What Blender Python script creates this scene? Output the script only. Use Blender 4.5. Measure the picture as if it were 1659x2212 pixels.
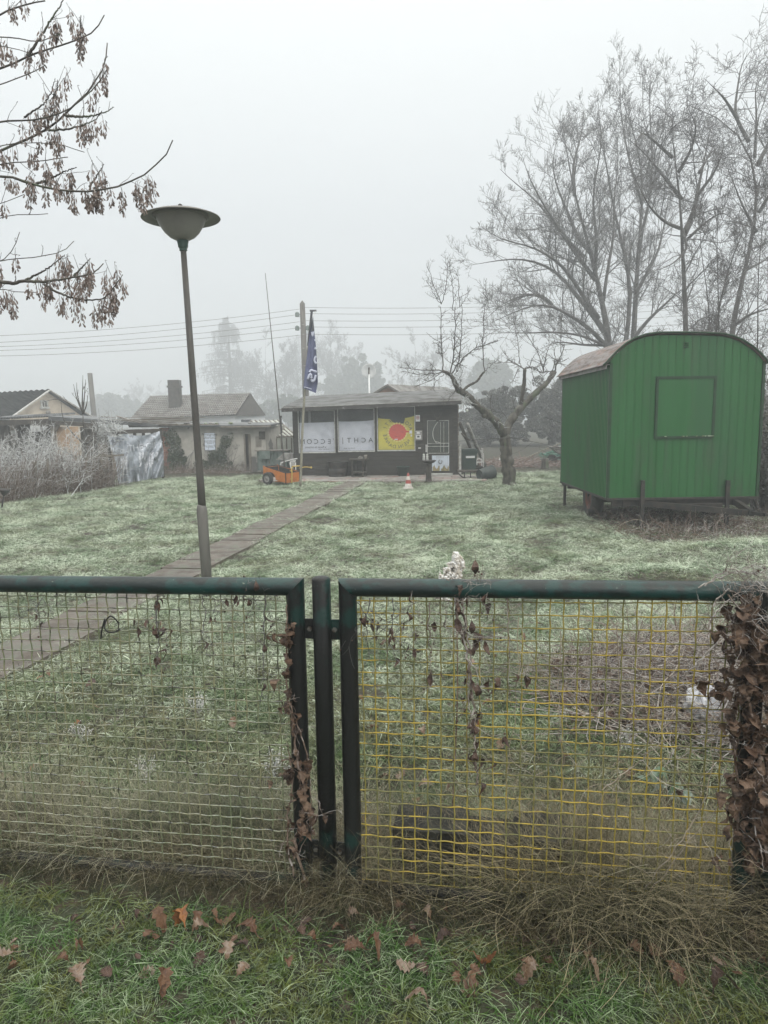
import bpy, math, random
import numpy as np
from mathutils import Matrix, Vector, Euler
for _o in list(bpy.data.objects): bpy.data.objects.remove(_o)
SC = bpy.context.scene
rnd = random.Random(11); NR = np.random.default_rng(11)
rad = math.radians
# ------------------------------------------------------------------ camera
CAMH = 1.8                     # eye height in metres
FPX = 24/34.6*2212             # focal length in pixels of the 1659x2212 view of the photograph
cam_d = bpy.data.cameras.new('camera'); cam = bpy.data.objects.new('camera', cam_d); SC.collection.objects.link(cam)
cam_d.sensor_fit = 'VERTICAL'; cam_d.sensor_height = 34.6; cam_d.sensor_width = 34.6; cam_d.lens = 24
cam_d.clip_start = .05; cam_d.clip_end = 1000
MR = Matrix.Rotation(rad(90-7.5), 3, 'X') @ Matrix.Rotation(rad(-.8), 3, 'Z')
cam.matrix_world = Matrix.Translation((0, 0, CAMH)) @ MR.to_4x4()
SC.camera = cam
# ------------------------------------------------------------------ sky, sun, exposure
wd = bpy.data.worlds.new('World'); SC.world = wd; wd.use_nodes = True
nt = wd.node_tree; nt.nodes.clear()
sky = nt.nodes.new('ShaderNodeTexSky'); sky.sky_type = 'NISHITA'; sky.sun_disc = False
sky.sun_elevation = rad(35); sky.sun_rotation = rad(150); sky.dust_density = 6; sky.air_density = 1.5
hs = nt.nodes.new('ShaderNodeHueSaturation'); hs.inputs['Saturation'].default_value = .18
tc = nt.nodes.new('ShaderNodeTexCoord'); sx = nt.nodes.new('ShaderNodeSeparateXYZ')
rp = nt.nodes.new('ShaderNodeValToRGB'); e = rp.color_ramp.elements          # overcast: darker towards the horizon
e[0].position = 0; e[0].color = (.37, .385, .395, 1); e[1].position = 1; e[1].color = (1.34, 1.29, 1.20, 1)
el = e.new(.25); el.color = (.40, .42, .432, 1); el = e.new(.47); el.color = (.52, .54, .54, 1)
sc10 = nt.nodes.new('ShaderNodeVectorMath'); sc10.operation = 'SCALE'; sc10.inputs['Scale'].default_value = 10
mx = nt.nodes.new('ShaderNodeMix'); mx.data_type = 'RGBA'; mx.inputs[0].default_value = .92
bg = nt.nodes.new('ShaderNodeBackground'); bg.inputs['Strength'].default_value = .1
ow = nt.nodes.new('ShaderNodeOutputWorld'); L = nt.links.new
L(sky.outputs[0], hs.inputs['Color']); L(tc.outputs['Generated'], sx.inputs[0]); L(sx.outputs['Z'], rp.inputs[0])
L(rp.outputs[0], sc10.inputs[0]); L(hs.outputs[0], mx.inputs['A']); L(sc10.outputs[0], mx.inputs['B'])
L(mx.outputs['Result'], bg.inputs['Color']); L(bg.outputs[0], ow.inputs['Surface'])
sl = bpy.data.lights.new('sun', 'SUN'); sl.energy = .7; sl.angle = rad(25); sl.color = (1, .94, .84)
so = bpy.data.objects.new('sun', sl); SC.collection.objects.link(so); so.rotation_euler = (rad(50), 0, rad(30)); so.location = (0, 0, 30)
SC.view_settings.view_transform = 'Standard'; SC.view_settings.look = 'None'
SC.view_settings.exposure = EXPO = 1.08; SC.view_settings.gamma = 1
SC.render.engine = 'CYCLES'
cy = SC.cycles; cy.use_denoising = True; cy.max_bounces = 6; cy.diffuse_bounces = 3; cy.glossy_bounces = 2
cy.transparent_max_bounces = 8; cy.volume_bounces = 1; cy.use_adaptive_sampling = True; cy.adaptive_threshold = .02
HAZE = .0062
# ------------------------------------------------------------------ pixel -> place helpers (view of 1659 x 2212)
MRn = np.array(MR)
def ray(x, y): return MRn @ np.array([(x-829.5)/FPX, -(y-1106)/FPX, -1.])
def gp(x, y, z=0.):                       # the point at height z seen at a pixel
    r = ray(x, y); t = (z-CAMH)/r[2]; return np.array([r[0]*t, r[1]*t, z])
def py(x, y, Y):                          # the point at distance Y seen at a pixel
    r = ray(x, y); t = Y/r[1]; return np.array([r[0]*t, Y, CAMH+r[2]*t])
def hp(x, y, A, n):                       # on a vertical plane
    r = ray(x, y); n = np.array(n, float); C = np.array([0, 0, CAMH]); t = np.dot(np.array(A, float)-C, n)/np.dot(r, n); return C+r*t
def crop(x0, y0, s): return lambda x, y: ((x0+x/s)*.54004, (y0+y/s)*.54004)
def unit(v): v = np.asarray(v, float); return v/(np.linalg.norm(v, axis=-1, keepdims=True)+1e-12)
Zup = np.array([0, 0, 1.])
# ------------------------------------------------------------------ mesh builder
class MB:
    def __init__(s, xf=None):
        s.V = []; s.Q = []; s.T = []; s.A = []; s.n = 0; s.xf = None if xf is None else np.array(xf, float)
    def add(s, V, Q=None, T=None, a=None):
        V = np.asarray(V, float).reshape(-1, 3)
        if s.xf is not None: V = V @ s.xf[:3, :3].T + s.xf[:3, 3]
        if Q is not None and len(Q): s.Q.append(np.asarray(Q, int)+s.n)
        if T is not None and len(T): s.T.append(np.asarray(T, int)+s.n)
        s.A.append(np.zeros(len(V)) if a is None else np.broadcast_to(np.asarray(a, float), (len(V),)))
        s.V.append(V); s.n += len(V); return s
    def box(s, c, size, R=None):
        h = np.array(size)/2; V = np.array([[x, y, z] for x in (-1, 1) for y in (-1, 1) for z in (-1, 1)])*h
        if R is not None: V = V @ np.array(R)[:3, :3].T
        return s.add(V+np.array(c), [[0, 1, 3, 2], [4, 6, 7, 5], [0, 4, 5, 1], [2, 3, 7, 6], [0, 2, 6, 4], [1, 5, 7, 3]])
    def bb(s, x0, x1, y0, y1, z0, z1): return s.box(((x0+x1)/2, (y0+y1)/2, (z0+z1)/2), (abs(x1-x0), abs(y1-y0), abs(z1-z0)))
    def beam(s, p, q, w, h, up=(0, 0, 1)):          # rectangular bar from p to q
        p = np.array(p, float); q = np.array(q, float); d = unit(q-p); up = np.array(up, float)
        if abs(np.dot(d, up)) > .98: up = np.array([1., 0, 0])
        a = unit(np.cross(d, up)); b = np.cross(a, d)
        V = [c+a*i*w/2+b*j*h/2 for c in (p, q) for i in (-1, 1) for j in (-1, 1)]
        return s.add(V, [[0, 1, 3, 2], [4, 6, 7, 5], [0, 4, 5, 1], [2, 3, 7, 6], [0, 2, 6, 4], [1, 5, 7, 3]])
    def tubes(s, P, R, S=5, a=None, cap=True):      # P (B,K,3), R (B,K)
        P = np.asarray(P, float); R = np.asarray(R, float)
        if P.ndim == 2: P = P[None]; R = np.broadcast_to(R, P.shape[:2])
        B, K, _ = P.shape; R = np.broadcast_to(R, (B, K))
        T = np.gradient(P, axis=1) if K > 2 else np.repeat(P[:, 1:]-P[:, :1], 2, 1)
        T = unit(T); m = unit(P[:, -1]-P[:, 0]); ref = np.where(np.abs(m[:, 2:3]) > .8, [[1., 0, 0]], [[0, 0, 1.]])[:, None]
        N = unit(np.cross(T, np.broadcast_to(ref, T.shape))); Bn = np.cross(T, N)
        an = np.arange(S)/S*2*math.pi
        V = P[:, :, None]+R[:, :, None, None]*(np.cos(an)[None, None, :, None]*N[:, :, None]+np.sin(an)[None, None, :, None]*Bn[:, :, None])
        i = np.arange(B*K*S).reshape(B, K, S); j = np.roll(i, -1, 2)
        Q = np.stack([i[:, :-1], j[:, :-1], j[:, 1:], i[:, 1:]], -1).reshape(-1, 4)
        Tt = None
        if cap and S >= 3:
            e0 = i[:, 0]; e1 = i[:, -1]
            Tt = np.concatenate([np.stack([e0[:, 0], e0[:, k+1], e0[:, k]], -1) for k in range(1, S-1)]+[np.stack([e1[:, 0], e1[:, k], e1[:, k+1]], -1) for k in range(1, S-1)])
        if a is not None: a = np.repeat(np.broadcast_to(a, (B, K)).reshape(-1), S)
        return s.add(V, Q, Tt, a)
    def lathe(s, prof, c=(0, 0, 0), n=24, ax=(0, 0, 1)):
        prof = np.array(prof, float); K = len(prof); ax = unit(ax); r = np.array([1., 0, 0]) if abs(ax[0]) < .9 else np.array([0, 1., 0])
        u = unit(np.cross(ax, r)); v = np.cross(ax, u); an = np.arange(n)/n*2*math.pi
        V = np.array(c)+prof[:, None, 0:1]*(np.cos(an)[None, :, None]*u+np.sin(an)[None, :, None]*v)+prof[:, None, 1:2]*ax
        i = np.arange(K*n).reshape(K, n); j = np.roll(i, -1, 1)
        return s.add(V, np.stack([i[:-1], j[:-1], j[1:], i[1:]], -1).reshape(-1, 4))
    def cyl(s, p, q, r, n=12, r2=None): return s.tubes(np.array([p, q]), np.array([[r, r if r2 is None else r2]]), n)
    def grid(s, G, a=None):                          # G (m,n,3)
        G = np.asarray(G); m, n, _ = G.shape; i = np.arange(m*n).reshape(m, n)
        return s.add(G, np.stack([i[:-1, :-1], i[1:, :-1], i[1:, 1:], i[:-1, 1:]], -1).reshape(-1, 4), None, a)
    def prism(s, pts, ext):                          # fan polygon extruded by a vector
        P = np.array(pts, float); n = len(P); V = np.concatenate([P, P+np.array(ext), [P.mean(0)], [P.mean(0)+np.array(ext)]])
        T = [[2*n, (k+1) % n, k] for k in range(n)]+[[2*n+1, n+k, n+(k+1) % n] for k in range(n)]
        return s.add(V, [[k, (k+1) % n, n+(k+1) % n, n+k] for k in range(n)], T)
    def ball(s, c, r, n=10, sq=1.):
        th = np.linspace(0, math.pi, n//2+1); return s.lathe([[r*math.sin(t), -r*sq*math.cos(t)] for t in th], c, n)
    def build(s, name, mat, parent=None, smooth=False, org=None):
        V = np.concatenate(s.V); A = np.concatenate(s.A)
        if parent is not None:
            o = np.zeros(3); p = parent
            while p is not None: o += np.array(p.location); p = p.parent
        else: o = np.array(org if org is not None else [0, 0, 0], float)
        V = V-o
        Q = np.concatenate(s.Q) if s.Q else np.zeros((0, 4), int); T = np.concatenate(s.T) if s.T else np.zeros((0, 3), int)
        me = bpy.data.meshes.new(name); me.vertices.add(len(V)); me.vertices.foreach_set('co', V.astype('f').ravel())
        nl = Q.size+T.size; me.loops.add(nl); me.loops.foreach_set('vertex_index', np.concatenate([Q.ravel(), T.ravel()]).astype('i'))
        npol = len(Q)+len(T); me.polygons.add(npol)
        me.polygons.foreach_set('loop_start', np.concatenate([np.arange(len(Q))*4, Q.size+np.arange(len(T))*3]).astype('i'))
        me.polygons.foreach_set('use_smooth', np.full(npol, bool(smooth)))
        at = me.attributes.new('t', 'FLOAT', 'POINT'); at.data.foreach_set('value', A.astype('f'))
        me.update(calc_edges=True); me.validate()
        if not isinstance(mat, bpy.types.Material): mat = M[mat]
        me.materials.append(mat)
        ob = bpy.data.objects.new(name, me); SC.collection.objects.link(ob)
        if parent is not None: ob.parent = parent
        else: ob.location = o
        return ob
def tag(o, label, cat, group=None, kind=None):
    o['label'] = label; o['category'] = cat
    if group: o['group'] = group
    if kind: o['kind'] = kind
    return o
def thing(name, loc, label, cat, group=None):
    o = bpy.data.objects.new(name, None); SC.collection.objects.link(o); o.location = loc; o.empty_display_size = .2
    return tag(o, label, cat, group)
def text_mesh(body, size):
    c = bpy.data.curves.new('t', 'FONT'); c.body = body; c.size = size; c.align_x = 'CENTER'; c.align_y = 'CENTER'; c.resolution_u = 3
    o = bpy.data.objects.new('t', c); SC.collection.objects.link(o); dg = bpy.context.evaluated_depsgraph_get(); dg.update()
    me = bpy.data.meshes.new_from_object(o.evaluated_get(dg)); me.calc_loop_triangles()
    V = np.array([v.co[:] for v in me.vertices]).reshape(-1, 3); T = np.array([t.vertices[:] for t in me.loop_triangles]).reshape(-1, 3)
    bpy.data.objects.remove(o); bpy.data.curves.remove(c); bpy.data.meshes.remove(me); return V, T
# ------------------------------------------------------------------ materials
M = {}
def mat(name, c1, c2=None, sc=4., lo=.42, hi=.58, rough=.8, bump=0., bs=30., metal=0., c3=None, sc3=20., lo3=.62, hi3=.66, st=(1, 1, 1),
        frost=0., fcol=(.62, .66, .68), tips=None, rand=0., spec=.4, wave=None, frs=8., alpha=None, world=False, det=6., c4=None, sc4=35., lo4=.48, hi4=.62):
    m = bpy.data.materials.new(name); m.use_nodes = True; N = m.node_tree.nodes; l = m.node_tree.links.new; b = N['Principled BSDF']
    b.inputs['Roughness'].default_value = rough; b.inputs['Metallic'].default_value = metal; b.inputs['Specular IOR Level'].default_value = spec
    geo = N.new('ShaderNodeNewGeometry'); t = N.new('ShaderNodeTexCoord')
    src = geo.outputs['Position'] if world else t.outputs['Object']
    mp = N.new('ShaderNodeMapping'); mp.inputs['Scale'].default_value = st; l(src, mp.inputs[0])
    def noi(scale, d=det, v=None):
        n = N.new('ShaderNodeTexNoise'); n.inputs['Scale'].default_value = scale; n.inputs['Detail'].default_value = d; n.inputs['Roughness'].default_value = .6
        l((v or mp.outputs[0]), n.inputs['Vector']); return n.outputs['Fac']
    def step(v, a, c):
        r = N.new('ShaderNodeMapRange'); r.interpolation_type = 'SMOOTHSTEP'; r.inputs['From Min'].default_value = a; r.inputs['From Max'].default_value = c; l(v, r.inputs['Value']); return r.outputs[0]
    def mix(f, A, B):
        x = N.new('ShaderNodeMix'); x.data_type = 'RGBA'
        for k, v in ((0, f), ('A', A), ('B', B)):
            s_ = x.inputs[k] if k != 0 else x.inputs[0]
            if isinstance(v, (int, float)): s_.default_value = v
            elif isinstance(v, tuple): s_.default_value = (*v, 1)
            else: l(v, s_)
        return x.outputs['Result']
    col = c1
    if c2: col = mix(step(noi(sc), lo, hi), c1, c2)
    if c3: col = mix(step(noi(sc3), lo3, hi3), col, c3)
    if c4: col = mix(step(noi(sc4, 3), lo4, hi4), col, c4)
    if tips is not None:                               # blade root -> tip colour along attribute t
        a = N.new('ShaderNodeAttribute'); a.attribute_name = 't'
        f = step(a.outputs['Fac'], tips[1], tips[2])
        mul = N.new('ShaderNodeMath'); mul.operation = 'MULTIPLY'; l(f, mul.inputs[0])
        l(step(noi(tips[3] if len(tips) > 3 else 1.2, 4, geo.outputs['Position']), .3, .62), mul.inputs[1])
        mm = N.new('ShaderNodeMath'); mm.operation = 'MULTIPLY_ADD'; l(mul.outputs[0], mm.inputs[0]); mm.inputs[1].default_value = .75; 
        m2 = N.new('ShaderNodeMath'); m2.operation = 'MULTIPLY'; l(f, m2.inputs[0]); m2.inputs[1].default_value = .25; l(m2.outputs[0], mm.inputs[2])
        col = mix(mm.outputs[0], col, tips[0])
    if frost:
        sp = N.new('ShaderNodeSeparateXYZ'); l(geo.outputs['Normal'], sp.inputs[0])
        f1 = step(sp.outputs['Z'], .1, .8); f2 = step(noi(frs), .35, .6)
        mu = N.new('ShaderNodeMath'); mu.operation = 'MULTIPLY'; l(f1, mu.inputs[0]); l(f2, mu.inputs[1])
        mv = N.new('ShaderNodeMath'); mv.operation = 'MULTIPLY'; l(mu.outputs[0], mv.inputs[0]); mv.inputs[1].default_value = frost
        col = mix(mv.outputs[0], col, fcol)
    if rand:
        oi = N.new('ShaderNodeObjectInfo'); h = N.new('ShaderNodeHueSaturation')
        r = N.new('ShaderNodeMapRange'); r.inputs['To Min'].default_value = 1-rand; r.inputs['To Max'].default_value = 1+rand; l(oi.outputs['Random'], r.inputs['Value']); l(r.outputs[0], h.inputs['Value'])
        l(col, h.inputs['Color']) if not isinstance(col, tuple) else setattr(h.inputs['Color'], 'default_value', (*col, 1)); col = h.outputs[0]
    if isinstance(col, tuple): b.inputs['Base Color'].default_value = (*col, 1)
    else: l(col, b.inputs['Base Color'])
    if bump:
        bp = N.new('ShaderNodeBump'); bp.inputs['Strength'].default_value = min(bump, 1); bp.inputs['Distance'].default_value = .02 if not wave else .03
        l(noi(bs), bp.inputs['Height']); l(bp.outputs[0], b.inputs['Normal'])
    if alpha is not None:
        tr = N.new('ShaderNodeBsdfTransparent'); ms = N.new('ShaderNodeMixShader'); ms.inputs[0].default_value = alpha
        l(tr.outputs[0], ms.inputs[1]); l(b.outputs[0], ms.inputs[2]); l(ms.outputs[0], N['Material Output'].inputs['Surface'])
    M[name] = m; return m
mat('soil', (.030, .025, .018), (.035, .045, .02), 1.3, bump=.8, bs=25, c3=(.06, .045, .03), sc3=9, lo3=.5, hi3=.6, world=True)
mat('slab', (.085, .071, .057), (.125, .107, .088), 2.2, bump=.4, bs=60, c3=(.08, .085, .05), sc3=5, lo3=.52, hi3=.62, rough=.8, frost=.10, frs=5)
mat('paving', (.17, .15, .13), (.23, .21, .19), 2.5, bump=.4, bs=40, c3=(.22, .12, .09), sc3=2, lo3=.56, hi3=.6, frost=.25)
mat('lawn', (.036, .112, .014), (.09, .118, .026), 1.1, c4=(.026, .05, .014), sc4=26, tips=((.69, .78, .63), .06, .80, 1.6), rand=.28, rough=.75, world=True, c3=(.11, .085, .04), sc3=1.7, lo3=.56, hi3=.68)
mat('lawn_near', (.034, .088, .008), (.088, .078, .018), 1.6, c4=(.012, .020, .006), sc4=34, lo4=.43, hi4=.58, tips=((.42, .50, .31), .22, 1.15, 2.2), rand=.3, rough=.75, world=True)
mat('verge', (.036, .096, .010), (.082, .098, .014), 2.5, c4=(.016, .035, .008), sc4=38, tips=((.38, .47, .31), .3, 1.2, 3.), rand=.25, rough=.6, world=True)
mat('straw_pale', (.085, .07, .032), (.05, .06, .018), 3., c4=(.02, .02, .010), sc4=40, tips=((.36, .31, .20), .3, 1.1, 2.2), rand=.3, rough=.8, world=True)
mat('straw', (.055, .045, .018), (.032, .042, .012), 3., c4=(.02, .02, .010), sc4=40, lo4=.44, hi4=.56, tips=((.23, .195, .12), .4, 1., 2.2), rand=.3, rough=.8, world=True)
mat('straw_frost', (.10, .088, .038), (.04, .075, .018), 2., c4=(.022, .024, .012), sc4=36, lo4=.44, hi4=.58, tips=((.48, .46, .34), .15, .95, 1.6), rand=.25, rough=.8, world=True)
mat('green_paint', (.005, .036, .033), (.006, .014, .014), 11, .44, .56, rough=.30, bump=.15, bs=40, c3=(.20, .24, .19), sc3=45, lo3=.70, hi3=.72, st=(1, 1, 1.4), spec=.5)
mat('black_green_paint', (.006, .028, .024), (.009, .010, .010), 6, .36, .47, rough=.4, bump=.2, bs=60, c3=(.16, .20, .17), sc3=60, lo3=.71, hi3=.73, spec=.35)
mat('steel', (.20, .20, .19), (.10, .08, .06), 30, rough=.45, metal=.7)
mat('wire_green', (.15, .18, .10), (.21, .21, .12), 9, rough=.6, c3=(.05, .05, .035), sc3=30, lo3=.54, hi3=.62, frost=.3, frs=40)
mat('wire_yellow', (.40, .30, .045), (.16, .16, .06), 6, .44, .56, rough=.5, c3=(.12, .11, .06), sc3=26, lo3=.58, hi3=.64)
mat('wire_yellow_v', (.32, .26, .05), (.15, .155, .06), 6, .40, .6, rough=.6, c3=(.30, .23, .045), sc3=8, lo3=.56, hi3=.64)
mat('bark', (.045, .04, .034), (.10, .093, .078), 9, bump=.9, bs=50, st=(1, 1, .35), c3=(.09, .11, .07), sc3=5, lo3=.55, hi3=.65, frost=.08)
mat('bark_far', (.05, .046, .042), (.085, .08, .074), 5, bump=.5, bs=20, frost=.1)
mat('twig', (.07, .066, .062), (.12, .115, .11), 12, frost=.35, frs=25)
mat('twig_dark', (.08, .075, .075), (.13, .125, .125), 12, frost=.3, frs=25)
mat('twig_frost', (.30, .30, .29), (.48, .49, .50), 14, frost=.6, frs=40)
mat('twig_brown', (.10, .065, .045), (.20, .15, .12), 14, frost=.45, frs=30)
mat('seed', (.15, .11, .095), (.24, .20, .18), 20, frost=.3, frs=50, rand=.1)
mat('leaf_oak', (.085, .04, .02), (.14, .075, .04), 22, rough=.55, c3=(.05, .03, .02), sc3=9, frost=.06, frs=60, fcol=(.4, .38, .36), bump=.4, bs=90)
mat('leaf_dark', (.05, .032, .026), (.09, .055, .04), 22, rough=.5, bump=.4, bs=90)
mat('leaf_orange', (.26, .11, .035), (.16, .07, .035), 18, rough=.5, bump=.4, bs=90)
mat('leaf_pale', (.14, .085, .05), (.20, .14, .095), 22, rough=.7, bump=.3, bs=90, frost=.12, frs=60)
mat('leaf_ivy', (.085, .05, .032), (.17, .115, .08), 14, rough=.6, c3=(.06, .04, .03), sc3=8, c4=(.028, .018, .013), sc4=24, lo4=.46, hi4=.64, bump=.4, bs=60)
mat('leaf_green', (.03, .07, .03), (.05, .10, .04), 18, rough=.5, frost=.3)
mat('evergreen', (.045, .065, .035), (.09, .105, .065), 2.5, rough=.8, frost=.25, frs=3)
mat('hedge_brown', (.085, .085, .07), (.13, .13, .11), 2.2, rough=.85, frost=.35, frs=3)
mat('wagon_green', (.012, .098, .022), (.018, .110, .030), 1.6, rough=.42, bump=.06, bs=14, c3=(.018, .092, .030), sc3=1.1, lo3=.5, hi3=.7, c4=(.030, .082, .034), sc4=2.4, lo4=.5, hi4=.72, st=(1.6, 1.6, .25), spec=.35)
mat('wagon_trim', (.005, .028, .010), (.008, .042, .015), 5, rough=.5)
mat('peeled', (.36, .42, .33), (.10, .12, .05), 18, rough=.7)
mat('zinc', (.30, .30, .29), (.20, .19, .18), 6, rough=.5, metal=.3)
mat('roof_rust', (.10, .068, .058), (.16, .12, .105), 2.4, rough=.7, bump=.3, bs=12, c3=(.17, .08, .05), sc3=5, lo3=.52, hi3=.62, st=(2, .4, 1), frost=.25)
mat('dark_iron', (.022, .022, .022), (.04, .034, .03), 9, rough=.65)
mat('rubber', (.025, .025, .025), (.04, .04, .038), 12, rough=.85)
mat('rust_rim', (.14, .05, .035), (.08, .045, .04), 14, rough=.8)
mat('lamp_grey', (.15, .147, .135), (.12, .118, .108), 3, rough=.45)
mat('lamp_bowl', (.25, .245, .225), (.22, .215, .2), 3, rough=.35)
mat('pole_grey', (.095, .09, .083), (.065, .062, .058), 7, .4, .6, rough=.55, st=(1, 1, .3), c3=(.20, .20, .19), sc3=14, lo3=.66, hi3=.7, bump=.2, bs=50)
mat('sleeve', (.17, .165, .155), (.12, .115, .11), 4, rough=.55, st=(1, 1, .25), c3=(.03, .03, .03), sc3=5, lo3=.60, hi3=.62)
mat('collar', (.03, .07, .055), rough=.5)
mat('web', (.7, .7, .72), rough=.9)
mat('dark_wood', (.024, .021, .018), (.036, .032, .028), 6, rough=.75, st=(.4, .4, 3), bump=.4, bs=40)
mat('felt', (.05, .049, .048), (.08, .078, .075), 3, rough=.9, bump=.3, bs=40, frost=.16, frs=2)
mat('felt_edge', (.045, .043, .042), (.07, .068, .066), 4, rough=.85, c3=(.3, .3, .3), sc3=8, lo3=.64, hi3=.7)
mat('white_frame', (.52, .53, .52), (.38, .38, .36), 8, rough=.6)
mat('cloth_white', (.66, .69, .78), (.58, .61, .70), 2, rough=.85)
mat('cloth_yellow', (.74, .66, .06), (.62, .56, .06), 3, rough=.8)
mat('sun_red', (.66, .06, .03), rough=.8)
mat('ink', (.05, .055, .065), rough=.8)
mat('face_red', (.34, .035, .03), rough=.8)
mat('plastic_white', (.7, .7, .69), (.6, .6, .6), 6, rough=.5)
mat('paper', (.66, .67, .68), rough=.8)
mat('sign_blue', (.60, .66, .76), rough=.6)
mat('corrug', (.50, .56, .64), (.42, .46, .52), 3, rough=.6)
mat('moss_board', (.17, .15, .07), (.28, .24, .14), 12, rough=.9)
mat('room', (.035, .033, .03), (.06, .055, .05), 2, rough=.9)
mat('curtain', (.30, .31, .32), rough=.9)
mat('glass', (.3, .33, .35), rough=.04, alpha=.10, spec=.8)
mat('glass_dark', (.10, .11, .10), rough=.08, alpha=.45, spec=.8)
mat('orange', (.50, .17, .035), (.38, .13, .03), 4, rough=.45, c3=(.25, .09, .04), sc3=14, lo3=.62, hi3=.68)
mat('yellow_bar', (.58, .42, .10), (.5, .36, .09), 8, rough=.5)
mat('aluminium', (.5, .5, .5), (.4, .4, .4), 12, rough=.35, metal=.6)
mat('bamboo', (.27, .26, .21), (.20, .19, .15), 12, rough=.7, st=(1, 1, .4))
mat('flag_blue', (.12, .135, .235), (.095, .105, .19), 3, rough=.85)
mat('flag_dark', (.07, .075, .085), rough=.85)
mat('flag_print', (.52, .55, .68), rough=.85)
mat('pole_wood', (.09, .08, .07), (.13, .12, .105), 4, rough=.9, st=(1, 1, .2), bump=.4)
mat('porcelain', (.5, .52, .5), rough=.4)
mat('cable', (.16, .16, .16), rough=.7)
mat('plaster', (.40, .385, .35), (.30, .29, .265), 1.5, rough=.9, bump=.5, bs=14, c3=(.145, .14, .13), sc3=1.1, lo3=.54, hi3=.60, det=9)
mat('cream_wall', (.52, .46, .38), (.45, .39, .32), 2, rough=.9, c3=(.34, .29, .23), sc3=5, lo3=.6, hi3=.75)
mat('white_wall', (.62, .64, .66), rough=.8)
mat('brick', (.26, .11, .08), (.34, .2, .16), 9, rough=.9, bump=.4)
mat('tile', (.09, .078, .07), (.15, .135, .12), 5, rough=.85, c3=(.10, .11, .08), sc3=3, bump=.4, bs=30, frost=.25, frs=2)
mat('corrugated_roof', (.07, .075, .08), (.10, .105, .11), 2, rough=.8, frost=.2, frs=2)
mat('old_wood', (.14, .12, .10), (.21, .19, .165), 8, rough=.9, st=(1, 1, .3), frost=.25, bump=.4)
mat('very_dark_wood', (.05, .045, .04), (.08, .07, .06), 6, rough=.9)
mat('plywood', (.44, .31, .20), (.36, .25, .17), 2, rough=.85, c3=(.5, .42, .34), sc3=3, lo3=.55, hi3=.7)
mat('tarp', (.22, .25, .29), (.40, .44, .50), 3, .4, .6, rough=.3, bump=.5, bs=8, c3=(.12, .13, .15), sc3=4, lo3=.5, hi3=.65, spec=.6)
mat('tarp_print', (.62, .65, .70), (.36, .38, .42), 9, .42, .6, rough=.6)
mat('polycarb', (.50, .53, .48), (.42, .45, .41), 3, rough=.4)
mat('teal_paint', (.12, .165, .15), (.17, .21, .195), 4, rough=.6, c3=(.16, .12, .09), sc3=8, lo3=.62, hi3=.7)
mat('plank_brown', (.30, .17, .11), (.24, .14, .09), 5, rough=.9, st=(3, 3, .3))
mat('bin_green', (.018, .038, .032), (.024, .046, .04), 4, rough=.5)
mat('bucket', (.03, .042, .042), (.05, .062, .06), 5, rough=.45)
mat('cone_red', (.36, .07, .06), (.28, .07, .06), 9, rough=.45)
mat('cone_white', (.62, .60, .57), (.5, .47, .44), 9, rough=.5)
mat('green_net', (.10, .26, .19), (.07, .18, .14), 7, rough=.6)
mat('woodchip', (.17, .095, .068), (.13, .09, .07), 9, rough=.9, frost=.3)
mat('bag', (.60, .62, .66), (.48, .50, .54), 7, rough=.45)
mat('stalk', (.34, .29, .22), (.2, .17, .13), 9, rough=.85, frost=.3, frs=30)
mat('vine_grey', (.15, .12, .10), (.30, .27, .24), 12, frost=.4, frs=40)
mat('twig_near', (.05, .045, .04), (.085, .08, .073), 12, frost=.2, frs=30)
mat('board_stack', (.014, .014, .011), (.036, .036, .028), 8, rough=.9, bump=.6, bs=40)
mat('seed_head', (.50, .46, .40), (.66, .65, .63), 50, .42, .55, rough=.9, frost=.6, frs=60)
mat('dish', (.80, .82, .83), (.74, .76, .77), 3, rough=.5)
mat('rope_black', (.012, .012, .012), rough=.5)
# ------------------------------------------------------------------ growth helpers (all numpy, batches of branches)
def grow(O, D, Ln, R, K=6, wob=.12, trop=0., taper=.25, rng=None):
    rng = rng or NR; B = len(O); P = np.zeros((B, K, 3)); P[:, 0] = O; d = unit(D); st = (np.asarray(Ln)/(K-1))[:, None]
    for k in range(1, K):
        d = unit(d+rng.normal(0, wob, (B, 3))+np.array([0, 0, trop])); P[:, k] = P[:, k-1]+d*st
    return P, np.asarray(R)[:, None]*np.linspace(1, taper, K)[None]
def spawn(P, R, n, t0=.2, t1=1., ang=(30, 60), lr=(.3, .6), rr=.6, up=0., rng=None, Lfix=None):
    rng = rng or NR; B, K, _ = P.shape
    seg = np.linalg.norm(np.diff(P, axis=1), axis=2).sum(1)
    n = np.broadcast_to(np.asarray(n), (B,)); idx = np.repeat(np.arange(B), n)
    t = rng.uniform(t0, t1, len(idx))*(K-1)*.9999; k = np.clip(t.astype(int), 0, K-2); f = (t-k)[:, None]
    O = P[idx, k]*(1-f)+P[idx, k+1]*f; T = unit(P[idx, k+1]-P[idx, k]); r = (R[idx, k]*(1-f[:, 0])+R[idx, k+1]*f[:, 0])
    rv = rng.normal(0, 1, (len(idx), 3)); rv[:, 2] += up; W = unit(rv-T*(rv*T).sum(1, keepdims=True))
    a = np.radians(rng.uniform(*ang, len(idx)))[:, None]; D = T*np.cos(a)+W*np.sin(a)
    Ln = (Lfix if Lfix is not None else seg[idx])*rng.uniform(*lr, len(idx))*(1.15-.55*t/(K-1))
    return O, D, Ln, r*rr, idx
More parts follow.
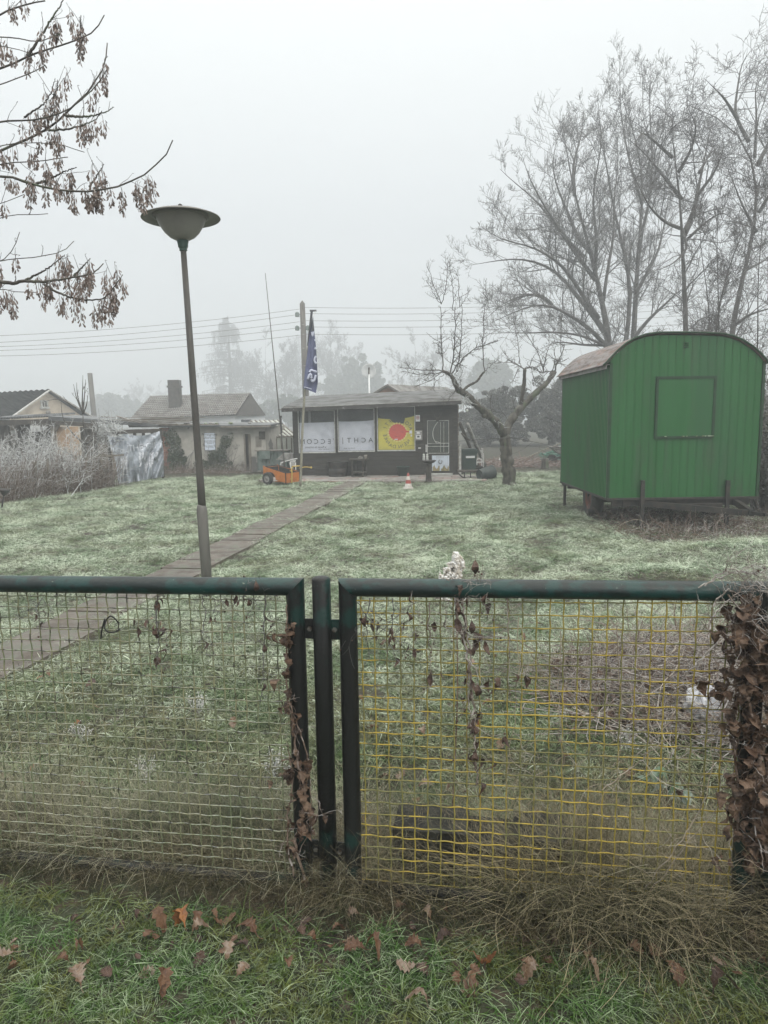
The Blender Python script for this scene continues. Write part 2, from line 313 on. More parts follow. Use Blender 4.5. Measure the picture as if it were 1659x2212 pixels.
def resample(pts, K):
    P = np.array(pts, float); s = np.concatenate([[0], np.cumsum(np.linalg.norm(np.diff(P, axis=0), axis=1))]); u = np.linspace(0, s[-1], K)
    Q = np.stack([np.interp(u, s, P[:, i]) for i in range(3)], 1)
    for _ in range(2): Q[1:-1] = (Q[:-2]+2*Q[1:-1]+Q[2:])/4
    return Q
def bare_tree(name, base, limbs, label, cat, mats=('bark_far', 'twig'), rmin=.004, lev=((9, .5), (7, .45), (5, .4)), seed=1, up=.5, Lf=None, group=None, wob=.14, trop=.05, ang=(28, 62), K0=14):
    rng = np.random.default_rng(seed); t = thing(name, tuple(base), label, cat, group)
    tb = MB(); cb = MB(); P = []; R = []
    for pts, r0, r1 in limbs:
        q = resample(pts, K0); rr = r0*.85*(1-np.linspace(0, 1, K0))**1.15+r1*.4; tb.tubes(q, rr, 8); P.append(q); R.append(rr)
    P = np.array(P); R = np.array(R); mul = 1.
    tb.build('trunk', mats[0], t, True)
    seg = np.linalg.norm(np.diff(P, axis=1), axis=2).sum(1); n = np.maximum(2, (seg*lev[0][0]).astype(int))
    for li, (nn, lr) in enumerate(lev):
        if li == 0: O, D, Ln, r, ix = spawn(P, R, n, .12, 1., ang, (lr*.5, lr*1.4), .42, up, rng, Lfix=(Lf or seg.mean()))
        else: O, D, Ln, r, ix = spawn(P, R, nn, .1, 1., ang, (lr*.6, lr*1.4), .6, up*.6, rng)
        r = np.maximum(np.minimum(r, Ln*.011+rmin), rmin)
        P, R = grow(O, D, Ln, r, 7 if li < 2 else 4, wob, trop, .25 if li < len(lev)-1 else .5, rng)
        R = np.maximum(R, rmin*.6); cb.tubes(P, R, 4 if li == 0 else 3, cap=False)
    cb.build('crown', mats[1], t); return t
def leaf_cloud(mb, C, rads, n, size, rng, flat=.6):
    C = np.array(C); rads = np.array(rads)                 # C (m,3) clump centres
    i = rng.integers(0, len(C), n); u = unit(rng.normal(0, 1, (n, 3))); rr = rng.uniform(.35, 1, n)**.5
    P = C[i]+u*rads[i]*rr[:, None]; a = unit(rng.normal(0, 1, (n, 3))); b = unit(np.cross(a, rng.normal(0, 1, (n, 3)))); s = size*rng.uniform(.5, 1.3, n)[:, None]
    V = np.stack([P-a*s, P+b*s*flat, P+a*s, P-b*s*flat], 1).reshape(-1, 3)
    mb.add(V, np.arange(n*4).reshape(n, 4))
def bush(name, base, size, label, cat, m, n, leaf, seed, group=None, twigs=200, clumps=40, part='foliage', tm='twig'):
    rng = np.random.default_rng(seed); t = thing(name, tuple(base), label, cat, group); b = np.array(base, float); s = np.array(size, float)
    C = b+np.array([0, 0, s[2]*.5])+unit(rng.normal(0, 1, (clumps, 3)))*s*np.array([.5, .5, .5])*rng.uniform(.1, .85, (clumps, 1)); C[:, 2] = np.maximum(C[:, 2], b[2]+.05)
    mb = MB(); leaf_cloud(mb, C, np.repeat(s[None]*.16, clumps, 0)*rng.uniform(.6, 1.4, (clumps, 1)), n, leaf, rng); mb.build(part, m, t)
    if twigs:
        w = MB(); O = np.repeat(b[None], twigs, 0)+rng.normal(0, .12, (twigs, 3))*s*[1, 1, 0]; D = rng.normal(0, 1, (twigs, 3))*[s[0], s[1], 0]*.6+[0, 0, s[2]*1.0]
        P, R = grow(O, D, np.linalg.norm(D, axis=1)*rng.uniform(.6, 1.15, twigs), np.full(twigs, .012), 7, .16, 0, .3, rng); w.tubes(P, R, 3, cap=False)
        O, D, Ln, r, _ = spawn(P, R, 6, .3, 1, (25, 60), (.12, .35), .6, .4, rng); P, R = grow(O, D, Ln, r, 4, .15, .05, .4, rng); w.tubes(P, R, 3, cap=False)
        w.build('stems', tm, t)
    return t
def leaf_outline(kind, L=.1):
    if kind == 'oak': h = [(0, .02), (.1, .04), (.2, .2), (.28, .12), (.4, .3), (.47, .17), (.6, .38), (.68, .2), (.8, .33), (.88, .15), (.96, .16), (1, .02)]
    elif kind == 'ivy': h = [(0, .02), (-.05, .25), (.12, .5), (.3, .3), (.5, .33), (.8, .13), (1, .01)]
    else: h = [(0, .02), (.2, .16), (.4, .24), (.6, .22), (.8, .12), (1, .01)]
    return np.array(h)*L
def leaf_into(mb, kind, L, pos, R, curl=.3, fold=.3, twist=0., rng=None):
    h = leaf_outline(kind, L); n = len(h); rng = rng or NR; V = []
    for k, (x, w) in enumerate(h):
        z = curl*L*math.sin(x/L*math.pi*1.1)+rng.uniform(-1, 1)*.03*L; mid = np.array([x, 0, z])
        xm = min(max(x, .03*L), L)
        V += [[x, -w, z+fold*w+rng.uniform(-.1, .1)*w], [xm*.97, -w*.45, z+fold*w*.2], [xm, 0, z-.02*L], [xm*.97, w*.45, z+fold*w*.2], [x, w, z+fold*w*(1+twist)+rng.uniform(-.1, .1)*w]]
    V = np.array(V) @ np.array(R).T+np.array(pos); i = np.arange(n*5).reshape(n, 5)
    mb.add(V, np.stack([i[:-1, :-1], i[:-1, 1:], i[1:, 1:], i[1:, :-1]], -1).reshape(-1, 4))
    st = np.array([[0, 0, 0], [-.18*L, .02*L, -.02*L], [-.35*L, .03*L, .04*L]]) @ np.array(R).T+np.array(pos); mb.tubes(st, [.012*L]*3, 3, cap=False)
# ------------------------------------------------------------------ ground
def gz(x, y):
    x = np.asarray(x, float); y = np.asarray(y, float)
    z = .020*np.sin(x*1.3+.5)*np.sin(y*.9)+.012*np.sin(x*3.1+y*2.3)
    z = z*np.clip((y-2.9)/2, 0, 1)
    z = z+.22*np.exp(-(((x-4.9)/1.5)**2+((y-8.6)/.8)**2))+.10*np.exp(-(((x-3.2)/1.)**2+((y-7.6)/.6)**2))
    return z
def axis(a, b, n, g): u = np.linspace(-1, 1, n); return (a+b)/2+(b-a)/2*np.sign(u)*np.abs(u)**g
gx = np.concatenate([[-450, -200, -60, -30], np.linspace(-16, 16, 129), [30, 60, 200, 450]]); gy = np.concatenate([[-120, -40, -10], np.linspace(-3, 32, 141), [45, 70, 160, 480]])
GX, GY = np.meshgrid(gx, gy, indexing='ij'); g = MB(); g.grid(np.stack([GX, GY, gz(GX, GY)-.01], -1)); o = g.build('ground', 'soil', smooth=True); o['kind'] = 'structure'
# path: two edges traced on the ground
pl = [gp(-420, 1650), gp(0, 1388), gp(323, 1247), gp(520, 1150), gp(618, 1103), gp(700, 1060)]
pr = [gp(-420, 1840), gp(0, 1461), gp(451, 1247), gp(600, 1152), gp(690, 1103), gp(762, 1060)]
# straight line fits keep the slabs square
def fitline(P):
    P = np.array(P)[:, :2]; c = P.mean(0); u, s, vt = np.linalg.svd(P-c); d = vt[0]*(1 if vt[0][1] > 0 else -1); return c, d
cl, dl = fitline(pl[1:]); cr, dr = fitline(pr[1:])
pd = unit(dl+dr); pn = np.array([pd[1], -pd[0]]); pc = (cl+cr)/2; PW = abs(np.dot(cr-cl, pn))
print('path', cl, dl, cr, dr, PW)
PW = min(max(PW, .55), 1.0)*.9
def on_path(x, y, m=0.):
    v = (np.asarray(x)-pc[0])*pn[0]+(np.asarray(y)-pc[1])*pn[1]; return (np.abs(v) < PW/2+m) & (np.asarray(y) < 21.2)
pm = MB(); s0 = -np.dot(pc, pd)-2; k = 0
A0, B0 = gp(635, 1030)[:2], gp(989, 1028)[:2]; u_ = unit(B0-A0); SN_ = np.array([u_[1], -u_[0]])
s = (3.05-pc[1])/pd[1]
while True:
    c = pc+pd*(s+.25)
    if (SN_ @ (c-A0)) < 2.05 and c[1] > 12: break
    if c[1] > 2.9:
        a = math.atan2(pd[1], pd[0])+rnd.uniform(-.035, .035); R = Matrix.Rotation(a, 3, 'Z') @ Matrix.Rotation(rnd.uniform(-.008, .008), 3, 'X')@ Matrix.Rotation(rnd.uniform(-.008, .008), 3, 'Y')
        pm.box((c[0]+pn[0]*rnd.uniform(-.015, .015), c[1], gz(*c)*.6+.008+rnd.uniform(-.002, .002)), (.494, PW+rnd.uniform(-.02, .02), .05), R)
    s += .5
o = pm.build('path', 'slab'); o['kind'] = 'structure'
# shack frame of reference
SA = np.array([*A0, 0]); SBv = np.array([*B0, 0]); SU = unit(SBv-SA); SN = np.array([SU[1], -SU[0], 0]); SW = np.linalg.norm(SBv-SA)
print('shack', SA, SBv, SW, 'yaw', math.degrees(math.atan2(SU[1], SU[0])))
def SP(u, z, out=0.): return SA+SU*u+SN*out+Zup*z
def uz(x, y, out=0.): p = hp(x, y, SA+SN*out, SN); return np.dot(p-SA, SU), p[2]
SXF = np.eye(4); SXF[:3, 0] = SU; SXF[:3, 1] = -SN; SXF[:3, 2] = Zup; SXF[:3, 3] = SA    # local x along the front, y into the building
pv = MB(SXF)
for i in range(-1, 12):
    for j in range(0, 4):
        u0 = i*.5+(.25 if j % 2 else 0); pv.box((u0, -.27-j*.5, .012+rnd.uniform(-.004, .004)), (.485, .485, .05), Matrix.Rotation(rnd.uniform(-.015, .015), 3, 'X'))
o = pv.build('paving', 'paving'); o['kind'] = 'structure'
def on_patio(x, y):
    d = np.stack([np.asarray(x)-SA[0], np.asarray(y)-SA[1]], -1); u = d @ SU[:2]; v = d @ SN[:2]; return (u > -.7) & (u < 5.4) & (v < 1.95) & (v > -4)
# ------------------------------------------------------------------ grass (stuff, scattered tufts)
def tuft(seed, n, h, w, spread, lean, K=4, curl=.5):
    r = np.random.default_rng(seed); b = MB(); O = np.stack([r.normal(0, spread, n), r.normal(0, spread, n), np.full(n, -.01)], 1); az = r.uniform(0, 2*math.pi, n)
    le = np.abs(r.normal(lean, lean*.5, n)); D = np.stack([np.cos(az)*np.sin(le), np.sin(az)*np.sin(le), np.cos(le)], 1); Ln = h*r.uniform(.45, 1.15, n)
    P = np.zeros((n, K, 3)); P[:, 0] = O; d = D
    for k in range(1, K): d = unit(d+np.stack([np.cos(az), np.sin(az), -np.ones(n)*1.1], 1)*curl*r.uniform(.3, 1.3, (n, 1))*.45+r.normal(0, .10, (n, 3))); P[:, k] = P[:, k-1]+d*(Ln/(K-1))[:, None]
    sd = np.stack([-np.sin(az), np.cos(az), np.zeros(n)], 1)+r.normal(0, .4, (n, 3)); sd = unit(sd); W = w*np.linspace(1, .25, K)[None, :, None]*r.uniform(.6, 1.2, (n, 1, 1))
    V = np.stack([P-sd[:, None]*W, P+sd[:, None]*W], 2); i = np.arange(n*K*2).reshape(n, K, 2)
    b.add(V, np.stack([i[:, :-1, 0], i[:, :-1, 1], i[:, 1:, 1], i[:, 1:, 0]], -1).reshape(-1, 4), None, np.repeat(np.tile(np.linspace(0, 1, K), n), 2)); return b
def scatter(name, X, Y, Zz, scl, tufts, m, label, cat, tilt=.12, seed=3, zs=None):
    r = np.random.default_rng(seed); n = len(X); me = bpy.data.meshes.new(name); me.vertices.add(n); me.vertices.foreach_set('co', np.stack([X, Y, Zz], 1).astype('f').ravel())
    a = me.attributes.new('rot', 'FLOAT_VECTOR', 'POINT'); a.data.foreach_set('vector', np.stack([r.normal(0, tilt, n), r.normal(0, tilt, n), r.uniform(0, 6.28, n)], 1).astype('f').ravel())
    zs = scl if zs is None else zs
    a = me.attributes.new('scl', 'FLOAT_VECTOR', 'POINT'); a.data.foreach_set('vector', np.stack([scl, scl, zs], 1).astype('f').ravel())
    a = me.attributes.new('pick', 'INT', 'POINT'); a.data.foreach_set('value', r.integers(0, len(tufts), n).astype('i'))
    ob = bpy.data.objects.new(name, me); SC.collection.objects.link(ob); me.materials.append(M[m])
    ng = bpy.data.node_groups.new(name, 'GeometryNodeTree'); ng.interface.new_socket('Geometry', in_out='INPUT', socket_type='NodeSocketGeometry'); ng.interface.new_socket('Geometry', in_out='OUTPUT', socket_type='NodeSocketGeometry')
    N = ng.nodes; l = ng.links.new; gi = N.new('NodeGroupInput'); go = N.new('NodeGroupOutput'); ip = N.new('GeometryNodeInstanceOnPoints'); jn = N.new('GeometryNodeJoinGeometry')
    for tb in tufts:
        to = tb.build('tuft', m); SC.collection.objects.unlink(to); oi = N.new('GeometryNodeObjectInfo'); oi.inputs['Object'].default_value = to; oi.inputs['As Instance'].default_value = True; l(oi.outputs['Geometry'], jn.inputs[0])
    def na(nm, ty): q = N.new('GeometryNodeInputNamedAttribute'); q.data_type = ty; q.inputs['Name'].default_value = nm; return q.outputs['Attribute']
    er = N.new('FunctionNodeEulerToRotation'); l(na('rot', 'FLOAT_VECTOR'), er.inputs[0]); l(er.outputs[0], ip.inputs['Rotation'])
    ip.inputs['Pick Instance'].default_value = True; l(na('pick', 'INT'), ip.inputs['Instance Index']); l(na('scl', 'FLOAT_VECTOR'), ip.inputs['Scale'])
    l(gi.outputs[0], ip.inputs['Points']); l(jn.outputs[0], ip.inputs['Instance']); l(ip.outputs[0], go.inputs[0])
    md = ob.modifiers.new('scatter', 'NODES'); md.node_group = ng; tag(ob, label, cat, kind='stuff'); return ob
# fence frame of reference: straight line through the two post bases
FA = gp(711, 1925); FB = gp(1609, 2019); FU = unit(FB-FA); FN = np.array([FU[1], -FU[0], 0])
print('fence', FA, FB)
def FP(s, z, out=0.): return FA+FU*s+FN*out+Zup*z
def fside(x, y): return (np.asarray(x)-FA[0])*FN[0]+(np.asarray(y)-FA[1])*FN[1]       # >0 in front (camera side)
def vn(x, y, f, s=0):                          # cheap smooth value noise
    return .5+.25*(np.sin(x*f*1.7+s)*np.sin(y*f*1.3+s*2.1)+np.sin(x*f*.9-y*f*1.1+s*.7)*np.cos(y*f*.7+x*f*.4+s))
def pts(n, x0, x1, y0, y1, r):
    return r.uniform(x0, x1, n), r.uniform(y0, y1, n)
r = np.random.default_rng(5)
def lawn_points(dens, ymin, ymax, seed):
    r = np.random.default_rng(seed); xs = []; ys = []
    y = ymin
    while y < ymax:
        dy = .5; w = .60*y+1.6; n = int(dens(y)*2*w*dy); xs.append(r.uniform(-w, w, n)); ys.append(r.uniform(y, y+dy, n)); y += dy
    return np.concatenate(xs), np.concatenate(ys), r
PILE = lambda x, y: (((x-2.35)/1.35)**2+((y-4.4)/1.05)**2) < 1
WAG = gp(1450, 1115)
def WAGON(x, y): return (x > 3.75) & (x < 6.3) & (y > 9.9) & (y < 14.2)
X, Y, r = lawn_points(lambda y: 900*min(1, 3.4/y)**.95+40, 2.3, 27, 21)
k = (fside(X, Y) < -.05) & (~on_path(X, Y, -.17+.22*vn(X, Y, 4, 4)*r.random(len(X))**.7) | ((np.abs(((X-pc[0])*pd[0]+(Y-pc[1])*pd[1]-(3.05-pc[1])/pd[1]) % .5-.0) < .035) & (r.random(len(X)) < .5)) | (r.random(len(X)) < .015)) & ~on_patio(X, Y) & (~WAGON(X, Y) | (r.random(len(X)) < .1)) & (~PILE(X, Y) | (r.random(len(X)) < .35)) & (Y < 23) & (X > -8.6-.0*Y)
bare = vn(X, Y, 1.1, 3)*.6+vn(X, Y, 3.3, 1)*.4; k &= (r.random(len(X)) < np.clip((bare-.18)*7, .25, 1))
X, Y = X[k], Y[k]; S = r.uniform(.55, 1.3, len(X))*(.85+.6*np.clip(Y/20, 0, 1))*(1+.8*(vn(X, Y, 2.2, 8)*.5+vn(X, Y, 6.1, 3)*.5-.5)*2)
lt = [tuft(100+i, 17, .085, .0019, .02, .75, 4, .7) for i in range(8)]
print('lawn tufts', len(X))
near_ = r.random(len(X)) < np.clip((6.2-Y)/2.6, 0, .93)
scatter('lawn_grass', X[~near_], Y[~near_], gz(X, Y)[~near_], S[~near_], lt, 'lawn', 'frosted short green lawn grass covering the garden behind the fence', 'grass')
scatter('lawn_grass', X[near_], Y[near_], gz(X, Y)[near_], S[near_]*1.1, lt, 'lawn_near', 'greener less frosted lawn grass close behind the mesh fence', 'grass', seed=33)
# verge in front of the fence
n = 9500; X, Y = r.uniform(-2.6, 2.6, n), r.uniform(1.0, 2.75, n); k = (fside(X, Y) > .16) & (r.random(n) < np.clip((vn(X, Y, 4, 2)*.5+vn(X, Y, 9, 5)*.5-.2)*5, .12, 1)); X, Y = X[k], Y[k]
vt = [tuft(200+i, 17, .105, .0021, .02, .8, 5, .85) for i in range(7)]
scatter('verge_grass', X, Y, gz(X, Y), r.uniform(.5, 1.2, len(X)), vt, 'verge', 'darker green grass verge on the near side of the fence', 'grass', seed=4)
# long dry grass along the fence
st = [tuft(300+i, 24, .36, .0015, .05, .7, 7, .75) for i in range(8)]
n = 2300; sv = r.uniform(-2.6, 2.6, n); sv = sv[~((sv > .2) & (sv < .6) & (r.random(n) < .6)) & ~((sv > 1.35) & (sv < 1.75) & (r.random(n) < .6))]; n = len(sv); ov = r.normal(-.03, .11, n); ov = np.where(ov > .2, .06, ov); P = FA[None]+FU[None]*sv[:, None]+FN[None]*ov[:, None]
S = r.uniform(.35, 1.05, n)*(.62+.42/(1+np.exp(-(sv-.1)*4)))
scatter('dry_grass', P[:, 0], P[:, 1], gz(P[:, 0], P[:, 1]), S*.76, st, 'straw', 'long tangled straw coloured grass growing along the foot of the fence', 'grass', .3, 6)
up_ = [tuft(330+i, 20, .40, .0012, .06, .24, 8, .28) for i in range(8)]
n = 1500; sv = r.uniform(-2.6, 2.5, n); ov = -r.uniform(.02, .42, n); k = ~((sv > .18) & (sv < .8) & (ov > -.34)) | (r.random(n) < .15); sv, ov = sv[k], ov[k]; n = len(sv); P = FA[None]+FU[None]*sv[:, None]+FN[None]*ov[:, None]
scatter('dry_grass', P[:, 0], P[:, 1], gz(P[:, 0], P[:, 1]), r.uniform(.4, 1.0, n), up_, 'straw_frost', 'pale upright dead grass standing just behind both mesh panels', 'grass', .3, 36)
n = 2300; sv = r.uniform(-2.6, 2.4, n); k = r.random(n) < np.clip(.28+.9/(1+np.exp(-(sv-.15)*5)), 0, 1); sv = sv[k]; sv = sv[~((sv > .18) & (sv < .66) & (r.random(len(sv)) < .85)) & ~((sv > 1.35) & (sv < 1.8) & (r.random(len(sv)) < .7))]; n = len(sv); ov = r.normal(-.03, .07, n); P = FA[None]+FU[None]*sv[:, None]+FN[None]*ov[:, None]
scatter('dry_grass', P[:, 0], P[:, 1], gz(P[:, 0], P[:, 1]), r.uniform(.35, 1.05, n)*(.6+.7/(1+np.exp(-(sv-.2)*5))), up_, 'straw_pale', 'taller upright dry stalks rising against the wire mesh', 'grass', .16, 26)
n = 2600; sv = r.uniform(-.1, 2.4, n); sv = sv[~((sv > .15) & (sv < .85) & (r.random(n) < .92))]; n = len(sv); ov = -r.gamma(1.6, .22, n); P = FA[None]+FU[None]*sv[:, None]+FN[None]*ov[:, None]
scatter('dry_grass', P[:, 0], P[:, 1], gz(P[:, 0], P[:, 1]), r.uniform(.4, .95, n)*.85, st, 'straw', 'dry yellowish grass tangled behind the yellow mesh', 'grass', .4, 16)
# frosted long grass just behind the fence
ft = [tuft(400+i, 20, .2, .0013, .04, .9, 6, .8) for i in range(8)]
n = 3400; X, Y = r.uniform(-2.6, 3.2, n), r.uniform(2.2, 4.3, n); k = (fside(X, Y) < -.02) & (r.random(n) < np.clip(1.25-(-fside(X, Y))*.75, .0, 1)) & ~on_path(X, Y, .05); X, Y = X[k], Y[k]
scatter('frosted_grass', X, Y, gz(X, Y), r.uniform(.45, 1.1, len(X)), ft, 'straw_frost', 'long white frosted grass lying over behind the fence', 'grass', .3, 7)
# rough grass bank by the wagon and under the left fence
n = 1700; X = r.uniform(2.4, 7.5, n); Y = r.uniform(7.0, 10.0, n); k = (np.exp(-(((X-5.2)/2.)**2+((Y-8.7)/1.)**2)) > r.random(n)); X, Y = X[k], Y[k]
scatter('rough_grass', X, Y, gz(X, Y), r.uniform(.8, 1.5, len(X)), ft, 'lawn', 'taller tussocky frosted grass on the bank in front of the wagon', 'grass', .3, 8)
# ------------------------------------------------------------------ front fence
def RZ(s): return 1.197+.018*s                  # centre height of the top rail along the fence
PR = .033                                       # tube radius
def mitre_tube(mb, p, q, r, m0, m1, other):     # tube cut at 45 degrees towards 'other' at its ends
    p = np.array(p); q = np.array(q); d = unit(q-p); up = np.array(other); sd = np.cross(d, up); an = np.arange(20)/20*2*math.pi
    ring = np.cos(an)[:, None]*up+np.sin(an)[:, None]*sd; V0 = p+ring*r-d*(m0*np.cos(an)*r)[:, None]; V1 = q+ring*r+d*(m1*np.cos(an)*r)[:, None]
    i = np.arange(20); j = (i+1) % 20; mb.add(np.concatenate([V0, V1]), np.stack([i, j, j+20, i+20], 1)); 
    mb.add(np.concatenate([V0, [V0.mean(0)]]), None, np.stack([j, i, np.full(20, 20)], 1)); mb.add(np.concatenate([V1, [V1.mean(0)]]), None, np.stack([i, j, np.full(20, 20)], 1))
def wave_wires(mb, s0, s1, z0, z1, ps, pz, horiz, rr, side, seed):
    r = np.random.default_rng(seed); out = []
    if horiz:
        zz = np.arange(z0, z1, pz)
        for k, z in enumerate(zz):
            n = int((s1-s0)/ps*6); s = np.linspace(s0, s1, n); w = (s-s0)/ps*math.pi
            off = .0022*np.cos(w+k*math.pi); zo = z+.018*(s)+.0010*np.cos(w*1+k)+.003*np.sin(s*2.3+k*.7)*(.3+.7*r.random())+.001*np.sin(s*9+k*1.7)
            q = FA+FU*s[:, None]+FN*off[:, None]+Zup*zo[:, None]; mb.tubes(q, np.full(n, rr), 5)
    else:
        ss = np.arange(s0+ps*.6, s1, ps)
        for k, s in enumerate(ss):
            n = int((z1-z0)/pz*6); z = np.linspace(z0, z1, n); w = (z-z0)/pz*math.pi
            off = -.0022*np.cos(w+k*math.pi); so = s+.0012*np.sin(w+k)+.003*np.sin(z*3+k*.9)*r.random()
            q = FA+FU*so[:, None]+FN*off[:, None]+Zup*(z+.018*s)[:, None]; mb.tubes(q, np.full(n, rr), 5)
def panel(label, s0, s1, near0, mats, ps, pz, seed, cut0=1, cut1=1):
    t = thing('mesh_fence', tuple(FP((s0 if near0 else s1), 0)), label, 'fence')
    a, b = FP(s0, RZ(s0)), FP(s1, RZ(s1)); d = unit(b-a); up = unit(np.cross(np.cross(d, Zup), d))
    m = MB(); mitre_tube(m, a, b, PR, -cut0, cut1, up) if False else mitre_tube(m, a, b, PR, cut0, cut1, up); m.build('top_rail', 'green_paint', t, True)
    for s, c in ((s0, cut0), (s1, cut1)):
        if not c: continue
        m = MB(); sg = 1 if s == s0 else -1; mitre_tube(m, FP(s, -.25), FP(s, RZ(s)), PR, 0, 1, -FU*sg); m.build('side_post', 'black_green_paint', t, True)
    lo = .035; m = MB(); m.tubes(np.array([FP(s0+.02, lo+.018*s0), FP(s1-.02, lo+.018*s1)]), np.full((1, 2), .024), 14); m.build('bottom_rail', 'black_green_paint', t, True)
    m = MB(); wave_wires(m, s0+.025, s1-.025, .06, RZ(0)-PR-.005, ps, pz, True, .0025, 0, seed); m.build('horizontal_wires', mats[0], t, True)
    m = MB(); wave_wires(m, s0+.02, s1-.02, .06, RZ(0)-PR+.012, ps, pz, False, .0027, 0, seed+1); m.build('vertical_wires', mats[1], t, True)
    return t
panel('green tube fence panel with pale green mesh, left of the centre post', -2.6, -.098, False, ('wire_green', 'wire_green'), .0425, .0435, 5)
panel('green fence panel with yellow wire mesh, between the centre post and the ivy covered post', .098, 1.47, True, ('wire_yellow', 'wire_yellow_v'), .0475, .0455, 9)
panel('green tube fence panel running out of view beyond the ivy covered post', 1.64, 3.2, True, ('wire_yellow', 'wire_yellow_v'), .0475, .0455, 12)
def fpost(s, label, top=1.232):
    t = thing('fence_post', tuple(FP(s, 0)), label, 'fence post')
    m = MB(); m.lathe([[0, -.3], [.034, -.3], [.034, top-.006], [.031, top-.001], [.022, top+.003], [0, top+.004]], FP(s, 0), 24); m.build('post', 'black_green_paint', t, True)
    for z in (1.04, .17):
        for sg in (-1, 1):
            b = MB(); c = FP(s+sg*.049, z, .0); R = Matrix(((FU[0], -FN[0], 0), (FU[1], -FN[1], 0), (0, 0, 1))); b.box(c, (.046, .006, .075), R); bo = b.build('bracket', 'black_green_paint', t)
            q = MB(); c = FP(s+sg*.047, z, .003); q.cyl(c, c+FN*.005, .0095, 6); q.cyl(c+FN*.0045, c+FN*.009, .0055, 8); q.build('bolt', 'steel', bo)
    return t
fpost(0, 'dark green round fence post standing free between the two fence panels')
fpost(1.555, 'dark green fence post wrapped in dry brown ivy', 1.21)
# cable tie
m = MB(); c = FP(-.83, 1.03, .012); th = np.linspace(.2, 5.6, 26)
m.tubes(np.stack([c+FU*(.028*math.cos(t))*1.1+Zup*(.032*math.sin(t)-.0)+FN*(.01*math.sin(2*t)) for t in th]), np.full(26, .0032), 5)
m.tubes(resample([c+FU*-.03+Zup*.02, c+FU*-.02+Zup*.03+FN*.01, c+FU*-.045+Zup*-.02, c+FU*-.052+Zup*-.06], 8), np.full(8, .0032), 5)
tag(m.build('cable_tie', 'rope_black', None, True, org=c), 'loose black plastic cable tie hooked through the left mesh', 'cable tie')
# ------------------------------------------------------------------ dead climbers on the fence
def climber(name, label, stems, nleaf, lmat, tm='twig_brown', seed=1, leaf='lance', ls=(.02, .045), side=9, nodes=0, cat='climbing plant', lr_=(.05, .25)):
    r = np.random.default_rng(seed); a = stems[0][0]; t = thing(name, tuple(FP(a[0], 0)), label, cat); m = MB(); allp = []
    for st_, rad_ in stems:
        P = np.stack([FP(q[0], q[1], q[2] if len(q) > 2 else .012) for q in st_]); K = max(10, len(P)*5); Q = resample(P, K); Q[1:-1] += r.normal(0, .0035, (K-2, 3)); m.tubes(Q, np.linspace(rad_, rad_*.45, K), 5, cap=False); allp.append(Q)
        O, D, Ln, rr, _ = spawn(Q[None], np.linspace(rad_, rad_*.5, K)[None], side, .05, 1, (30, 100), (.5, 1.3), .6, 0, r, Lfix=np.mean(lr_)*1.0)
        D = D-FN*np.sum(D*FN, 1, keepdims=True)*.75; P2, R2 = grow(O, D, Ln, np.maximum(rr*.5, .0009), 9, .35, -.05, .5, r); m.tubes(P2, R2, 3, cap=False); allp += list(P2)
        O, D, Ln, rr, _ = spawn(P2, R2, 2, .2, 1, (30, 90), (.2, .6), .7, 0, r); P3, R3 = grow(O, D, Ln, np.maximum(rr, .0007), 6, .4, 0, .6, r); m.tubes(P3, R3, 3, cap=False)
    m.build('stem', tm, t)
    if nleaf:
        lm = MB()
        for i in range(nleaf):
            Q = allp[r.integers(0, len(allp))] if r.random() < .6 else allp[0]; p = Q[r.integers(0, len(Q))]+FN*r.uniform(-.01, .02)+(FU*r.normal(-.012, .028) if seed == 35 else 0)
            if seed == 35 and p[2] < .30: continue
            e = Euler((r.uniform(-.7, .7), r.uniform(.7, 2.0), r.uniform(-1.8, 1.8)-.0+math.pi*.0)); leaf_into(lm, leaf, r.uniform(*ls), p, np.array(e.to_matrix()), r.uniform(-.5, .8), r.uniform(.1, .9), 0, r)
        lm.build('leaves', lmat, t)['kind'] = 'stuff'
    if nodes:
        nm = MB()
        for i in range(nodes): p = allp[r.integers(0, len(allp))][-1]; nm.ball(p, r.uniform(.002, .0048), 6)
        nm.build('seed_heads', 'seed_head' if tm == 'twig_frost' else 'leaf_dark', t)['kind'] = 'stuff'
    return t
def sf(x, y):                                   # pixel -> (s, z) on the fence plane
    p = hp(x, y, FA, FN); return float(np.dot(p-FA, FU)), float(p[2])
def L_(*pp, out=.014): return [(*sf(x, y), out) for x, y in pp]
climber('dry_climber', 'withered dark bindweed hanging in a long twisted strand from the right rail', [
    (L_((985, 1262), (988, 1300), (994, 1350), (1008, 1400), (1016, 1450), (1022, 1520), (1026, 1600), (1032, 1690)), .0055), (L_((1000, 1290), (1005, 1340), (1016, 1420), (1010, 1500), (1020, 1560)), .004),
    (L_((965, 1250), (985, 1270), (1020, 1262), (1060, 1275), (1088, 1288)), .002), (L_((940, 1292), (975, 1280), (1010, 1290), (1070, 1300)), .002), (L_((930, 1300), (926, 1350), (932, 1420), (930, 1470)), .0025), (L_((1096, 1290), (1100, 1360), (1098, 1430), (1103, 1520)), .002)],
    70, 'leaf_dark', 'vine_grey', 31, 'lance', (.02, .055), 20, 44)
climber('dry_climber', 'thin dead vines with black seed heads at the left of the yellow mesh', [
    (L_((775, 1300), (800, 1340), (850, 1370), (900, 1400)), .0018), (L_((800, 1290), (790, 1350), (800, 1420)), .0022), (L_((850, 1290), (848, 1350), (838, 1410)), .002), (L_((900, 1300), (860, 1330), (800, 1380)), .0015)],
    26, 'leaf_dark', 'twig_dark', 32, 'lance', (.018, .04), 9, 16)
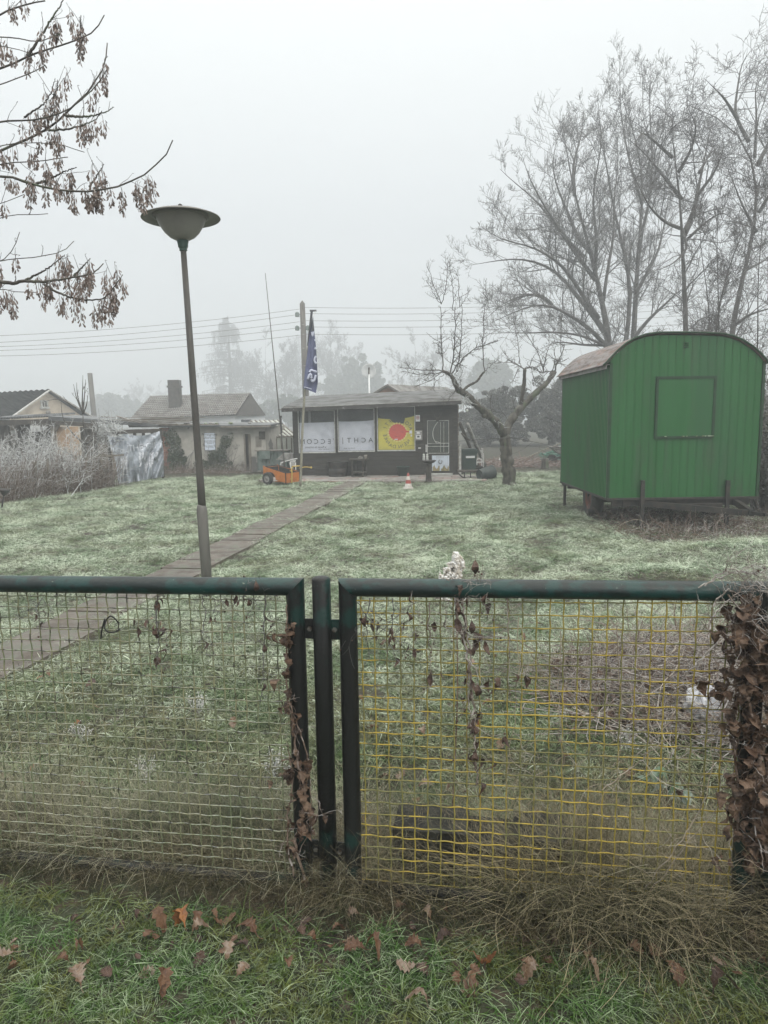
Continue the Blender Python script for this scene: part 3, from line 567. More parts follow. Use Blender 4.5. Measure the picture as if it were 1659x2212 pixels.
climber('dry_climber', 'withered dark strands hanging below the left rail', [
    (L_((345, 1285), (340, 1330), (346, 1380), (342, 1440)), .0028), (L_((440, 1285), (446, 1330), (440, 1380)), .002), (L_((520, 1285), (560, 1295), (600, 1284)), .0016), (L_((575, 1290), (572, 1380), (570, 1470), (565, 1510)), .0024), (L_((460, 1290), (500, 1300), (540, 1292)), .0014), (L_((95, 1290), (85, 1310), (92, 1340)), .002)],
    40, 'leaf_dark', 'twig_dark', 33, 'lance', (.018, .045), 9, 26)
climber('ivy', 'small withered brown ivy climbing the right side post of the left panel', [
    (L_((668, 1900), (655, 1850), (640, 1800), (662, 1760), (668, 1700), (650, 1640), (640, 1560), (628, 1500), (625, 1400), (627, 1300), out=.04), .0055), (L_((640, 1880), (625, 1820), (628, 1740), (640, 1680), (628, 1600), out=.035), .004), (L_((628, 1480), (650, 1560), (672, 1620), (680, 1700), (672, 1790), (650, 1830), out=.042), .003)],
    95, 'leaf_ivy', 'twig_brown', 34, 'ivy', (.022, .045), 12, 0)
climber('ivy', 'large withered brown ivy smothering the post at the right', [
    (L_((1618, 1850), (1606, 1830), (1625, 1790), (1600, 1700), (1640, 1600), (1600, 1500), (1610, 1400), (1590, 1300), out=.06), .009), (L_((1645, 1840), (1630, 1750), (1655, 1600), (1640, 1450), (1655, 1300), out=.05), .008), (L_((1585, 1800), (1590, 1700), (1570, 1560), (1600, 1400), out=.05), .005), (L_((1700, 1900), (1680, 1700), (1700, 1500), (1680, 1300), out=.04), .008),
    (L_((1545, 1350), (1600, 1380), (1650, 1370), (1700, 1400), out=.07), .004), (L_((1600, 1720), (1660, 1740), (1720, 1700), out=.07), .005)],
    430, 'leaf_ivy', 'twig_brown', 35, 'ivy', (.03, .058), 30, 0)
climber('vine_tangle', 'frosty grey vine tangle heaped over the right end of the rail', [
    (L_((1500, 1262), (1540, 1240), (1590, 1225), (1640, 1240), (1700, 1250), out=.05), .0028), (L_((1510, 1255), (1560, 1215), (1610, 1235), (1659, 1215), out=.07), .0025), (L_((1530, 1300), (1560, 1260), (1600, 1290), (1640, 1330), (1690, 1340), out=.06), .003), (L_((1520, 1330), (1545, 1290), (1600, 1250), (1690, 1290), out=.08), .0025), (L_((1560, 1225), (1600, 1245), (1640, 1260), (1659, 1275), out=.03), .002), (L_((1540, 1380), (1480, 1440), (1440, 1500), out=.05), .0035), (L_((1555, 1270), (1600, 1330), (1670, 1380), out=.09), .003)],
    0, None, 'vine_grey', 36, 'lance', (.01, .02), 20, 45)
# dry stems leaning on the wire low on the right
climber('dry_stalks', 'pale dead grass stalks leaning through the yellow mesh before the ivy post', [
    (L_((1390, 1905), (1470, 1800), (1520, 1720), (1535, 1600), (1530, 1500), out=.03), .0022), (L_((1400, 1910), (1480, 1800), (1540, 1740), (1560, 1640), out=.04), .002), (L_((1300, 1700), (1380, 1640), (1440, 1590), out=.02), .0024), (L_((1120, 1330), (1115, 1500), (1100, 1650), (1090, 1800), out=.02), .0016), (L_((1210, 1360), (1205, 1500), (1215, 1700), out=.02), .0016), (L_((1330, 1350), (1340, 1500), (1330, 1720), out=.02), .0016)],
    0, None, 'stalk', 37, 'lance', (.01, .02), 8, 0, 'dead stalks', (.1, .4))
# ------------------------------------------------------------------ frosted plume behind the right rail
c = gp(975, 1330); c = py(975, 1245, 2.95); c[2] = 0; t = thing('goldenrod', tuple(c), 'frosted white goldenrod plume standing up behind the right fence rail', 'plant')
m = MB(); tip = py(984, 1197, 2.95); m.tubes(resample([c, (c+tip)/2+[.02, 0, 0], tip-[.0, 0, .02]], 12), np.linspace(.004, .002, 12), 5); m.build('stem', 'twig_brown', t)
m = MB(); r = np.random.default_rng(50)
for k in range(760):
    h = r.random(); w = .068*h**.75+.008; a = r.uniform(0, 6.28); q = tip*(1-h)+(tip-[.02, 0, .19])*h+[.012*math.sin(h*9), 0, 0]; m.ball(q+[w*math.cos(a)*r.random()**.4, w*math.sin(a)*r.random()**.4, r.normal(0, .006)], r.uniform(.004, .009), 6, r.uniform(.7, 1.2))
for k in range(40):
    h = r.random(); w = .03*h+.01; a = r.uniform(0, 6.28); q = tip*(1-h)+(tip-[.02, 0, .19])*h; m.tubes(np.array([q, q+[w*math.cos(a), w*math.sin(a), -.01]]), [[.001, .001]], 3)
m.build('plume', 'seed_head', t)
# frosted little weeds on the lawn just behind the fence
for k, (x, y, h) in enumerate([(428, 1540, .13), (180, 1600, .10), (320, 1690, .12), (590, 1670, .13), (1350, 1620, .15)]):
    b = gp(x, y); r = np.random.default_rng(60+k); t = thing('frosted_weed', tuple(b), ['frosted white weed on the lawn near the middle of the left panel', 'low frosted weed near the far left behind the mesh', 'thin frosted grey weed low behind the left mesh', 'frosted weed beside the left side post', 'frosted seed stalk in front of the brushwood'][k], 'weed', 'frosted weeds behind the fence')
    m = MB(); O = np.repeat(b[None], 9, 0)+r.normal(0, .01, (9, 3))*[1, 1, 0]; D = r.normal(0, .5, (9, 3))*[1, 1, 0]+[0, 0, 1]; P, R = grow(O, D, np.full(9, h)*r.uniform(.6, 1.2, 9), np.full(9, .0018), 7, .2, 0, .5, r); m.tubes(P, R, 3, cap=False)
    O, D, Ln, rr, _ = spawn(P, R, 9, .3, 1, (30, 70), (.15, .4), .8, .3, r); P2, R2 = grow(O, D, Ln, rr, 4, .2, .05, .6, r); m.tubes(P2, R2, 3, cap=False); m.build('stem', 'twig_frost', t)
    m = MB(); [m.ball(p[-1], r.uniform(.002, .0045), 5) for p in P2]; m.build('seed_heads', 'seed_head', t)['kind'] = 'stuff'
# ------------------------------------------------------------------ brushwood, bag, board stack, bramble
r = np.random.default_rng(70); m = MB(); n = 2300; a = r.uniform(0, 6.28, n); q = r.random(n)**.6
O = np.stack([2.35+1.3*q*np.cos(a), 4.4+1.0*q*np.sin(a), .02+r.random(n)*.30*(1-q**2)], 1); D = np.stack([r.normal(.3, 1, n), r.normal(0, 1, n), r.normal(.05, .22, n)], 1)
P, R = grow(O, D, r.uniform(.15, .75, n), r.uniform(.0012, .0045, n), 8, .16, -.01, .4, r); P[:, :, 2] = np.maximum(P[:, :, 2], .01); m.tubes(P, R, 4, cap=False)
n = 900; a = r.uniform(0, 6.28, n); q = r.random(n)**.5; O = np.stack([2.35+1.35*q*np.cos(a), 4.4+1.05*q*np.sin(a), np.zeros(n)], 1); P, R = grow(O, r.normal(0, .5, (n, 3))*[1, 1, 0]+[0, 0, 1], r.uniform(.15, .55, n), np.full(n, .0016), 8, .22, -.05, .5, r); m.tubes(P, R, 3, cap=False)
fm = MB(); n = 800; a = r.uniform(0, 6.28, n); q = r.random(n)**.55; O = np.stack([2.35+1.4*q*np.cos(a), 4.35+1.1*q*np.sin(a), .04+r.random(n)*.36*(1-q**2)], 1); D = np.stack([r.normal(.2, 1, n), r.normal(0, 1, n), r.normal(.25, .4, n)], 1); P, R = grow(O, D, r.uniform(.12, .6, n), r.uniform(.0012, .0032, n), 8, .22, -.03, .4, r); P[:, :, 2] = np.maximum(P[:, :, 2], .01); fm.tubes(P, R, 3, cap=False)
t = tag(m.build('brushwood_pile', 'twig_brown', None, False, org=(2.35, 4.4, 0)), 'low heap of cut brown stems and brushwood behind the yellow mesh', 'brushwood pile')
fm.build('pale_stems', 'stalk', t)['kind'] = 'stuff'
m = MB(); n = 260; 
for i in range(n):
    a = r.uniform(0, 6.28); q = r.random()**.5; p = (2.35+1.35*q*math.cos(a), 4.4+1.05*q*math.sin(a), .03+r.random()*.25*(1-q*q)); leaf_into(m, 'ivy' if i % 3 else 'lance', r.uniform(.04, .09), p, np.array(Euler((r.uniform(-.8, .8), r.uniform(-.8, .8), r.uniform(0, 6))).to_matrix()), .4, .3, 0, r)
m.build('dead_leaves', 'leaf_dark', t)['kind'] = 'stuff'
# white bag
b = gp(1518, 1518, .15); m = MB(); r = np.random.default_rng(71); th = np.linspace(0, math.pi, 15); ph = np.linspace(0, 2*math.pi, 25); G = np.zeros((15, 25, 3))
for i, t_ in enumerate(th):
    for j, p_ in enumerate(ph):
        jj = j % 24; f = 1+.22*math.sin(2*p_+t_*2)+.16*math.sin(5*p_+3*t_)*math.sin(t_)+.12*math.sin(9*p_-5*t_)+.08*math.sin(13*p_+8*t_); w = math.sin(t_)**.8*(.085 if t_ > 1.2 else .05*t_/1.2+.035)*f
        G[i, j] = b+np.array([w*math.cos(p_), w*.7*math.sin(p_), .095*math.cos(t_)+.03*math.sin(3*p_+1)*math.sin(t_)+.015*math.sin(8*p_)*math.sin(t_)])
G[:, -1] = G[:, 0]; m.grid(G); tag(m.build('plastic_bag', 'bag', None, False, org=b), 'crumpled white plastic bag caught in the brushwood near the ivy post', 'bag')
# stack of boards behind the yellow mesh
A = gp(850, 1900); c0 = FP(.25, 0, -.22); r = np.random.default_rng(72); W = .66
t = thing('board_stack', tuple(c0+FU*W*.5), 'low stack of dark mossy boards lying behind the foot of the yellow mesh', 'board stack')
for row in range(5):
    m = MB(); off = r.uniform(-.05, .05); z = .02+row*.042; le = W-(0 if row < 5 else .0)
    R = Matrix(((FU[0], -FN[0], 0), (FU[1], -FN[1], 0), (0, 0, 1))) @ Matrix.Rotation(r.uniform(-.02, .02), 3, 'Z')
    if row == 4:
        m.box(c0+FU*(W*.22+off)+Zup*z, (W*.44, .2, .035), R); m.box(c0+FU*(W*.86+off)+Zup*z, (W*.3, .2, .035), R)
    else: m.box(c0+FU*(W*.5+off)+Zup*z, (le, .22, .035), R)
    m.build('board', 'board_stack', t)
b = gp(1440, 1760); t = thing('bramble', tuple(b), 'young bramble with dark green leaves low behind the yellow mesh', 'plant'); m = MB(); sm = MB(); r = np.random.default_rng(73)
for i in range(6):
    e = b+np.array([r.uniform(-.12, .16), r.uniform(-.1, .1), r.uniform(.08, .26)]); sm.tubes(resample([b, (b+e)/2+[0, 0, .05], e], 8), np.linspace(.003, .0015, 8), 4)
    for j in range(3): leaf_into(m, 'lance', r.uniform(.06, .09), e, np.array(Euler((0, .3, r.uniform(-.4, .4)+(j-1)*1.1+r.uniform(0, .5)+i)).to_matrix()), .2, .3, 0, r)
sm.build('stem', 'twig_brown', t); m.build('leaves', 'leaf_green', t)
# ------------------------------------------------------------------ fallen leaves, each one a thing
def fallen(x, y, L, m, label, kind='oak', grp=None, k=0, tilt=.5, zoff=.03):
    r = np.random.default_rng(900+k); p = gp(x, y, zoff); mb = MB(); R = np.array(Euler((r.uniform(-tilt, tilt), r.uniform(-tilt, tilt), r.uniform(0, 6.28))).to_matrix())
    leaf_into(mb, kind, L, p, R, r.uniform(-.6, .9), r.uniform(-.2, .9), r.uniform(-1, .5), r); tag(mb.build('oak_leaf', m, None, False, org=p), label, 'leaf', grp)
UL = [(1022, 2055, .12, 'leaf_orange', 'bright orange-brown oak leaf in the grass below the yellow mesh'), (400, 2005, .11, 'leaf_orange', 'upright orange-brown oak leaf in the row below the left mesh'), (1660*.865, 2072, .12, 'leaf_oak', 'broad brown oak leaf in the grass near the right end'), (1300*.865+40, 2092, .08, 'leaf_pale', 'small pale curled leaf right of the orange oak leaf'),
      (900, 2080, .09, 'leaf_pale', 'pale narrow leaf standing left of the orange oak leaf'), (1025, 2140, .11, 'leaf_oak', 'brown curled leaf directly below the orange oak leaf'), (925, 2175, .10, 'leaf_pale', 'pale brown leaf low in the grass below centre'), (30, 2055, .11, 'leaf_pale', 'grey-brown oak leaf at the left edge of the grass'),
      (320, 1985, .11, 'leaf_oak', 'dark brown oak leaf below the left mesh, left of the upright leaf'), (555, 2020, .12, 'leaf_oak', 'reddish brown oak leaf at the middle of the leaf row'), (460, 1980, .11, 'leaf_oak', 'brown leaf leaning on the upright orange leaf'), (790, 2050, .10, 'leaf_oak', 'brown leaf in the grass below the centre post'), (510, 2110, .08, 'leaf_pale', 'small tan leaf in the open grass below the leaf row'),
      (1540, 2150, .12, 'leaf_dark', 'dark wet leaf near the bottom right'), (175, 2130, .11, 'leaf_pale', 'tan oak leaf in the lower left grass'), (1425, 2045, .10, 'leaf_oak', 'brown leaf leaning in the dry grass left of the ivy post'), (355, 2110, .09, 'leaf_oak', 'red-brown leaf between the tan leaf and the small tan leaf')]
for k, (x, y, L0, m_, lb) in enumerate(UL): fallen(x, y, L0*.74, m_, lb, k=k, tilt=.32, zoff=.035)
r = np.random.default_rng(88)
for k in range(80):
    x = r.uniform(10, 1650); y = r.choice([r.uniform(1960, 2050), r.uniform(1975, 2040), r.uniform(2040, 2110)]); fallen(x, y, r.uniform(.03, .065), ['leaf_oak', 'leaf_dark', 'leaf_dark', 'leaf_oak', 'leaf_pale'][k % 5], 'brown fallen leaf half sunk in the grass in front of the fence', 'oak', 'fallen leaves in front of the fence', 100+k, .4, .02)
for k in range(70):
    x = r.uniform(10, 1560); y = r.uniform(1330, 1790); fallen(x, y, r.uniform(.035, .08), ['leaf_oak', 'leaf_oak', 'leaf_pale', 'leaf_orange', 'leaf_dark'][k % 5], 'brown fallen leaf on the frosty lawn seen through the fence mesh', 'oak', 'fallen leaves behind the mesh', 200+k, .4, .03)
# ------------------------------------------------------------------ street lamp
b = gp(449, 1283); YL = b[1]; top = py(396, 540, YL); b2 = py(437, 1100, YL); d = unit(top-b); t = thing('street_lamp', tuple(b), 'grey street lamp with wide disc shade leaning slightly left beside the path', 'street lamp')
m = MB(); m.tubes(np.array([b2-d*.02, b2+d*.25, (b2+top)/2, top+d*.02]), [[.041, .038, .034, .028]], 20); m.build('pole', 'pole_grey', t, True)
m = MB(); q = np.linalg.norm(b2-b); m.lathe([[0, -.2], [.054, -.2], [.054, q-.02], [.053, q], [.045, q+.035], [.038, q+.05], [0, q+.05]], b, 20, d); m.build('base_sleeve', 'sleeve', t, True)
m = MB(); c = top; m.lathe([[.032, -.01], [.040, -.005], [.036, .01], [.048, .03], [.052, .09], [.05, .095], [0, .095]], c, 22, d)
for k in range(22): a = k/22*6.283; u = unit(np.cross(d, [0, 1, 0])); v = np.cross(d, u); p0 = c+(u*math.cos(a)+v*math.sin(a))*.040; m.beam(p0+d*.02, c+(u*math.cos(a)+v*math.sin(a))*.053+d*.085, .006, .006)
m.build('collar', 'collar', t)
hub = c+d*.09; R = .375
m = MB(); m.lathe([[.0, .0], [.065, .002], [.12, .03], [.17, .078], [.21, .14], [.237, .2], [.246, .243]], hub, 40, d); m.build('globe', 'lamp_bowl', t, True)
m = MB(); m.lathe([[.245, .230], [.26, .237], [.30, .225], [R, .203], [R+.004, .207], [R, .214], [.28, .25], [.14, .29], [.03, .307], [0, .308]], hub, 48, d); m.lathe([[.244, .212], [.264, .212], [.264, .238]], hub, 48, d); sh = m.build('shade', 'lamp_grey', t, True)
m = MB(); m.ball(hub+d*.322, .024, 14); m.build('finial', 'dark_iron', t, True)
m = MB(); p0 = py(352, 505, YL); p1 = py(392, 622, YL); m.tubes(resample([p0, (p0*.5+p1*.5)+[.01, 0, -.02], p1], 10), np.full(10, .0006), 3)
for x0, y0, x1, y1 in [(376, 518, 388, 545), (407, 518, 403, 545), (410, 515, 402, 540), (345, 478, 330, 490)]: m.tubes(np.stack([py(x0, y0, YL-.2), py(x1, y1, YL-.02)]), np.full((1, 2), .0005), 3)
m.build('cobweb', 'web', t)
# ------------------------------------------------------------------ construction wagon
YF = 11.25; wl = py(1312, 1074, YF); wr = py(1641, 1073, YF); WX = np.array([wr[0]-wl[0], 0, 0]); WW = wr[0]-wl[0]-.06; zb = (wl[2]+wr[2])/2
yaw = rad(-.6); WXF = np.eye(4); WXF[:3, :3] = np.array(Matrix.Rotation(yaw, 3, 'Z')); WXF[:3, 3] = [wl[0], YF, 0]; LN = 3.05
k3 = crop(2100, 1200, 1.707); prof = []
for X_, Y_ in [(560, 455), (585, 425), (635, 372), (690, 322), (750, 285), (820, 258), (900, 243), (1000, 238), (1100, 234), (1220, 232), (1340, 233), (1400, 243), (1470, 268), (1540, 310), (1590, 352), (1632, 398)]:
    p = py(*k3(X_, Y_), YF); prof.append(((p[0]-wl[0]), p[2]))
prof = np.array(prof); prof[:, 0] = prof[:, 0]/prof[-1, 0]*WW; sz = (prof[0, 1]+prof[-1, 1])/2; lin = np.linspace(prof[0, 1], prof[-1, 1], len(prof)); prof[:, 1] += sz-(prof[0, 1]+(prof[-1, 1]-prof[0, 1])*prof[:, 0]/WW)
print('wagon', wl, WW, zb, sz, prof[:, 1].max())
t = thing('construction_wagon', (wl[0]+WW/2, YF+LN/2, 0), 'green site wagon with barrel roof and shuttered window', 'trailer')
def topz(u): return np.interp(u, prof[:, 0], prof[:, 1])
def end_wall(m, y, sg, nb=19):
    e = np.linspace(0, WW, nb+1)
    for i in range(nb):
        u0, u1 = e[i]+.004, e[i+1]-.004; us = np.linspace(u0, u1, 5); mid = .5*(u0+u1); yy = [y-sg*.0]*5
        V = []; 
        for k, u in enumerate(us):
            o = -sg*(.0035 if k in (1, 2, 3) else 0.); V += [[u, y+o, zb], [u, y+o, topz(u)-.012]]
        idx = np.arange(10).reshape(5, 2); m.add(V, np.stack([idx[:-1, 0], idx[1:, 0], idx[1:, 1], idx[:-1, 1]], -1))
        g0, g1 = e[i]-.004, e[i]+.004; m.add([[g0, y+sg*.005, zb], [g1, y+sg*.005, zb], [g1, y+sg*.005, topz(g1)-.012], [g0, y+sg*.005, topz(max(g0, 0))-.012]], [[0, 1, 2, 3]])
    m.bb(.01, WW-.01, y+sg*.012, y+sg*.03, zb, sz)
m = MB(WXF); end_wall(m, 0, 1); end_wall(m, LN, -1)
# side walls: narrow corrugated boards
for xs, sg in ((0, -1), (WW, 1)):
    n = 40*2; yy = np.linspace(0, LN, 4*40+1); off = np.array([0, .022, .022, 0]*40+[0]); G = np.zeros((len(yy), 2, 3)); G[:, :, 1] = yy[:, None]; G[:, :, 0] = xs+sg*off[:, None]; G[:, 0, 2] = zb; G[:, 1, 2] = sz-.0; m.grid(G)
m.bb(.02, WW-.02, .02, LN-.02, zb-.01, zb+.02)
w = m.build('body', 'wagon_green', t)
m = MB(WXF)
for x in (0, WW):
    for y in (0, LN): m.bb(x-.022, x+.022, y-.020, y+.022, zb, sz)
m.build('corner_trim', 'wagon_trim', t)
m = MB(WXF); m.bb(-.03, WW+.03, -.028, LN+.02, zb-.035, zb-.001); m.build('floor_edge', 'dark_iron', t)
# roof shell with overhang
m = MB(WXF); P2 = prof.copy(); cx = WW/2; nrm = []
for i in range(len(P2)):
    a = P2[max(i-1, 0)]; b_ = P2[min(i+1, len(P2)-1)]; tt = b_-a; nn = np.array([-tt[1], tt[0]]); nrm.append(nn/np.linalg.norm(nn))
nrm = np.array(nrm); outp = P2+nrm*.028; inp = P2+nrm*.0; ext0 = outp[0]+[-.05, -.045]; ext1 = outp[-1]+[.02, -.05]; outp = np.vstack([ext0, outp, ext1]); inp = np.vstack([ext0+[.0, -.012], inp+nrm*.002, ext1+[0, -.012]])
ys = np.linspace(-.035, LN+.05, 12); G = np.zeros((12, len(outp), 3)); G[:, :, 1] = ys[:, None]; G[:, :, 0] = outp[None, :, 0]; G[:, :, 2] = outp[None, :, 1]; m.grid(G); G2 = G.copy(); G2[:, :, 0] = inp[None, :, 0]; G2[:, :, 2] = inp[None, :, 1]; m.grid(G2)
for gy_ in (0, -1):
    n = len(outp); V = np.concatenate([G[gy_], G2[gy_]]); i = np.arange(n-1); m.add(V, np.stack([i, i+1, i+1+n, i+n], -1))
rf = m.build('roof', 'roof_rust', t, False)
m = MB(WXF); q = np.stack([outp[:, 0], np.full(len(outp), -.045), outp[:, 1]-.004], 1); m.tubes(q, np.full(len(q), .016), 6); m.build('roof_edge', 'wagon_trim', t)
m = MB(WXF); m.bb(-.085, -.075, -.03, LN+.05, sz-.085, sz-.015); m.bb(-.085, -.03, -.03, LN+.05, sz-.02, sz-.015); m.build('gutter', 'zinc', t)
# shuttered window on the front
def wloc(x, y): p = py(x, y, YF-.02); return (p[0]-wl[0]), p[2]
wa = wloc(*k3(912, 540)); wb = wloc(*k3(1270, 925)); m = MB(WXF); m.bb(wa[0], wb[0], -.022, .01, wb[1], wa[1]); fr = m.build('window_shutter', 'wagon_green', t)
m = MB(WXF); f = .038
for a, b_, c_, d_ in ((wa[0]-f, wb[0]+f, wa[1], wa[1]+f), (wa[0]-f, wb[0]+f, wb[1]-f, wb[1]), (wa[0]-f, wa[0], wb[1], wa[1]), (wb[0], wb[0]+f, wb[1], wa[1])): m.bb(a, b_, -.034, .0, c_, d_)
m.build('frame', 'wagon_trim', fr)
m = MB(WXF); r = np.random.default_rng(3)
for k in range(9): u = wa[0]+(wb[0]-wa[0])*(r.choice([r.uniform(0, .2), r.uniform(.7, 1), r.uniform(.25, .6)])); m.bb(u, u+r.uniform(.02, .06), -.037, -.030, wb[1]-.012, wb[1]+.002)
m.build('peeled_paint', 'peeled', fr)
c = wloc(*k3(1100, 308)); m = MB(WXF)
for k in (-1, 0, 1): m.box((c[0], -.016, c[1]+k*.034), (.075, .014, .009), Matrix.Rotation(.4, 3, 'X'))
m.build('vent', 'wagon_trim', t)
# chassis, wheels, legs, drawbar
m = MB(WXF)
for x in (.30, WW-.30): m.bb(x-.04, x+.04, .02, LN-.05, zb-.15, zb-.036)
for y in (.08, LN*.5, LN-.1): m.bb(.1, WW-.1, y-.04, y+.04, zb-.14, zb-.037)
ax = 1.35; m.cyl((.25, ax, .30), (WW-.25, ax, .30), .04, 10); m.box((WW*.5, ax, .38), (WW-.6, .1, .1)); m.build('chassis', 'dark_iron', t)
for x in (.16, WW-.16):
    m = MB(WXF); m.lathe([[.20, -.09], [.31, -.10], [.345, -.06], [.35, 0], [.345, .06], [.31, .10], [.20, .09]], (x, ax, .345), 28, (1, 0, 0)); wh = m.build('wheel', 'rubber', t, True)
    m = MB(WXF); m.lathe([[0, -.05], [.06, -.06], [.08, -.03], [.15, -.02], [.19, -.085], [.21, -.085], [.21, .085], [.19, .085], [.15, .02], [0, .04]], (x, ax, .345), 24, (1, 0, 0)); m.build('rim', 'rust_rim', wh, True)
m = MB(WXF); m.bb(.02, .34, ax-.25, ax-.12, -.02, .10); m.bb(.04, .30, ax-.45, ax-.3, -.02, .05); tag(m.build('wheel_block', 'board_stack', None, org=(wl[0]+.2, YF+ax-.2, 0)), 'dark wooden block wedged at the left wheel of the wagon', 'block')
for x, y in ((1387, 1), (1569, 1)):
    p = py(x, 1100, YF-.06)[0]-wl[0]; m = MB(WXF); m.bb(p-.028, p+.028, -.075, -.031, -.02, wloc(x, 1037)[1]); m.bb(p-.05, p+.05, -.085, -.02, -.02, .02); m.build('leg', 'dark_iron', t)
for x in (.06, WW-.06): m = MB(WXF); m.bb(x-.025, x+.025, LN-.06, LN-.015, 0, zb-.02); m.box((x, LN-.04, zb-.06), (.1, .1, .05)); m.build('leg', 'dark_iron', t)
m = MB(WXF); apx = WW*.80; ay = -.75; az = .33
for x in (.45, WW-.3): m.beam((x, .1, zb-.09), (apx+(.03 if x > 1 else -.03), ay, az), .07, .09)
m.beam((.9, -.12, zb-.12), (WW-.6, -.12, zb-.12), .05, .06); m.beam((apx, ay+.1, az), (apx+.12, ay-.2, az), .05, .05); m.lathe([[.02, -.012], [.05, -.012], [.05, .012], [.02, .012], [.02, -.012]], (apx+.15, ay-.25, az), 16); m.build('drawbar', 'dark_iron', t)
# ------------------------------------------------------------------ shack
WT = 2.20
t = thing('shack', tuple(SP(SW/2, 0)), 'black timber garden shack with banners behind three windows', 'shack'); SH = t
W4 = []
for q in (((644.8, 888.5), (723.5, 976)), ((730, 884), (808.5, 973.5)), ((815.5, 880), (895.8, 971.5))):
    a = uz(*q[0]); b_ = uz(*q[1]); W4.append((a[0], b_[0], b_[1], a[1]))
dg0 = uz(923.8, 909.3); dg1 = uz(969, 978.3); dl_ = uz(915, 896); dr_ = uz(979, 1028); DZ = dl_[1]; print('windows', W4, 'door', dl_, dr_, dg0, dg1)
roofL = uz(627.8, 859.6)[1]
DEEP = 3.2; LZ = WT-.0
def boards(m, u0, u1, z0, z1, y=0, h=.125):
    n = max(1, round((z1-z0)/h)); e = np.linspace(z0, z1, n+1)
    for i in range(n):
        a, b_ = e[i], e[i+1]; m.add([[u0, y-.004, a], [u1, y-.004, a], [u1, y+.010, b_-.004], [u0, y+.010, b_-.004], [u0, y+.03, a], [u1, y+.03, a], [u1, y+.03, b_], [u0, y+.03, b_]], [[0, 1, 2, 3], [4, 7, 6, 5], [0, 4, 5, 1], [3, 2, 6, 7], [0, 3, 7, 4], [1, 5, 6, 2]])
m = MB(SXF); wb_ = min(w_[2] for w_ in W4)-.04; wt_ = max(w_[3] for w_ in W4)+.03; us = [0]
du0, du1 = dl_[0], dr_[0]
boards(m, 0, du0, .02, wb_); boards(m, du1, SW, .02, WT); boards(m, W4[2][1]+.02, du0, wb_+.002, DZ); boards(m, W4[2][1]+.02, du1, DZ+.002, WT-.0)
boards(m, 0, W4[2][1]+.015, wt_, WT)
for a, b_ in ((0, W4[0][0]), (W4[0][1], W4[1][0]), (W4[1][1], W4[2][0])): m.bb(a+.012, b_-.012 if a else b_-.012, -.012, .05, wb_+.002, wt_-.002)
for w_ in W4:                                           # filler above and below each pane
    m.bb(w_[0]-.01, w_[1]+.01, .0, .03, wb_, w_[2]-.0); m.bb(w_[0]-.01, w_[1]+.01, .0, .03, w_[3], wt_)
m.bb(0, .03, .035, DEEP, .0, WT); m.bb(SW-.03, SW, .035, DEEP, 0, WT); m.bb(.032, SW-.032, DEEP-.05, DEEP, 0, WT+.2)
m.build('wall', 'dark_wood', t)
m = MB(SXF)
for k in range(16): zz = .03+k*.135; m.bb(SW+.002, SW+.022+.012*(k % 2), .03, DEEP, zz, zz+.12)
m.build('side_cladding', 'old_wood', t)
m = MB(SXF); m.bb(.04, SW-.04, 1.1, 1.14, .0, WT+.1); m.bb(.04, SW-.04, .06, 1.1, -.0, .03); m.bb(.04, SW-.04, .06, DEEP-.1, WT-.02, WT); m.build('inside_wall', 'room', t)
for k, w_ in enumerate(W4):
    u0, u1, z0, z1 = w_; m = MB(SXF); f = .022
    for a, b_, c_, d_ in ((u0-f, u1+f, z1, z1+f*.7), (u0-f, u1+f, z0-f*1.6, z0), (u0-f, u0, z0, z1), (u1, u1+f, z0, z1)): m.bb(a, b_, -.024, -.001, c_, d_)
    wn = m.build('window', 'white_frame', t); m = MB(SXF); m.bb(u0, u1, .012, .016, z0, z1); m.build('pane', 'glass', wn)
# banners behind the panes
def cloth(u0, u1, z0, ztop, y, nx=40, nz=30, amp=.014, ph=0):
    U = np.linspace(u0, u1, nx); G = np.zeros((nx, nz, 3)); 
    for i, u in enumerate(U):
        zt = ztop(u); z = np.linspace(z0, zt, nz); f = (u-u0)/(u1-u0); v = (z-z0)/(zt-z0); G[i, :, 0] = u; G[i, :, 2] = z
        G[i, :, 1] = y+amp*(np.sin(9*f+5*v+ph)*.5+np.sin(17*(f-.8*v)+ph*2)*.35*v+.35*np.sin(23*f*v+3*ph))
    return G
def banner(w_, ztop, label, mname='cloth_white'):
    u0, u1, z0, z1 = w_; m = MB(SXF); m.grid(cloth(u0+.005, u1-.005, z0+.005, ztop, .055, ph=u0)); return tag(m.build('banner', mname, None, True, org=SP((u0+u1)/2, z0)), label, 'banner')
def letters(m, body, size, u, z, y, ang=0., flip=True, ext=None):
    V, T = text_mesh(body, size); V[:, 0] *= (-1 if flip else 1)
    if ext: V[:, 0] *= ext
    c, s_ = math.cos(ang), math.sin(ang); X_ = V[:, 0]*c-V[:, 1]*s_; Z_ = V[:, 0]*s_+V[:, 1]*c; m.add(np.stack([u+X_, np.full(len(V), y), z+Z_], 1), None, T)
kc = crop(1150, 1560, 4.046)
def zt1(u): a = uz(*kc(190, 530))[1]; b_ = uz(*kc(440, 540))[1]; c_ = uz(*kc(745, 513))[1]; f = (u-W4[0][0])/(W4[0][1]-W4[0][0]); return a+(c_-a)*f-(.02)*4*f*(1-f)*.6
bn = banner(W4[0], zt1, 'white banner with mirrored black letters ECCO in the left window')
m = MB(SXF)
zc = uz(*kc(500, 838))[1]; lh = .155
for ch, x in (('E', 675), ('C', 570), ('C', 460), ('O', 350), ('N', 240)): letters(m, ch, lh*1.38, uz(*kc(x, 840))[0], zc, .030, ext=1.02)
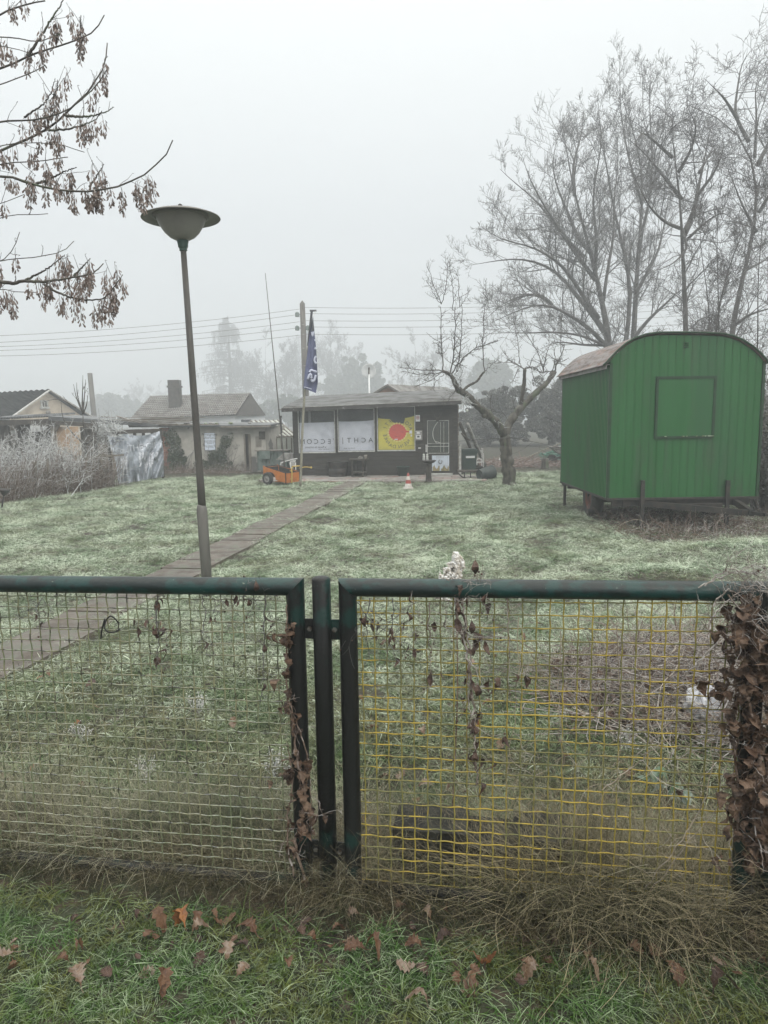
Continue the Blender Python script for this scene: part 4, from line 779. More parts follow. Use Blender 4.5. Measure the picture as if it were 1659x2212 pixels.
letters(m, "'", .2, uz(*kc(750, 800))[0]-.02, zc+.02, .030)
letters(m, 'a Rande & company', .085, uz(*kc(450, 925))[0], uz(*kc(450, 925))[1], .030); letters(m, 'YOUR AD  HERE', .05, uz(*kc(590, 962))[0], uz(*kc(590, 962))[1]+.0, .030)
m.build('lettering', 'ink', bn)
def zt2(u): f = (u-W4[1][0])/(W4[1][1]-W4[1][0]); a = uz(*kc(830, 508))[1]; b_ = uz(*kc(1385, 488))[1]; return a+(b_-a)*f-.02*4*f*(1-f)
bn = banner(W4[1], zt2, 'white banner with mirrored black letters ACHT in the middle window'); m = MB(SXF); zc = uz(*kc(1000, 818))[1]
for ch, x in (('A', 1345), ('C', 1230), ('H', 1110), ('T', 993)): letters(m, ch, lh*1.38, uz(*kc(x, 840))[0], zc, .030, ext=1.02)
u = uz(*kc(892, 820))[0]; m.bb(u-.008, u+.008, .028, .031, zc-.11, zc+.10); letters(m, 'YOUR AD  HERE', .05, uz(*kc(1000, 945))[0], uz(*kc(1000, 945))[1], .030); m.build('lettering', 'ink', bn)
kd = crop(1480, 1600, 4.1475)
tops = [(135, 300), (200, 312), (330, 320), (370, 370), (440, 385), (530, 420), (570, 370), (575, 300), (640, 290), (735, 262)]; TP = np.array([uz(*kd(*q)) for q in tops])
def zt3(u): return float(np.interp(u, TP[:, 0], TP[:, 1]))
bn = banner(W4[2], zt3, 'yellow banner with a red sun and mirrored words in the right window', 'cloth_yellow')
cu, cz = uz(*kd(455, 535)); ru = uz(*kd(605, 535))[0]-cu; m = MB(SXF); N_ = 120; V = [[cu, .031, cz]]
for i in range(N_):
    a = i/N_*2*math.pi; rr = ru*(.93+.09*(1-abs(math.sin(a*10.5))**.7)); 
    if abs(a) < .18: rr = ru*(1.02+.42*(1-abs(a)/.18))
    V.append([cu+rr*math.cos(a), .031, cz+rr*.95*math.sin(a)])
m.add(V, None, [[0, i+1, (i+1) % N_+1] for i in range(N_)]); m.build('sun_disc', 'sun_red', bn)
m = MB(SXF)                                              # pale petals round the disc
for i in range(21):
    a = (i+.5)/21*2*math.pi; p = np.array([cu+ru*1.02*math.cos(a), .034, cz+ru*.97*math.sin(a)]); m.lathe([[0, 0], [.034, 0]], p, 12, (0, 1, 0))
m.build('sun_petals', mat('petal', (.86, .76, .22), rough=.8), bn)
m = MB(SXF)
for x, y, w_ in ((395, 505, 1), (530, 540, 1)):
    u, z = uz(*kd(x, y)); m.tubes(np.array([[u+.05*math.cos(a), .028, z+.028*math.sin(a)] for a in np.linspace(.2, 2.9, 9)]), np.full(9, .0045), 4); m.lathe([[0, 0], [.012, 0]], (u+.01, .0275, z), 8, (0, 1, 0))
u, z = uz(*kd(450, 545)); m.tubes(np.array([[u+.012, .028, z+.04], [u-.012, .028, z-.01], [u+.01, .028, z-.018]]), np.full(3, .004), 4)
u, z = uz(*kd(450, 590)); m.tubes(np.array([[u+.10*math.cos(a), .028, z+.02+.055*math.sin(a)] for a in np.linspace(3.4, 6.0, 12)]), np.full(12, .0048), 4); m.build('face', 'face_red', bn)
m = MB(SXF)
for ch, x, y in (('A', 672, 470), ('T', 650, 425), ('O', 612, 388), ('F', 335, 365), ('T', 280, 405), ('?', 250, 462), ('E', 243, 585), ('K', 262, 640), ('N', 295, 700), ('A', 340, 752), ('D', 402, 775), ('N', 498, 775), ('I', 545, 757), ('E', 585, 730), ('N', 633, 690)):
    u, z = uz(*kd(x, y)); a = math.atan2(z-cz, u-cu); up = a-math.pi/2 if y < 500 else a+math.pi/2; letters(m, ch, .155, u, z, .030, up)
m.build('lettering', 'ink', bn)
m = MB(SXF); u, z = uz(*kd(682, 530)); m.bb(u-.055, u+.03, .008, .011, z-.05, z+.045); u2, z2 = uz(*kd(685, 590)); m.bb(u2-.018, u2+.018, .008, .011, z2-.03, z2+.03); u2, z2 = uz(*kd(434, 652)); m.bb(u2-.05, u2+.05, .008, .011, z2-.015, z2+.015)
tag(m.build('sticker', 'paper', None, org=SP(u, z)), 'small white stickers stuck on the pane with the red sun', 'stickers')
m = MB(SXF)
u0 = W4[0][0]
for a, b_ in ((.02, .08), (.28, .36)): G = cloth(u0+a, u0+b_, W4[0][2], lambda u: W4[0][3], .12, 8, 8, .01); m.grid(G)
tag(m.build('curtain', 'curtain', None, org=SP(u0, 1)), 'narrow pale curtain strips behind the left window', 'curtain')
# notice, letterbox
def plate(name, a, b_, th, mname, label=None, cat=None, parent=None, y0=-.026):
    m = MB(SXF); p = uz(*kd(*a)); q = uz(*kd(*b_)); m.bb(p[0], q[0], y0-th, y0, q[1], p[1]); o = m.build(name, mname, parent, org=None if parent else SP(*p)); 
    if label: tag(o, label, cat)
    return o, p, q
o, p, q = plate('notice', (757, 250), (830, 356), .012, 'paper', 'small white notice with a round emblem beside the right window', 'notice')
m = MB(SXF); uc = (p[0]+q[0])/2; m.lathe([[.028, 0], [.045, 0]], (uc, -.040, q[1]+(p[1]-q[1])*.68), 18, (0, 1, 0)); m.bb(uc-.022, uc+.022, -.041, -.039, q[1]+(p[1]-q[1])*.62, q[1]+(p[1]-q[1])*.72); m.bb(uc-.05, uc+.05, -.041, -.039, q[1]+.09, q[1]+.105); m.bb(uc-.04, uc+.04, -.041, -.039, q[1]+.06, q[1]+.07); m.build('print', mat('print_red', (.33, .12, .11)), o)
o, p, q = plate('letterbox', (748, 505), (870, 666), .06, 'zinc', 'grey metal letterbox with white stickers left of the shack door', 'letterbox')
plate('sticker', (778, 532), (828, 558), .004, 'paper', parent=o, y0=-.087); s_, p, q = plate('sticker', (768, 582), (845, 640), .004, 'paper', parent=o, y0=-.087); plate('symbol', (785, 592), (825, 622), .003, 'ink', parent=s_, y0=-.092)
plate('flap', (756, 515), (862, 526), .01, 'aluminium', parent=o, y0=-.087)
o, p, q = plate('name_plate', (800, 788), (846, 804), .006, 'paper', 'small white name plate on the dark wall left of the door', 'name plate')
# door
dt = MB(SXF); dt.bb(du0+.01, dg0[0], .0, .04, .1, DZ-.01); dt.bb(dg1[0], du1-.01, .0, .04, .1, DZ-.01); dt.bb(dg0[0], dg1[0], .0, .04, dg0[1], DZ-.01); dt.bb(dg0[0], dg1[0], .0, .04, .1, dg1[1]); D = dt.build('door', 'dark_wood', t)
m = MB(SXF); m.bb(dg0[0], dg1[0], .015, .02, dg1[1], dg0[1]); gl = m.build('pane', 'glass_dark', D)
m = MB(SXF); f = .013
for a, b_, c_, d_ in ((dg0[0]-f, dg1[0]+f, dg0[1], dg0[1]+f), (dg0[0]-f, dg1[0]+f, dg1[1]-f, dg1[1]), (dg0[0]-f, dg0[0], dg1[1], dg0[1]), (dg1[0], dg1[0]+f, dg1[1], dg0[1])): m.bb(a, b_, -.012, -.001, c_, d_)
for X_, Y_ in ((720, 0), (770, 0)): z = uz(*kd(1100, X_))[1]; m.bb(dg0[0], dg1[0], -.006, .012, z-.006, z+.006)
q = [uz(*kd(*z_)) for z_ in ((1125, 365), (1075, 430), (1045, 500), (1040, 580), (1055, 650), (1100, 712))]; m.tubes(resample([[a, .006, b_] for a, b_ in q], 16), np.full(16, .010), 5)
q = [uz(*kd(*z_)) for z_ in ((1095, 690), (1175, 712))]; m.tubes(np.array([[a, .006, b_] for a, b_ in q]), np.full(2, .009), 5)
for X_ in (1170, 1225): q = [uz(*kd(X_, y_)) for y_ in (365, 860)]; m.tubes(np.array([[a, .011, b_] for a, b_ in q]), np.full(2, .005), 4)
m.build('leading', 'white_frame', D)
h0 = uz(*kd(935, 740)); h1 = uz(*kd(935, 865)); m = MB(SXF); m.bb(h0[0]-.028, h0[0]+.028, -.01, -.001, h1[1], h0[1]); m.tubes(np.array([[h0[0], -.03, h0[1]-.05], [h0[0]-.0, -.05, h0[1]-.05], [h0[0]+.09, -.05, h0[1]-.055]]), np.full(3, .011), 6); m.build('handle', 'aluminium', D)
pa = uz(*kd(1027, 920)); pb = uz(*kd(1315, 1175)); m = MB(SXF); n = 60; uu = np.linspace(pa[0], pb[0], n); G = np.zeros((n, 2, 3)); G[:, :, 0] = uu[:, None]; G[:, :, 1] = -.012+.006*np.sin(uu*95)[:, None]; G[:, 0, 2] = pb[1]; G[:, 1, 2] = pa[1]; m.grid(G); kp = m.build('kick_panel', 'corrug', D, True)
m = MB(SXF); r = np.random.default_rng(4)
uu = np.linspace(pa[0]+.02, pb[0]-.01, 24)
for i in range(23):
    if 9 < i < 12: continue
    h = (pa[1]-pb[1])*(.20+.10*math.sin(i*.9)+.06*r.random()); m.bb(uu[i], uu[i+1], -.023, -.02, pb[1], pb[1]+h)
m.build('stain', 'moss_board', kp)
hc = uz(*kd(1168, 1022)); m = MB(SXF); m.tubes(np.array([[hc[0]+.052*math.cos(a), -.03, hc[1]+.062*math.sin(a)] for a in np.linspace(1.9, 7.0, 16)]), np.full(16, .011), 6); tag(m.build('horseshoe', 'dark_iron', None, org=SP(*hc)), 'dark horseshoe hung on the white panel of the shack door', 'horseshoe')
a = uz(*kd(1022, 1212)); b_ = uz(*kd(1368, 1262)); m = MB(SXF); zs_ = (a[1]+b_[1])/2; m.bb(a[0], b_[0], -.10, -.03, zs_+.005, a[1]); m.bb(a[0]+.01, b_[0]-.01, -.09, -.03, b_[1]+.01, zs_-.004); m.build('doorstep', 'white_frame', t)
# antlers over the door
c = uz(*kd(1120, 270)); m = MB(SXF); r = np.random.default_rng(9)
for sg in (-1, 1):
    O = np.array([[c[0]+sg*.03, -.05, c[1]-.06]]*6); Dd = np.array([[sg*1.0, -.3, .9]]*6)+r.normal(0, .35, (6, 3)); P, R = grow(O, Dd, r.uniform(.12, .26, 6), np.full(6, .011), 6, .15, .12, .3, r); m.tubes(P, R, 5)
m.box((c[0], -.035, c[1]-.08), (.1, .03, .12)); tag(m.build('antlers', 'very_dark_wood', None, org=SP(*c)), 'dark antlers mounted over the shack door', 'antlers')
# roof
eL = uz(608, 883, .42); eR = uz(994.8, 866, .42); print('eaves', eL, eR)
m = MB(SXF); ry = [-.42, -.25, .6, 1.6, 2.6, 3.3]; r = np.random.default_rng(12); n = 26; uu = np.linspace(eL[0], eR[0]+.02, n); G = np.zeros((n, len(ry), 3)); zE = eL[1]+(eR[1]-eL[1])*(uu-uu[0])/(uu[-1]-uu[0])
hb = [.0, .045, .13, .24, .35, .42]
bz = [uz(627.8, 859.6, -2.6)[1], uz(985, 843.5, -2.6)[1]]; print('roof back', bz)
for j, y in enumerate(ry):
    zb_ = np.linspace(bz[0], bz[1], n); f = np.clip((y+.42)/3.0, 0, 1.05); G[:, j, 0] = uu+(.02*j); G[:, j, 1] = y; G[:, j, 2] = zE*(1-f)+zb_*f+(.05 if j > 0 else 0)+r.normal(0, .004, n)*(j > 0)
m.grid(G); G2 = G.copy(); G2[:, :, 2] -= .09; m.grid(G2)
for a in (0, -1): V = np.concatenate([G[a], G2[a]]); i = np.arange(len(ry)-1); m.add(V, np.stack([i, i+1, i+1+len(ry), i+len(ry)], -1))
rf = m.build('roof', 'felt', t, True)
m = MB(SXF); 
for i in range(n-1): m.add([[uu[i], -.435, zE[i]-.10], [uu[i+1], -.435, zE[i+1]-.10], [uu[i+1], -.435, zE[i+1]+.012], [uu[i], -.435, zE[i]+.012], [uu[i], -.415, zE[i]-.10], [uu[i+1], -.415, zE[i+1]-.10], [uu[i+1], -.415, zE[i+1]+.012], [uu[i], -.415, zE[i]+.012]], [[0, 1, 2, 3], [3, 2, 6, 7], [0, 4, 5, 1]])
m.build('fascia', 'felt_edge', rf)
m = MB(SXF); m.tubes(np.stack([uu, np.full(n, -.44), zE+.018], 1), np.full(n, .012), 5); m.build('roof_seam', 'zinc', rf)
m = MB(SXF); m.bb(.02, SW-.02, -.40, DEEP, WT-.02, WT); m.bb(0, SW, -.02, .05, WT, zE.max()-.05); m.build('soffit', 'very_dark_wood', rf)
m = MB(SXF); m.bb(-.38, -.02, -.30, -.1, WT-.1, WT-.075); m.build('eaves_board', 'old_wood', rf)
# satellite dish on a post behind the roof
c = py(797, 801, SA[1]+2.9); bb_ = py(798.5, 862, SA[1]+2.9); t = thing('satellite_dish', tuple(bb_), 'pale round satellite dish on a mast above the shack roof', 'satellite dish')
m = MB(); dr = unit(np.array([.15, 1, .25])); m.lathe([[0, .06], [.10, .055], [.18, .035], [.255, 0], [.26, .004], [.18, .04], [.0, .066]], c-dr*.04, 32, dr); m.build('reflector', 'dish', t, True)
m = MB(); m.cyl(bb_-[0, 0, 1.0], c+[.0, -.12, .02], .03, 10); m.build('mast', 'dish', t, True); m = MB(); m.cyl(c+[0, -.1, -.28], c+[.0, -.13, .11], .03, 8); m.box(c+[0, -.09, -.05], (.05, .1, .14)); m.build('bracket', 'steel', t)
# ------------------------------------------------------------------ things in front of the shack
b = gp(882, 1056); m = MB(); m.bb(b[0]-.125, b[0]+.125, b[1]-.125, b[1]+.125, .0, .03); prof_ = [(.095, .03), (.022, .44)]
t = thing('traffic_cone', tuple(b), 'faded red and white traffic cone at the edge of the frosty lawn', 'traffic cone'); m.build('base', 'cone_white', t)
hh = [.03, .14, .235, .325, .41]; 
for k in range(4):
    m = MB(); rr = lambda z: .10-.078*(z-.03)/.38; m.lathe([[rr(hh[k]), hh[k]], [rr(hh[k+1]), hh[k+1]]]+([[0, hh[k+1]]] if k == 3 else []), b, 20); m.build('stripe', ['cone_white', 'cone_red', 'cone_white', 'cone_red'][k], t, True)
b = gp(926, 1041); t = thing('plinth', tuple(b), 'dark wooden post with a round basin on top before the shack door', 'bird bath'); zt = py(926, 996, b[1])[2]
m = MB(); m.lathe([[.10, 0], [.085, .1], [.075, .3], [.085, zt-.05]], b, 10); m.build('post', 'very_dark_wood', t, True); m = MB(); m.lathe([[.06, zt-.06], [.14, zt-.05], [.21, zt], [.22, zt+.02], [.19, zt+.015], [0, zt-.01]], b, 24); m.build('basin', 'dark_iron', t, True)
for k, (x, lb) in enumerate(((915.5, 'left one of two small pale figurines standing on the basin'), (922.8, 'right one of two small pale figurines standing on the basin'))):
    p = py(x, 994, b[1]); q = py(x, 980, b[1]); h = q[2]-p[2]; m = MB(); m.lathe([[.03, 0], [.04, h*.15], [.03, h*.4], [.036, h*.6], [.02, h*.7]], p-[0, 0, .0], 12); m.ball(p+[0, 0, h*.82], h*.18, 10); tag(m.build('figurine', 'porcelain', None, True, org=p), lb, 'figurine', 'figurines on the basin')
# low drain frame beside the cone
b = gp(868, 1044); m = MB(); 
for k in range(5): m.bb(b[0]-.5, b[0]+.35, b[1]+k*.12, b[1]+k*.12+.07, .035, .06)
for x in (-.45, -.1, .28): m.bb(b[0]+x, b[0]+x+.08, b[1], b[1]+.55, .0, .034)
tag(m.build('pallet', 'old_wood', None, org=b), 'flat weathered pallet lying on the paving behind the cone', 'pallet')
# round garden table against the wall
kf = crop(1020, 1700, 3.072); c = SP(uz(*kf(1305, 640))[0], 0, .42); t = thing('garden_table', tuple(c), 'dark round wooden table with turned legs against the shack wall', 'table'); TH = uz(*kf(1305, 412), .42)[1]; TR = .30
m = MB(); m.lathe([[0, TH-.04], [TR, TH-.04], [TR+.01, TH-.02], [TR, TH], [0, TH]], c, 28); m.build('table_top', 'very_dark_wood', t)
for a in (.5, 2.1, 3.6, 5.2): m = MB(); p = c+[.24*math.cos(a), .24*math.sin(a), 0]; m.lathe([[.03, 0], [.035, .1], [.024, .14], [.03, .3], [.022, .5], [.035, TH-.12], [.035, TH-.03]], p, 10); m.build('leg', 'very_dark_wood', t, True)
m = MB(); m.lathe([[0, .16], [.25, .16], [.25, .19], [0, .19]], c, 20); m.build('shelf', 'very_dark_wood', t)
m = MB(); m.lathe([[.03, 0], [.045, .05], [.06, .11], [.055, .11], [.0, .06]], c+[.2, 0, TH], 14); tag(m.build('flower_pot', 'old_wood', None, True, org=c+[.2, 0, TH]), 'small pale pot at the right of the round table top', 'pot')
m = MB(); m.bb(c[0]-.03, c[0]+.11, c[1]-.05, c[1]+.05, TH, TH+.05); m.lathe([[.035, .05], [.04, .075], [0, .075]], c+[.04, 0, TH], 12); tag(m.build('lantern_box', 'zinc', None, org=c+[0, 0, TH]), 'small grey box standing on the round table', 'box')
c = SP(uz(*kf(1040, 640))[0], 0, .33); m = MB()
m.lathe([[0, 0], [.27, .0], [.29, .08], [.275, .10], [.29, .12], [.30, .26], [.285, .28], [.30, .30], [.31, .46], [.33, .48], [.33, .50], [.28, .47], [0, .42]], c, 26); tag(m.build('planter', 'dark_iron', None, True, org=c), 'dark round ribbed tub on the paving against the shack wall', 'planter')
c = SP(uz(*kd(560, 1200))[0], 0, .3); m = MB(); m.lathe([[0, 0], [.14, 0], [.19, .33], [.21, .33], [.20, .3], [0, .28]], c, 20); tag(m.build('flower_pot', 'bin_green', None, True, org=c), 'dark green pot against the wall left of the basin', 'pot')
# right of the shack: bin, poles, sledge bench, bucket, chair
k5 = crop(1760, 1700, 3.072)
b = gp(*k5(360, 600)); b[1] += .35; b[0] = py(*k5(352, 500), b[1])[0]; t = thing('wheelie_bin', tuple(b), 'dark green wheeled bin with a white label right of the shack', 'wheelie bin'); zt = py(*k5(360, 318), b[1])[2]; w = .24
m = MB(); V = [];
for z, f in ((.06, .86), (zt, 1.0)): V += [[b[0]-w*f, b[1]-w*f, z], [b[0]+w*f, b[1]-w*f, z], [b[0]+w*f, b[1]+w*f, z], [b[0]-w*f, b[1]+w*f, z]]
m.add(V, [[0, 1, 5, 4], [1, 2, 6, 5], [2, 3, 7, 6], [3, 0, 4, 7], [0, 3, 2, 1], [4, 5, 6, 7]]); m.bb(b[0]-w-.015, b[0]+w+.015, b[1]-w-.015, b[1]+w+.01, zt-.07, zt-.002); m.build('body', 'bin_green', t)
m = MB(); m.bb(b[0]-w-.03, b[0]+w+.03, b[1]-w-.04, b[1]+w+.03, zt, zt+.035); m.bb(b[0]-w, b[0]+w, b[1]-w, b[1]+w, zt+.036, zt+.07); m.bb(b[0]-.15, b[0]+.15, b[1]+w+.02, b[1]+w+.08, zt-.02, zt+.03); m.build('lid', 'bin_green', t)
m = MB(); m.bb(b[0]-.12, b[0]+.17, b[1]-w-.006, b[1]-w-.001, zt-.22, zt-.15); m.build('label', 'paper', t); m = MB(); m.tubes(np.array([[b[0]+w+.005, b[1]-.2+.0*a, zt-.4]+np.array([.0, .035*math.cos(a), .05*math.sin(a)]) for a in np.linspace(0, 6.28, 14)]), np.full(14, .009), 5); m.build('ring', 'plastic_white', t)
for x in (-w, w): m = MB(); m.lathe([[0, -.025], [.09, -.025], [.1, 0], [.09, .025], [0, .025]], (b[0]+x*.9, b[1]+w, .10), 16, (1, 0, 0)); m.build('wheel', 'rubber', t)
m = MB(); p1 = gp(*k5(560, 522)); p0 = py(*k5(335, -10), SA[1]-.1); m.cyl(p1, p0, .06, 12); tag(m.build('pipe', 'zinc', None, True, org=p1), 'long grey pipe leaning against the right end of the shack', 'pipe')
m = MB(); p1 = gp(*k5(470, 512)); p0 = py(*k5(245, -20), SA[1]-.2); m.cyl(p1, p0, .06, 10, .05); tag(m.build('leaning_post', 'very_dark_wood', None, True, org=p1), 'dark timber post leaning beside the grey pipe', 'post')
m = MB(); p1 = py(*k5(372, 190), SA[1]-.3); p0 = py(*k5(262, 100), SA[1]-.3); m.tubes(resample([p0, (p0+p1)/2+[0, 0, -.03], p1], 8), np.full(8, .03), 6); tag(m.build('crooked_branch', 'very_dark_wood', None, True, org=p1), 'crooked dark branch propped behind the bin', 'branch')
m = MB(); p0 = py(*k5(232, 250), SA[1]-.28); p1 = py(*k5(262, 600), SA[1]-.28); m.add([[p0[0], p0[1], p0[2]-.08], [p1[0], p0[1], p0[2]+.05], [p1[0], p0[1], .02], [p0[0], p0[1], .02], [p0[0], p0[1]+.03, p0[2]-.08], [p1[0], p0[1]+.03, p0[2]+.05], [p1[0], p0[1]+.03, .02], [p0[0], p0[1]+.03, .02]], [[0, 1, 2, 3], [4, 7, 6, 5], [0, 4, 5, 1], [2, 6, 7, 3], [0, 3, 7, 4], [1, 5, 6, 2]]); tag(m.build('board', 'white_frame', None, org=p1), 'narrow white board leaning at the right corner of the shack', 'board')
# sledge like bench
c = gp(*k5(360, 668)); t = thing('sledge', tuple(c), 'low dark sledge with curved runners in front of the bin', 'sledge'); Ys = c[1]; p0 = py(*k5(228, 572), Ys); p1 = py(*k5(520, 572), Ys)
m = MB(); m.bb(p0[0], p1[0], Ys, Ys+.45, p0[2]-.02, p0[2]+.02); m.build('seat', 'very_dark_wood', t)
for y in (Ys+.03, Ys+.42):
    m = MB(); m.tubes(resample([py(*k5(222, 590), y)*[1, 1, 1], py(*k5(260, 640), y), py(*k5(330, 665), y), [py(*k5(700, 665), y)[0], y, .03]], 14), np.full(14, .022), 6); m.build('runner', 'dark_iron', t)
    for x in (300, 375, 470): q = py(*k5(x, 600), y)[0]; m = MB(); m.bb(q-.015, q+.015, y-.015, y+.015, .02, p0[2]-.02); m.build('leg', 'dark_iron', t)
a0 = gp(*k5(575, 672)); a0[2] = .19; a1 = a0+[.0, 0, 0]; dr = unit(np.array([.78, .45, .12])); a0 = a0-dr*.28
t = thing('bucket', tuple(a0+dr*.25), 'black plastic bucket lying on its side by the tree', 'bucket'); m = MB(); m.lathe([[.0, 0.02], [.145, .02], [.15, .0], [.155, .02], [.19, .46], [.205, .47], [.2, .49], [.185, .48], [.14, .05], [0, .04]], a0, 28, dr); m.build('body', 'bucket', t, True)
m = MB(); q = a0+dr*.46; u = unit(np.cross(dr, Zup)); m.tubes(np.stack([q+u*.2*math.cos(a)+(dr*.75-Zup*.5)*.2*math.sin(a) for a in np.linspace(0, math.pi, 12)]), np.full(12, .006), 5); m.build('handle', 'zinc', t)
c = gp(*k5(500, 560)); Yc = c[1]; t = thing('garden_chair', tuple(c), 'white tubular garden chair half hidden behind the bin', 'chair'); s0 = py(*k5(440, 410), Yc); s1 = py(*k5(525, 310), Yc)
for yy in (Yc-.18, Yc+.2):
    m = MB(); x0, x1 = s0[0], s1[0]; m.tubes(resample([[x0, yy, 0], [x0, yy, s0[2]], [x1-.05, yy, s0[2]], [x1, yy, s0[2]*.55], [x1, yy, 0]], 20), np.full(20, .013), 6); m.tubes(resample([[x1, yy, s0[2]*.6], [x1+.01, yy, s1[2]-.1], [x1-.12, yy, s1[2]]], 10), np.full(10, .013), 6); m.build('side_frame', 'plastic_white', t)
m = MB(); 
for k in range(5): m.bb(s0[0], s1[0]-.05, Yc-.18+k*.08, Yc-.13+k*.08, s0[2]-.14, s0[2]-.12)
m.build('seat', 'plastic_white', t); m = MB()
for k in range(5): m.bb(s1[0]-.03, s1[0]-.01, Yc-.18, Yc+.2, s0[2]+.02+k*.07, s0[2]+.06+k*.07)
m.build('backrest', 'plastic_white', t)
c = gp(*k5(490, 560))+[0, -.25, 0]; m = MB(); m.lathe([[0, .04], [.2, .06], [.26, .14], [.28, .15], [.27, .12], [.2, .02], [0, 0]], c, 24); tag(m.build('bowl', 'dark_iron', None, True, org=c), 'shallow dark bowl on the ground behind the sledge', 'bowl')
# gazing ball
c = py(*k5(738, 440), gp(*k5(738, 470))[1]); m = MB(); m.ball(c, .10, 16); m.cyl((c[0], c[1], 0), c, .02, 8); tag(m.build('gazing_ball', mat('silver', (.45, .5, .48), rough=.15, metal=.8), None, True, org=(c[0], c[1], 0)), 'small silver gazing ball left of the apple tree trunk', 'garden ball')
# woodchip heap
r = np.random.default_rng(90); c = gp(*k5(1130, 500)); t_ = MB(); n = 1400; wx = 3.6; O = np.stack([c[0]+r.normal(-.3, wx*.42, n), c[1]+r.normal(.6, .75, n), np.abs(r.normal(0, .07, n))], 1); k = (O[:, 0] > 3.0) & (O[:, 0] < 7.4); O = O[k]; n = len(O); D = np.stack([r.normal(1, .8, n), r.normal(0, .9, n), r.normal(0, .15, n)], 1); P, R = grow(O, D, r.uniform(.12, .7, n), r.uniform(.006, .018, n), 4, .12, 0, .6, r); t_.tubes(P, R, 4); tag(t_.build('stick_heap', 'woodchip', None, org=c), 'wide flat heap of reddish brown sticks beyond the apple tree', 'stick heap')
# stump, wheelbarrow, green netting, stick by the wagon
c = gp(*k5(1290, 535)); m = MB(); h = .36; m.lathe([[.17, -.02], [.14, .06], [.12, .2], [.125, h-.02], [.10, h], [0, h]], c, 14); tag(m.build('tree_stump', 'bark', None, True, org=c), 'short cut tree stump before the green netting', 'stump')
c = gp(*k5(1400, 470)); t = MB(); r = np.random.default_rng(91); n = 90; O = c+np.stack([r.uniform(-.55, .35, n), r.uniform(0, .5, n), r.uniform(.03, .42, n)], 1); P, R = grow(O, np.stack([r.normal(1, .3, n), r.normal(0, .3, n), r.normal(0, .25, n)], 1), np.full(n, .55), np.full(n, .016), 6, .2, 0, .9, r); t.tubes(P, R, 4); tag(t.build('netting', 'green_net', None, org=c), 'bundle of green plastic netting beside the wagon', 'netting')
c = gp(*k5(1500, 490))+[.2, 0, 0]; t = thing('wheelbarrow', tuple(c), 'dark wheelbarrow standing half behind the wagon', 'wheelbarrow'); zt = py(*k5(1400, 272), c[1])[2]; x0 = py(*k5(1338, 270), c[1])[0]
m = MB(); T0 = np.array([[x0, c[1]-.3, zt+.03], [x0+1.0, c[1]-.3, zt], [x0+1.0, c[1]+.3, zt], [x0, c[1]+.3, zt+.03], [x0+.35, c[1]-.18, zt-.25], [x0+.8, c[1]-.18, zt-.25], [x0+.8, c[1]+.18, zt-.25], [x0+.35, c[1]+.18, zt-.25]]); m.add(T0, [[0, 1, 5, 4], [1, 2, 6, 5], [2, 3, 7, 6], [3, 0, 4, 7], [4, 5, 6, 7]]); m.tubes(T0[[0, 1, 2, 3, 0]], np.full(5, .014), 6); m.build('tray', 'zinc', t)
for y in (-.2, .2):
    m = MB(); m.tubes(np.array([[x0+.1, c[1]+y*.4, .2], [x0+.8, c[1]+y, zt-.28], [x0+1.5, c[1]+y*1.2, zt-.15]]), np.full(3, .016), 6); m.build('handle', 'dark_iron', t); m = MB(); m.tubes(np.array([[x0+.8, c[1]+y, zt-.28], [x0+.9, c[1]+y, 0]]), np.full(2, .016), 6); m.build('leg', 'dark_iron', t)
m = MB(); m.lathe([[.0, -.03], [.1, -.03], [.14, -.05], [.19, -.03], [.2, 0], [.19, .03], [.14, .05], [.1, .03], [0, .03]], (x0+.12, c[1], .2), 20, (0, 1, 0)); m.build('wheel', 'rubber', t)
m = MB(); p0 = gp(*k5(900, 478)); p1 = py(*k5(1535, 200), p0[1]-.4); m.tubes(resample([p0, (p0+p1)/2+[0, 0, .02], p1], 10), np.linspace(.03, .015, 10), 6); tag(m.build('long_pole', 'bamboo', None, True, org=p0), 'long pale pole slanting up to the far corner of the wagon', 'pole')
